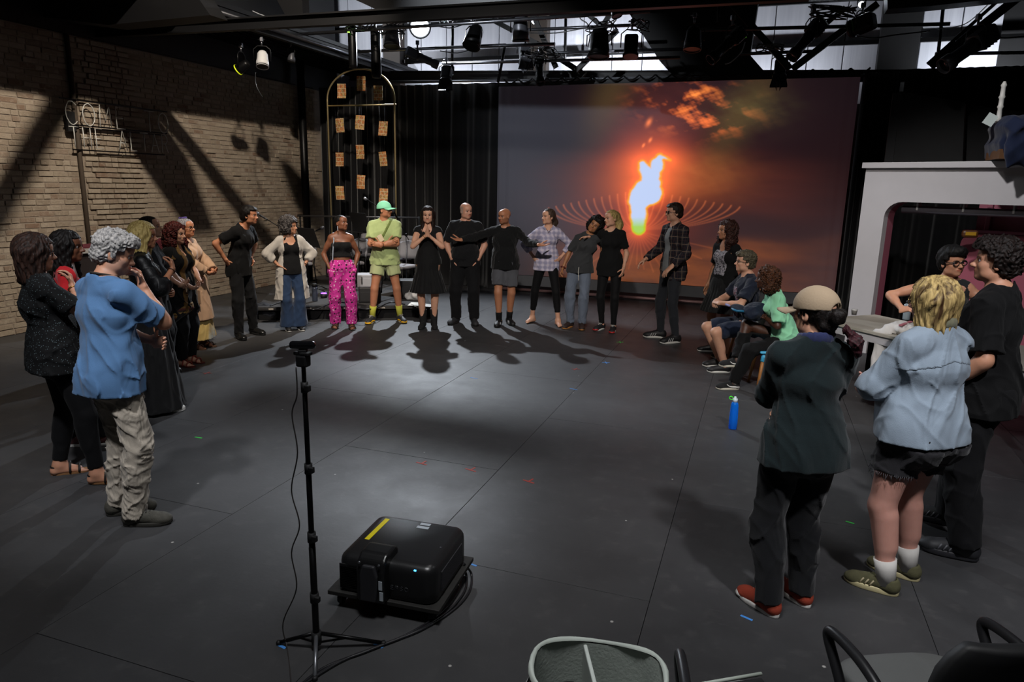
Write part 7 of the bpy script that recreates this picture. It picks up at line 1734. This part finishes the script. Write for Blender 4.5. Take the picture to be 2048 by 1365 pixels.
# 19 -- woman with print T-shirt and pleated skirt
c, ft = place(1.68, 222, [(1400, 702, 262), (1428, 716, 262)]); c = (c[0]+.13, c[1]+.03)
s = sk(1.66, 1.02, 'f', tuple((a[0]-.03, a[1], a[2]) for a in ft), R=HANG_R, L=dict(t=(-.23, .02, .94), p=(-.5, -1, 0)), head=(-16, 2, 0), hip=1.05)
person(s, 'person with long brown curls, printed black T-shirt and black pleated skirt', c, 222, S1['olive'], near=0, hands=(1, 1))
top(s, 't_shirt', M_blk, .014, .020, .75, .026, .03, hem=-.05, neck='scoop', seed=43, fold=.005); skirt(s, 'pleated_skirt', cloth('skirt_black', '#0f0f10', .8, .2), .56, r1=.25, off=.014, pleat=.010, seed=8, npl=24)
n = NT('shirt_print', .8); v = n.coord('Object', (60, 60, 60)); n.col(n.ramp(n.noise(v, 1.0, 4, .7, 1.0), [(.44, srgb('#15151a')), (.5, srgb('#8a8890')), (.62, srgb('#a5a2aa')), (.7, srgb('#8a6a3a'))]))
top(s, 'chest_print', n.m, .0105, .0135, .75, .026, .03, hem=-.05, neck='scoop', seed=43, fold=.005, label='pale grey picture print', keep=lambda X, Y, Z: np.maximum(np.maximum(np.abs(X-.0)-.095, np.abs(Z-(s.C[2]-.06))-.155), .02-Y))
hair(s, 'curly', hair_mat('brown_curls', '#3a1e16', '#120806', vert=False), length=.22, vol=1.0, seed=7); shoes(s, 'low_bk', (M_sh_b, M_sole_w, M_lace_k))
# 20 -- seated man
hd_ = 250; c = (-.05, 8.30)
s = sk(1.75, 1.05, 'm', ((-.13, .26, 0, 0, (-.25, 1, .6)), (.14, .24, 0, 0, (.25, 1, .6))), pelz=.565, lean=(0, .05), R=dict(t=(.07, .36, .79), p=(1, -.5, -.3), d=(-.9, .4, 0), n=(0, -.4, -1), c=.9), L=dict(t=(-.07, .36, .79), p=(-1, -.5, -.3), d=(.9, .4, 0), n=(0, -.4, -1), c=.9), head=(-2, 4, 0), belly=.4)
person(s, 'seated person with glasses and wavy grey-brown hair, navy T-shirt and shorts', c, hd_, S1['light'], '#5a4a3c', near=1, nose=1.03)
top(s, 't_shirt', cloth('navy_tee', '#181d2b', .9, .5), .018, .030, .75, .030, .040, hem=-.04, neck='crew', seed=44, fold=.008); pants(s, 'shorts', cloth('navy_shorts', '#1c2436', .9, .4), .024, .034, .88, seed=45, fold=.007)
n = NT('red_white_print', .8); n.col(n.ramp(n.noise(n.coord('Object', (26, 26, 14)), 1.0, 3, .6, 1.2), [(.42, srgb('#181d2b')), (.47, srgb('#a8aab4')), (.53, srgb('#8a2233')), (.6, srgb('#1d2438'))]))
top(s, 'chest_print', n.m, .0135, .022, .75, .030, .040, hem=-.04, neck='crew', seed=44, fold=.008, label='red and white print', keep=lambda X, Y, Z: np.maximum(np.maximum(np.abs(X-.0)-.06, np.abs(Z-(s.C[2]-.10))-.17), .06-Y))
hair(s, 'mop', hair_mat('ash_brown_waves', '#57503f', '#231d15', vert=False), vol=.75, amp=.008, seed=3); glasses(s, M_frameb, rr=.018); shoes(s, 'low_bk', (M_sh_b, M_sole_w, M_lace_k))
# 21 -- seated woman in mint T-shirt
hd_ = 257; c = (.33, 7.58)
s = sk(1.62, 1.0, 'f', ((-.07, .52, 8), (-.02, .50, 10, .235, (.15, 1, .5))), pelz=.555, lean=(0, .17), R=dict(t=(.02, .22, .86), p=(1, -.4, -.4), d=(-.8, .5, .1), n=(0, -.3, -1), c=.6), L=dict(t=(-.02, .26, .84), p=(-1, -.5, -.3), d=(.8, .5, 0), n=(0, -.3, -1), c=.6), head=(-6, 0, 0), hoff=(0, .03, 0))
person(s, 'seated person in mint green T-shirt, legs crossed, holding a bundle', c, hd_, S1['dark'], near=1, lips=None)
top(s, 't_shirt', cloth('mint_cotton', '#84c49c', .9, .5, var=.06), .022, .034, .85, .036, .045, hem=-.10, neck='crew', seed=46, fold=.009); pants(s, 'trousers', M_blk, .016, .030, 1.96, seed=47, fold=.007)
hair(s, 'curly', hair_mat('brown_gold_curls', '#4d2c17', '#120a07', vert=False), length=.13, vol=.95, seed=9)
shoes(s, 'low_pu', (plain('black_suede2', '#131314', .9), plain('off_white_sole', '#b5b0a2', .6), M_lace_k, plain('white_swoop', '#c4c2be', .6), 'swoop')); socks(s, plain('white_sock', '#b3b0ab', .9), .15)
er = MB(); er.tube([Vector(s.Hc+s.R @ V3(.084, .0+.018*math.cos(a), -.052+.018*math.sin(a))) for a in [2*PI*k/14 for k in range(15)]], .003, 6); er.build('hoop_earring', M_goldf, s.o)
a_ = math.radians(hd_); fw = Vector((math.sin(a_), math.cos(a_), 0)); rt_ = Vector((math.cos(a_), -math.sin(a_), 0)); B_ = Vector((c[0], c[1], 0))
lump('jacket_bundle', 'bundled navy jacket held in the lap of the mint shirt wearer', 'jacket', B_+fw*.33+rt_*.05+Vector((0, 0, .80)), [((0, 0, .0), (.12, .14, .085)), ((.05, .04, .03), (.10, .10, .07))], cloth('navy_nylon', '#121b2c', .7), .009, .012, flat=False)
lump('drawstring_bag', 'pale drawstring bag round the navy bundle in the lap', 'bag', B_+fw*.22+rt_*.14+Vector((0, 0, .74)), [((0, 0, 0), (.05, .10, .10)), ((.02, .03, .08), (.04, .06, .05))], cloth('pale_bag', '#a7a5a0', .9), .008, .012, flat=False)
lump('drawstring_bag', 'crumpled pale cloth bag on the sky blue chair seat', 'bag', B_+fw*.03+rt_*.20+Vector((0, 0, .52)), [((0, 0, 0), (.12, .09, .07)), ((-.04, .0, .07), (.07, .05, .06))], cloth('pale_bag', '#a7a5a0', .9), .008, .012, flat=False)
hb = B_+fw*.48+rt_*.02+Vector((0, 0, .84)); o = MB().lathe([(.001, .012), (.05, .014), (.085, .008), (.09, .0), (.001, -.004)], (0, 0, 0), eul(.3, .2), 20).build('visor_cap', cloth('navy_nylon', '#121b2c', .7), None, hb); tag(o, 'navy cap with a blue brim on top of the bundle', 'cap'); MB().tube([(-.07, -.05, .0), (-.02, -.10, -.01), (.05, -.09, -.01)], .012, 8).build('brim_edge', plain('teal_trim', '#1a5f80', .5), o)
MB().tube([(-.09, .0, .02), (-.14, .0, .035)], .012, 10).build('bottle_cap', plain('lilac_cap', '#8a8fc0', .4), o)
# 22 -- person in cap and dark green sweater
c, ft = place(1.62, -22, [(1535, 1225, -48), (1600, 1205, -42)])
s = sk(1.60, 1.0, 'f', ft, R=dict(t=(-.10, .13, 1.07), p=(1, .1, -.7), d=(-.62, -.78, -.05), n=(0, -1, 0), c=.15), L=dict(t=(.08, .23, 1.13), p=(-1, .1, -.7), d=(1, 0, .2), n=(0, -1, 0), c=.5), head=(26, -8, 0), sho=1.08, hip=1.0)
person(s, 'person in tan cap, dark green sweater and rust canvas shoes, arms folded', c, -22, S1['light'], near=2, hands=(1, 2))
top(s, 'sweater', cloth('bottle_green_knit', '#0e191b', .9, .5, 7, var=.15), .026, .040, 1.95, .036, .030, hem=-.10, neck='crew', seed=50, fold=.0075, flare=.02, fz=.8)
pants(s, 'trousers', cloth('black_cotton_trousers', '#0c0d10', .85, .6, 7, var=.2), .026, .040, 2.03, seed=51, fold=.008, fz=.9)
f = Field(); Nn = s.N+s.ax*.040*s.u
for k in range(18):
    a0 = 2*PI*k/18; a1 = 2*PI*(k+1)/18; pt = lambda a: Nn+s.tx*math.cos(a)*.066+s.ty*(math.sin(a)*.068+.004)-s.ax*(.016*(1+math.sin(a)))
    f.cone(pt(a0), pt(a1), .013, .013, .006, tuple(s.ax), 2.0)
garm(s, 'undershirt_collar', f, cloth('navy_ribbed', '#23294a', .9, .3), .006, 0)
hair(s, 'tied', hair_mat('black_wavy', '#17110f', '#070504', vert=False), amp=.006, cap=True, extra=lambda f, p, R: (f.ell(p(.0, -.128, -.012), (.042, .036, .040), R, .015), f.ell(p(0, -.075, -.055), (.05, .035, .03), R, .02), f.cone(p(-.085, .02, .0), p(-.085, .03, -.03), .012, .008, .01), f.cone(p(0, -.08, -.07), p(.02, -.09, -.10), .02, .01, .02)))
f = Field(); h0 = s.Hc+s.R @ V3(.045, -.135, -.075); f.cone(h0, h0+V3(.035, -.02, -.05), .020, .026, .02); f.cone(h0+V3(.035, -.02, -.05), h0+V3(.055, -.02, -.11), .026, .012, .02)
garm(s, 'ponytail_end', f, hair_mat('burgundy_hair', '#3c1a20', '#180a0d', vert=False), .004, .007, 3, label='burgundy dyed end of the ponytail', freq=3.2, maxin=.01)
ball_cap(s, plain('tan_cap', '#928069', .9, var=.05, bs=.25, bscale=120), None, 8, 4, label='tan baseball cap', near=2)
shoes(s, 'low_cv', (plain('rust_canvas', '#8c3420', .9, bs=.3, bscale=300), plain('white_rubber', '#c4c1bc', .5), M_lace_w, plain('white_rubber', '#c4c1bc', .5), 'toe'), scale=1.05)
# 23 -- person in denim shirt
c, ft = place(1.67, -42, [(1768, 1185, -72), (1812, 1155, -68)])
s = sk(1.63, 1.36, 'f', ft, R=dict(CLASP_R, t=(.05, .33, 1.08)), L=dict(CLASP_L, t=(-.10, .31, 1.08), p=(-1, -.2, -.9), c=.7), head=(14, -4, 0), hip=1.08, belly=.8, bust=1.2, legg=1.0, sho=1.05, armg=1.05)
person(s, 'person with blonde-brown bob, pale denim shirt and frayed black denim shorts', c, -42, '#b98a7c', near=2, hands=(2, 2))
M_den = cloth('pale_denim', '#7f8c99', .9, .55, 7, var=.09); top(s, 'denim_shirt', M_den, .020, .034, 1.12, .034, .040, hem=-.05, neck='collar', seed=52, fold=.0075, flare=.0, fz=.8)
f = Field(); Nn = s.N+s.ax*.058*s.u
for k in range(16):
    a0 = -2.6+5.2*k/16; a1 = -2.6+5.2*(k+1)/16; pt = lambda a: Nn-s.ty*math.cos(a)*.078+s.tx*math.sin(a)*.078-s.ax*(.026*(1-math.cos(a)))
    f.cone(pt(a0), pt(a1), .011, .012, .006, tuple(s.ax), 2.2)
garm(s, 'collar', f, cloth('olive_collar', '#6e6c58', .9, .3), .006, 0, label='olive collar')
pants(s, 'denim_shorts', cloth('washed_black_denim2', '#1e1d20', .85, .6, 9, var=.25), .016, .030, .50, seed=53, fold=.008, fz=1.5, wz=.12)
fr_ = MB(); rr = random.Random(9)
for i in (0, 1):
    H_, K_ = s.Hp[i], s.K[i]; d = unit(K_-H_); c0_ = H_+d*np.linalg.norm(K_-H_)*.50; rad_ = (.086-.016)*s.u*s.g**.7+.026
    for k in range(70): a = 2*PI*k/70; p_ = c0_+V3(math.cos(a)*rad_, math.sin(a)*rad_, 0); fr_.tube([Vector(p_)+Vector((0, 0, .01)), Vector(p_)+Vector((rr.uniform(-.008, .008), rr.uniform(-.008, .008), -rr.uniform(.006, .028)))], .0011, 3)
o = fr_.build('frayed_threads', plain('fray_grey', '#4a4a4e', .9), s.o); o['kind'] = 'stuff'
for sx in (-1, 1): pants(s, 'back_pocket', cloth('washed_black_denim2', '#1e1d20'), .021, .030, .50, seed=53, fold=.008, fz=1.5, keep=lambda X, Y, Z, sx=sx: np.maximum(np.maximum(np.abs(X-sx*.12)-.065, np.abs(Z-.765)-.058), Y+.05))
for nm, kp in (('yoke', lambda X, Y, Z: np.maximum(np.maximum(1.25-.22*np.abs(X)-Z, Y-.02), np.abs(X)-.25)),):
    top(s, nm, M_den, .0160, .0225, 1.12, .034, .040, hem=-.05, neck='collar', seed=52, fold=.0075, fz=.8, keep=kp)
hair(s, 'bob', hair_mat('streaked_blonde', '#b39a64', '#3a2615', sc=.45), length=.145, vol=1.14, seed=5)
glasses(s, M_goldf, rr=.022, th=.0018); socks(s, plain('white_sock', '#b3b0ab', .9), .115)
shoes(s, 'thick_ol', (plain('olive_suede', '#45432c', .9, var=.4, vs=25, bs=.4), plain('cream_thick_sole', '#b0a67e', .6), plain('olive_lace', '#55563c', .9), plain('pale_stripe', '#9a8f72', .8)), scale=1.06)
# 24 -- person with glasses behind the table
s = sk(1.62, 1.12, 'f', ((-.1, 0, 0), (.1, 0, 0)), R=dict(t=(.30, .22, 1.22), p=(.9, .0, -.3), d=(-.8, .5, .3), c=.8), L=dict(t=(-.30, .28, 1.30), p=(-1, -.1, -.6), d=(.3, .7, .6), c=.3), head=(38, 2, 4), belly=.3)
person(s, 'person with short black hair and black-rimmed glasses, elbow raised, behind the table', (1.43, 6.35), 192, S1['light2'], near=1)
top(s, 'vest_top', cloth('grey_black_vest', '#202124', .9, .3), .012, .016, 0, hem=-.1, neck='scoop', seed=54, fold=.004); pants(s, 'trousers', M_blk, .02, .03, 2.0, seed=55)
hair(s, 'mop', hair_mat('jet_hair', '#0d0a0a', '#030303', vert=False), vol=1.1, amp=.006); glasses(s, M_frameb, rr=.023, th=.004); shoes(s, 'low_kk', (plain('black_leather', '#121212', .3), M_sole_b, M_lace_k))
# 25 -- laughing person in black at the right edge
c, ft = place(1.80, -62, [(1925, 1118, -78), (1898, 1050, -72)])
s = sk(1.79, 1.15, 'm', ft, lean=(0, .0), R=dict(UNDER_R, t=(-.06, .24, 1.12)), L=dict(HANG_L, t=(-.22, .12, .95)), head=(14, 4, 0), belly=.5)
person(s, 'person with dark curly hair all in black, smiling at the right edge', c, -62, S1['light2'], near=2, hands=(1, 1), nose=1.03)
top(s, 't_shirt', cloth('black_jersey', '#121213'), .024, .040, .85, .036, .046, hem=-.14, neck='crew', seed=56, fold=.010, flare=.02); pants(s, 'trousers', M_blkd, .035, .055, 2.02, seed=57, fold=.008)
hair(s, 'mop', hair_mat('dark_brown_mop', '#1e1411', '#080504', vert=False), vol=1.15, amp=.010, seed=6); shoes(s, 'thick_k', (plain('grey_black_runner', '#202124', .6, var=.5, vs=30), plain('dark_sole', '#232327', .6), M_lace_k, plain('grey_trim', '#55565a', .5)), scale=1.1)
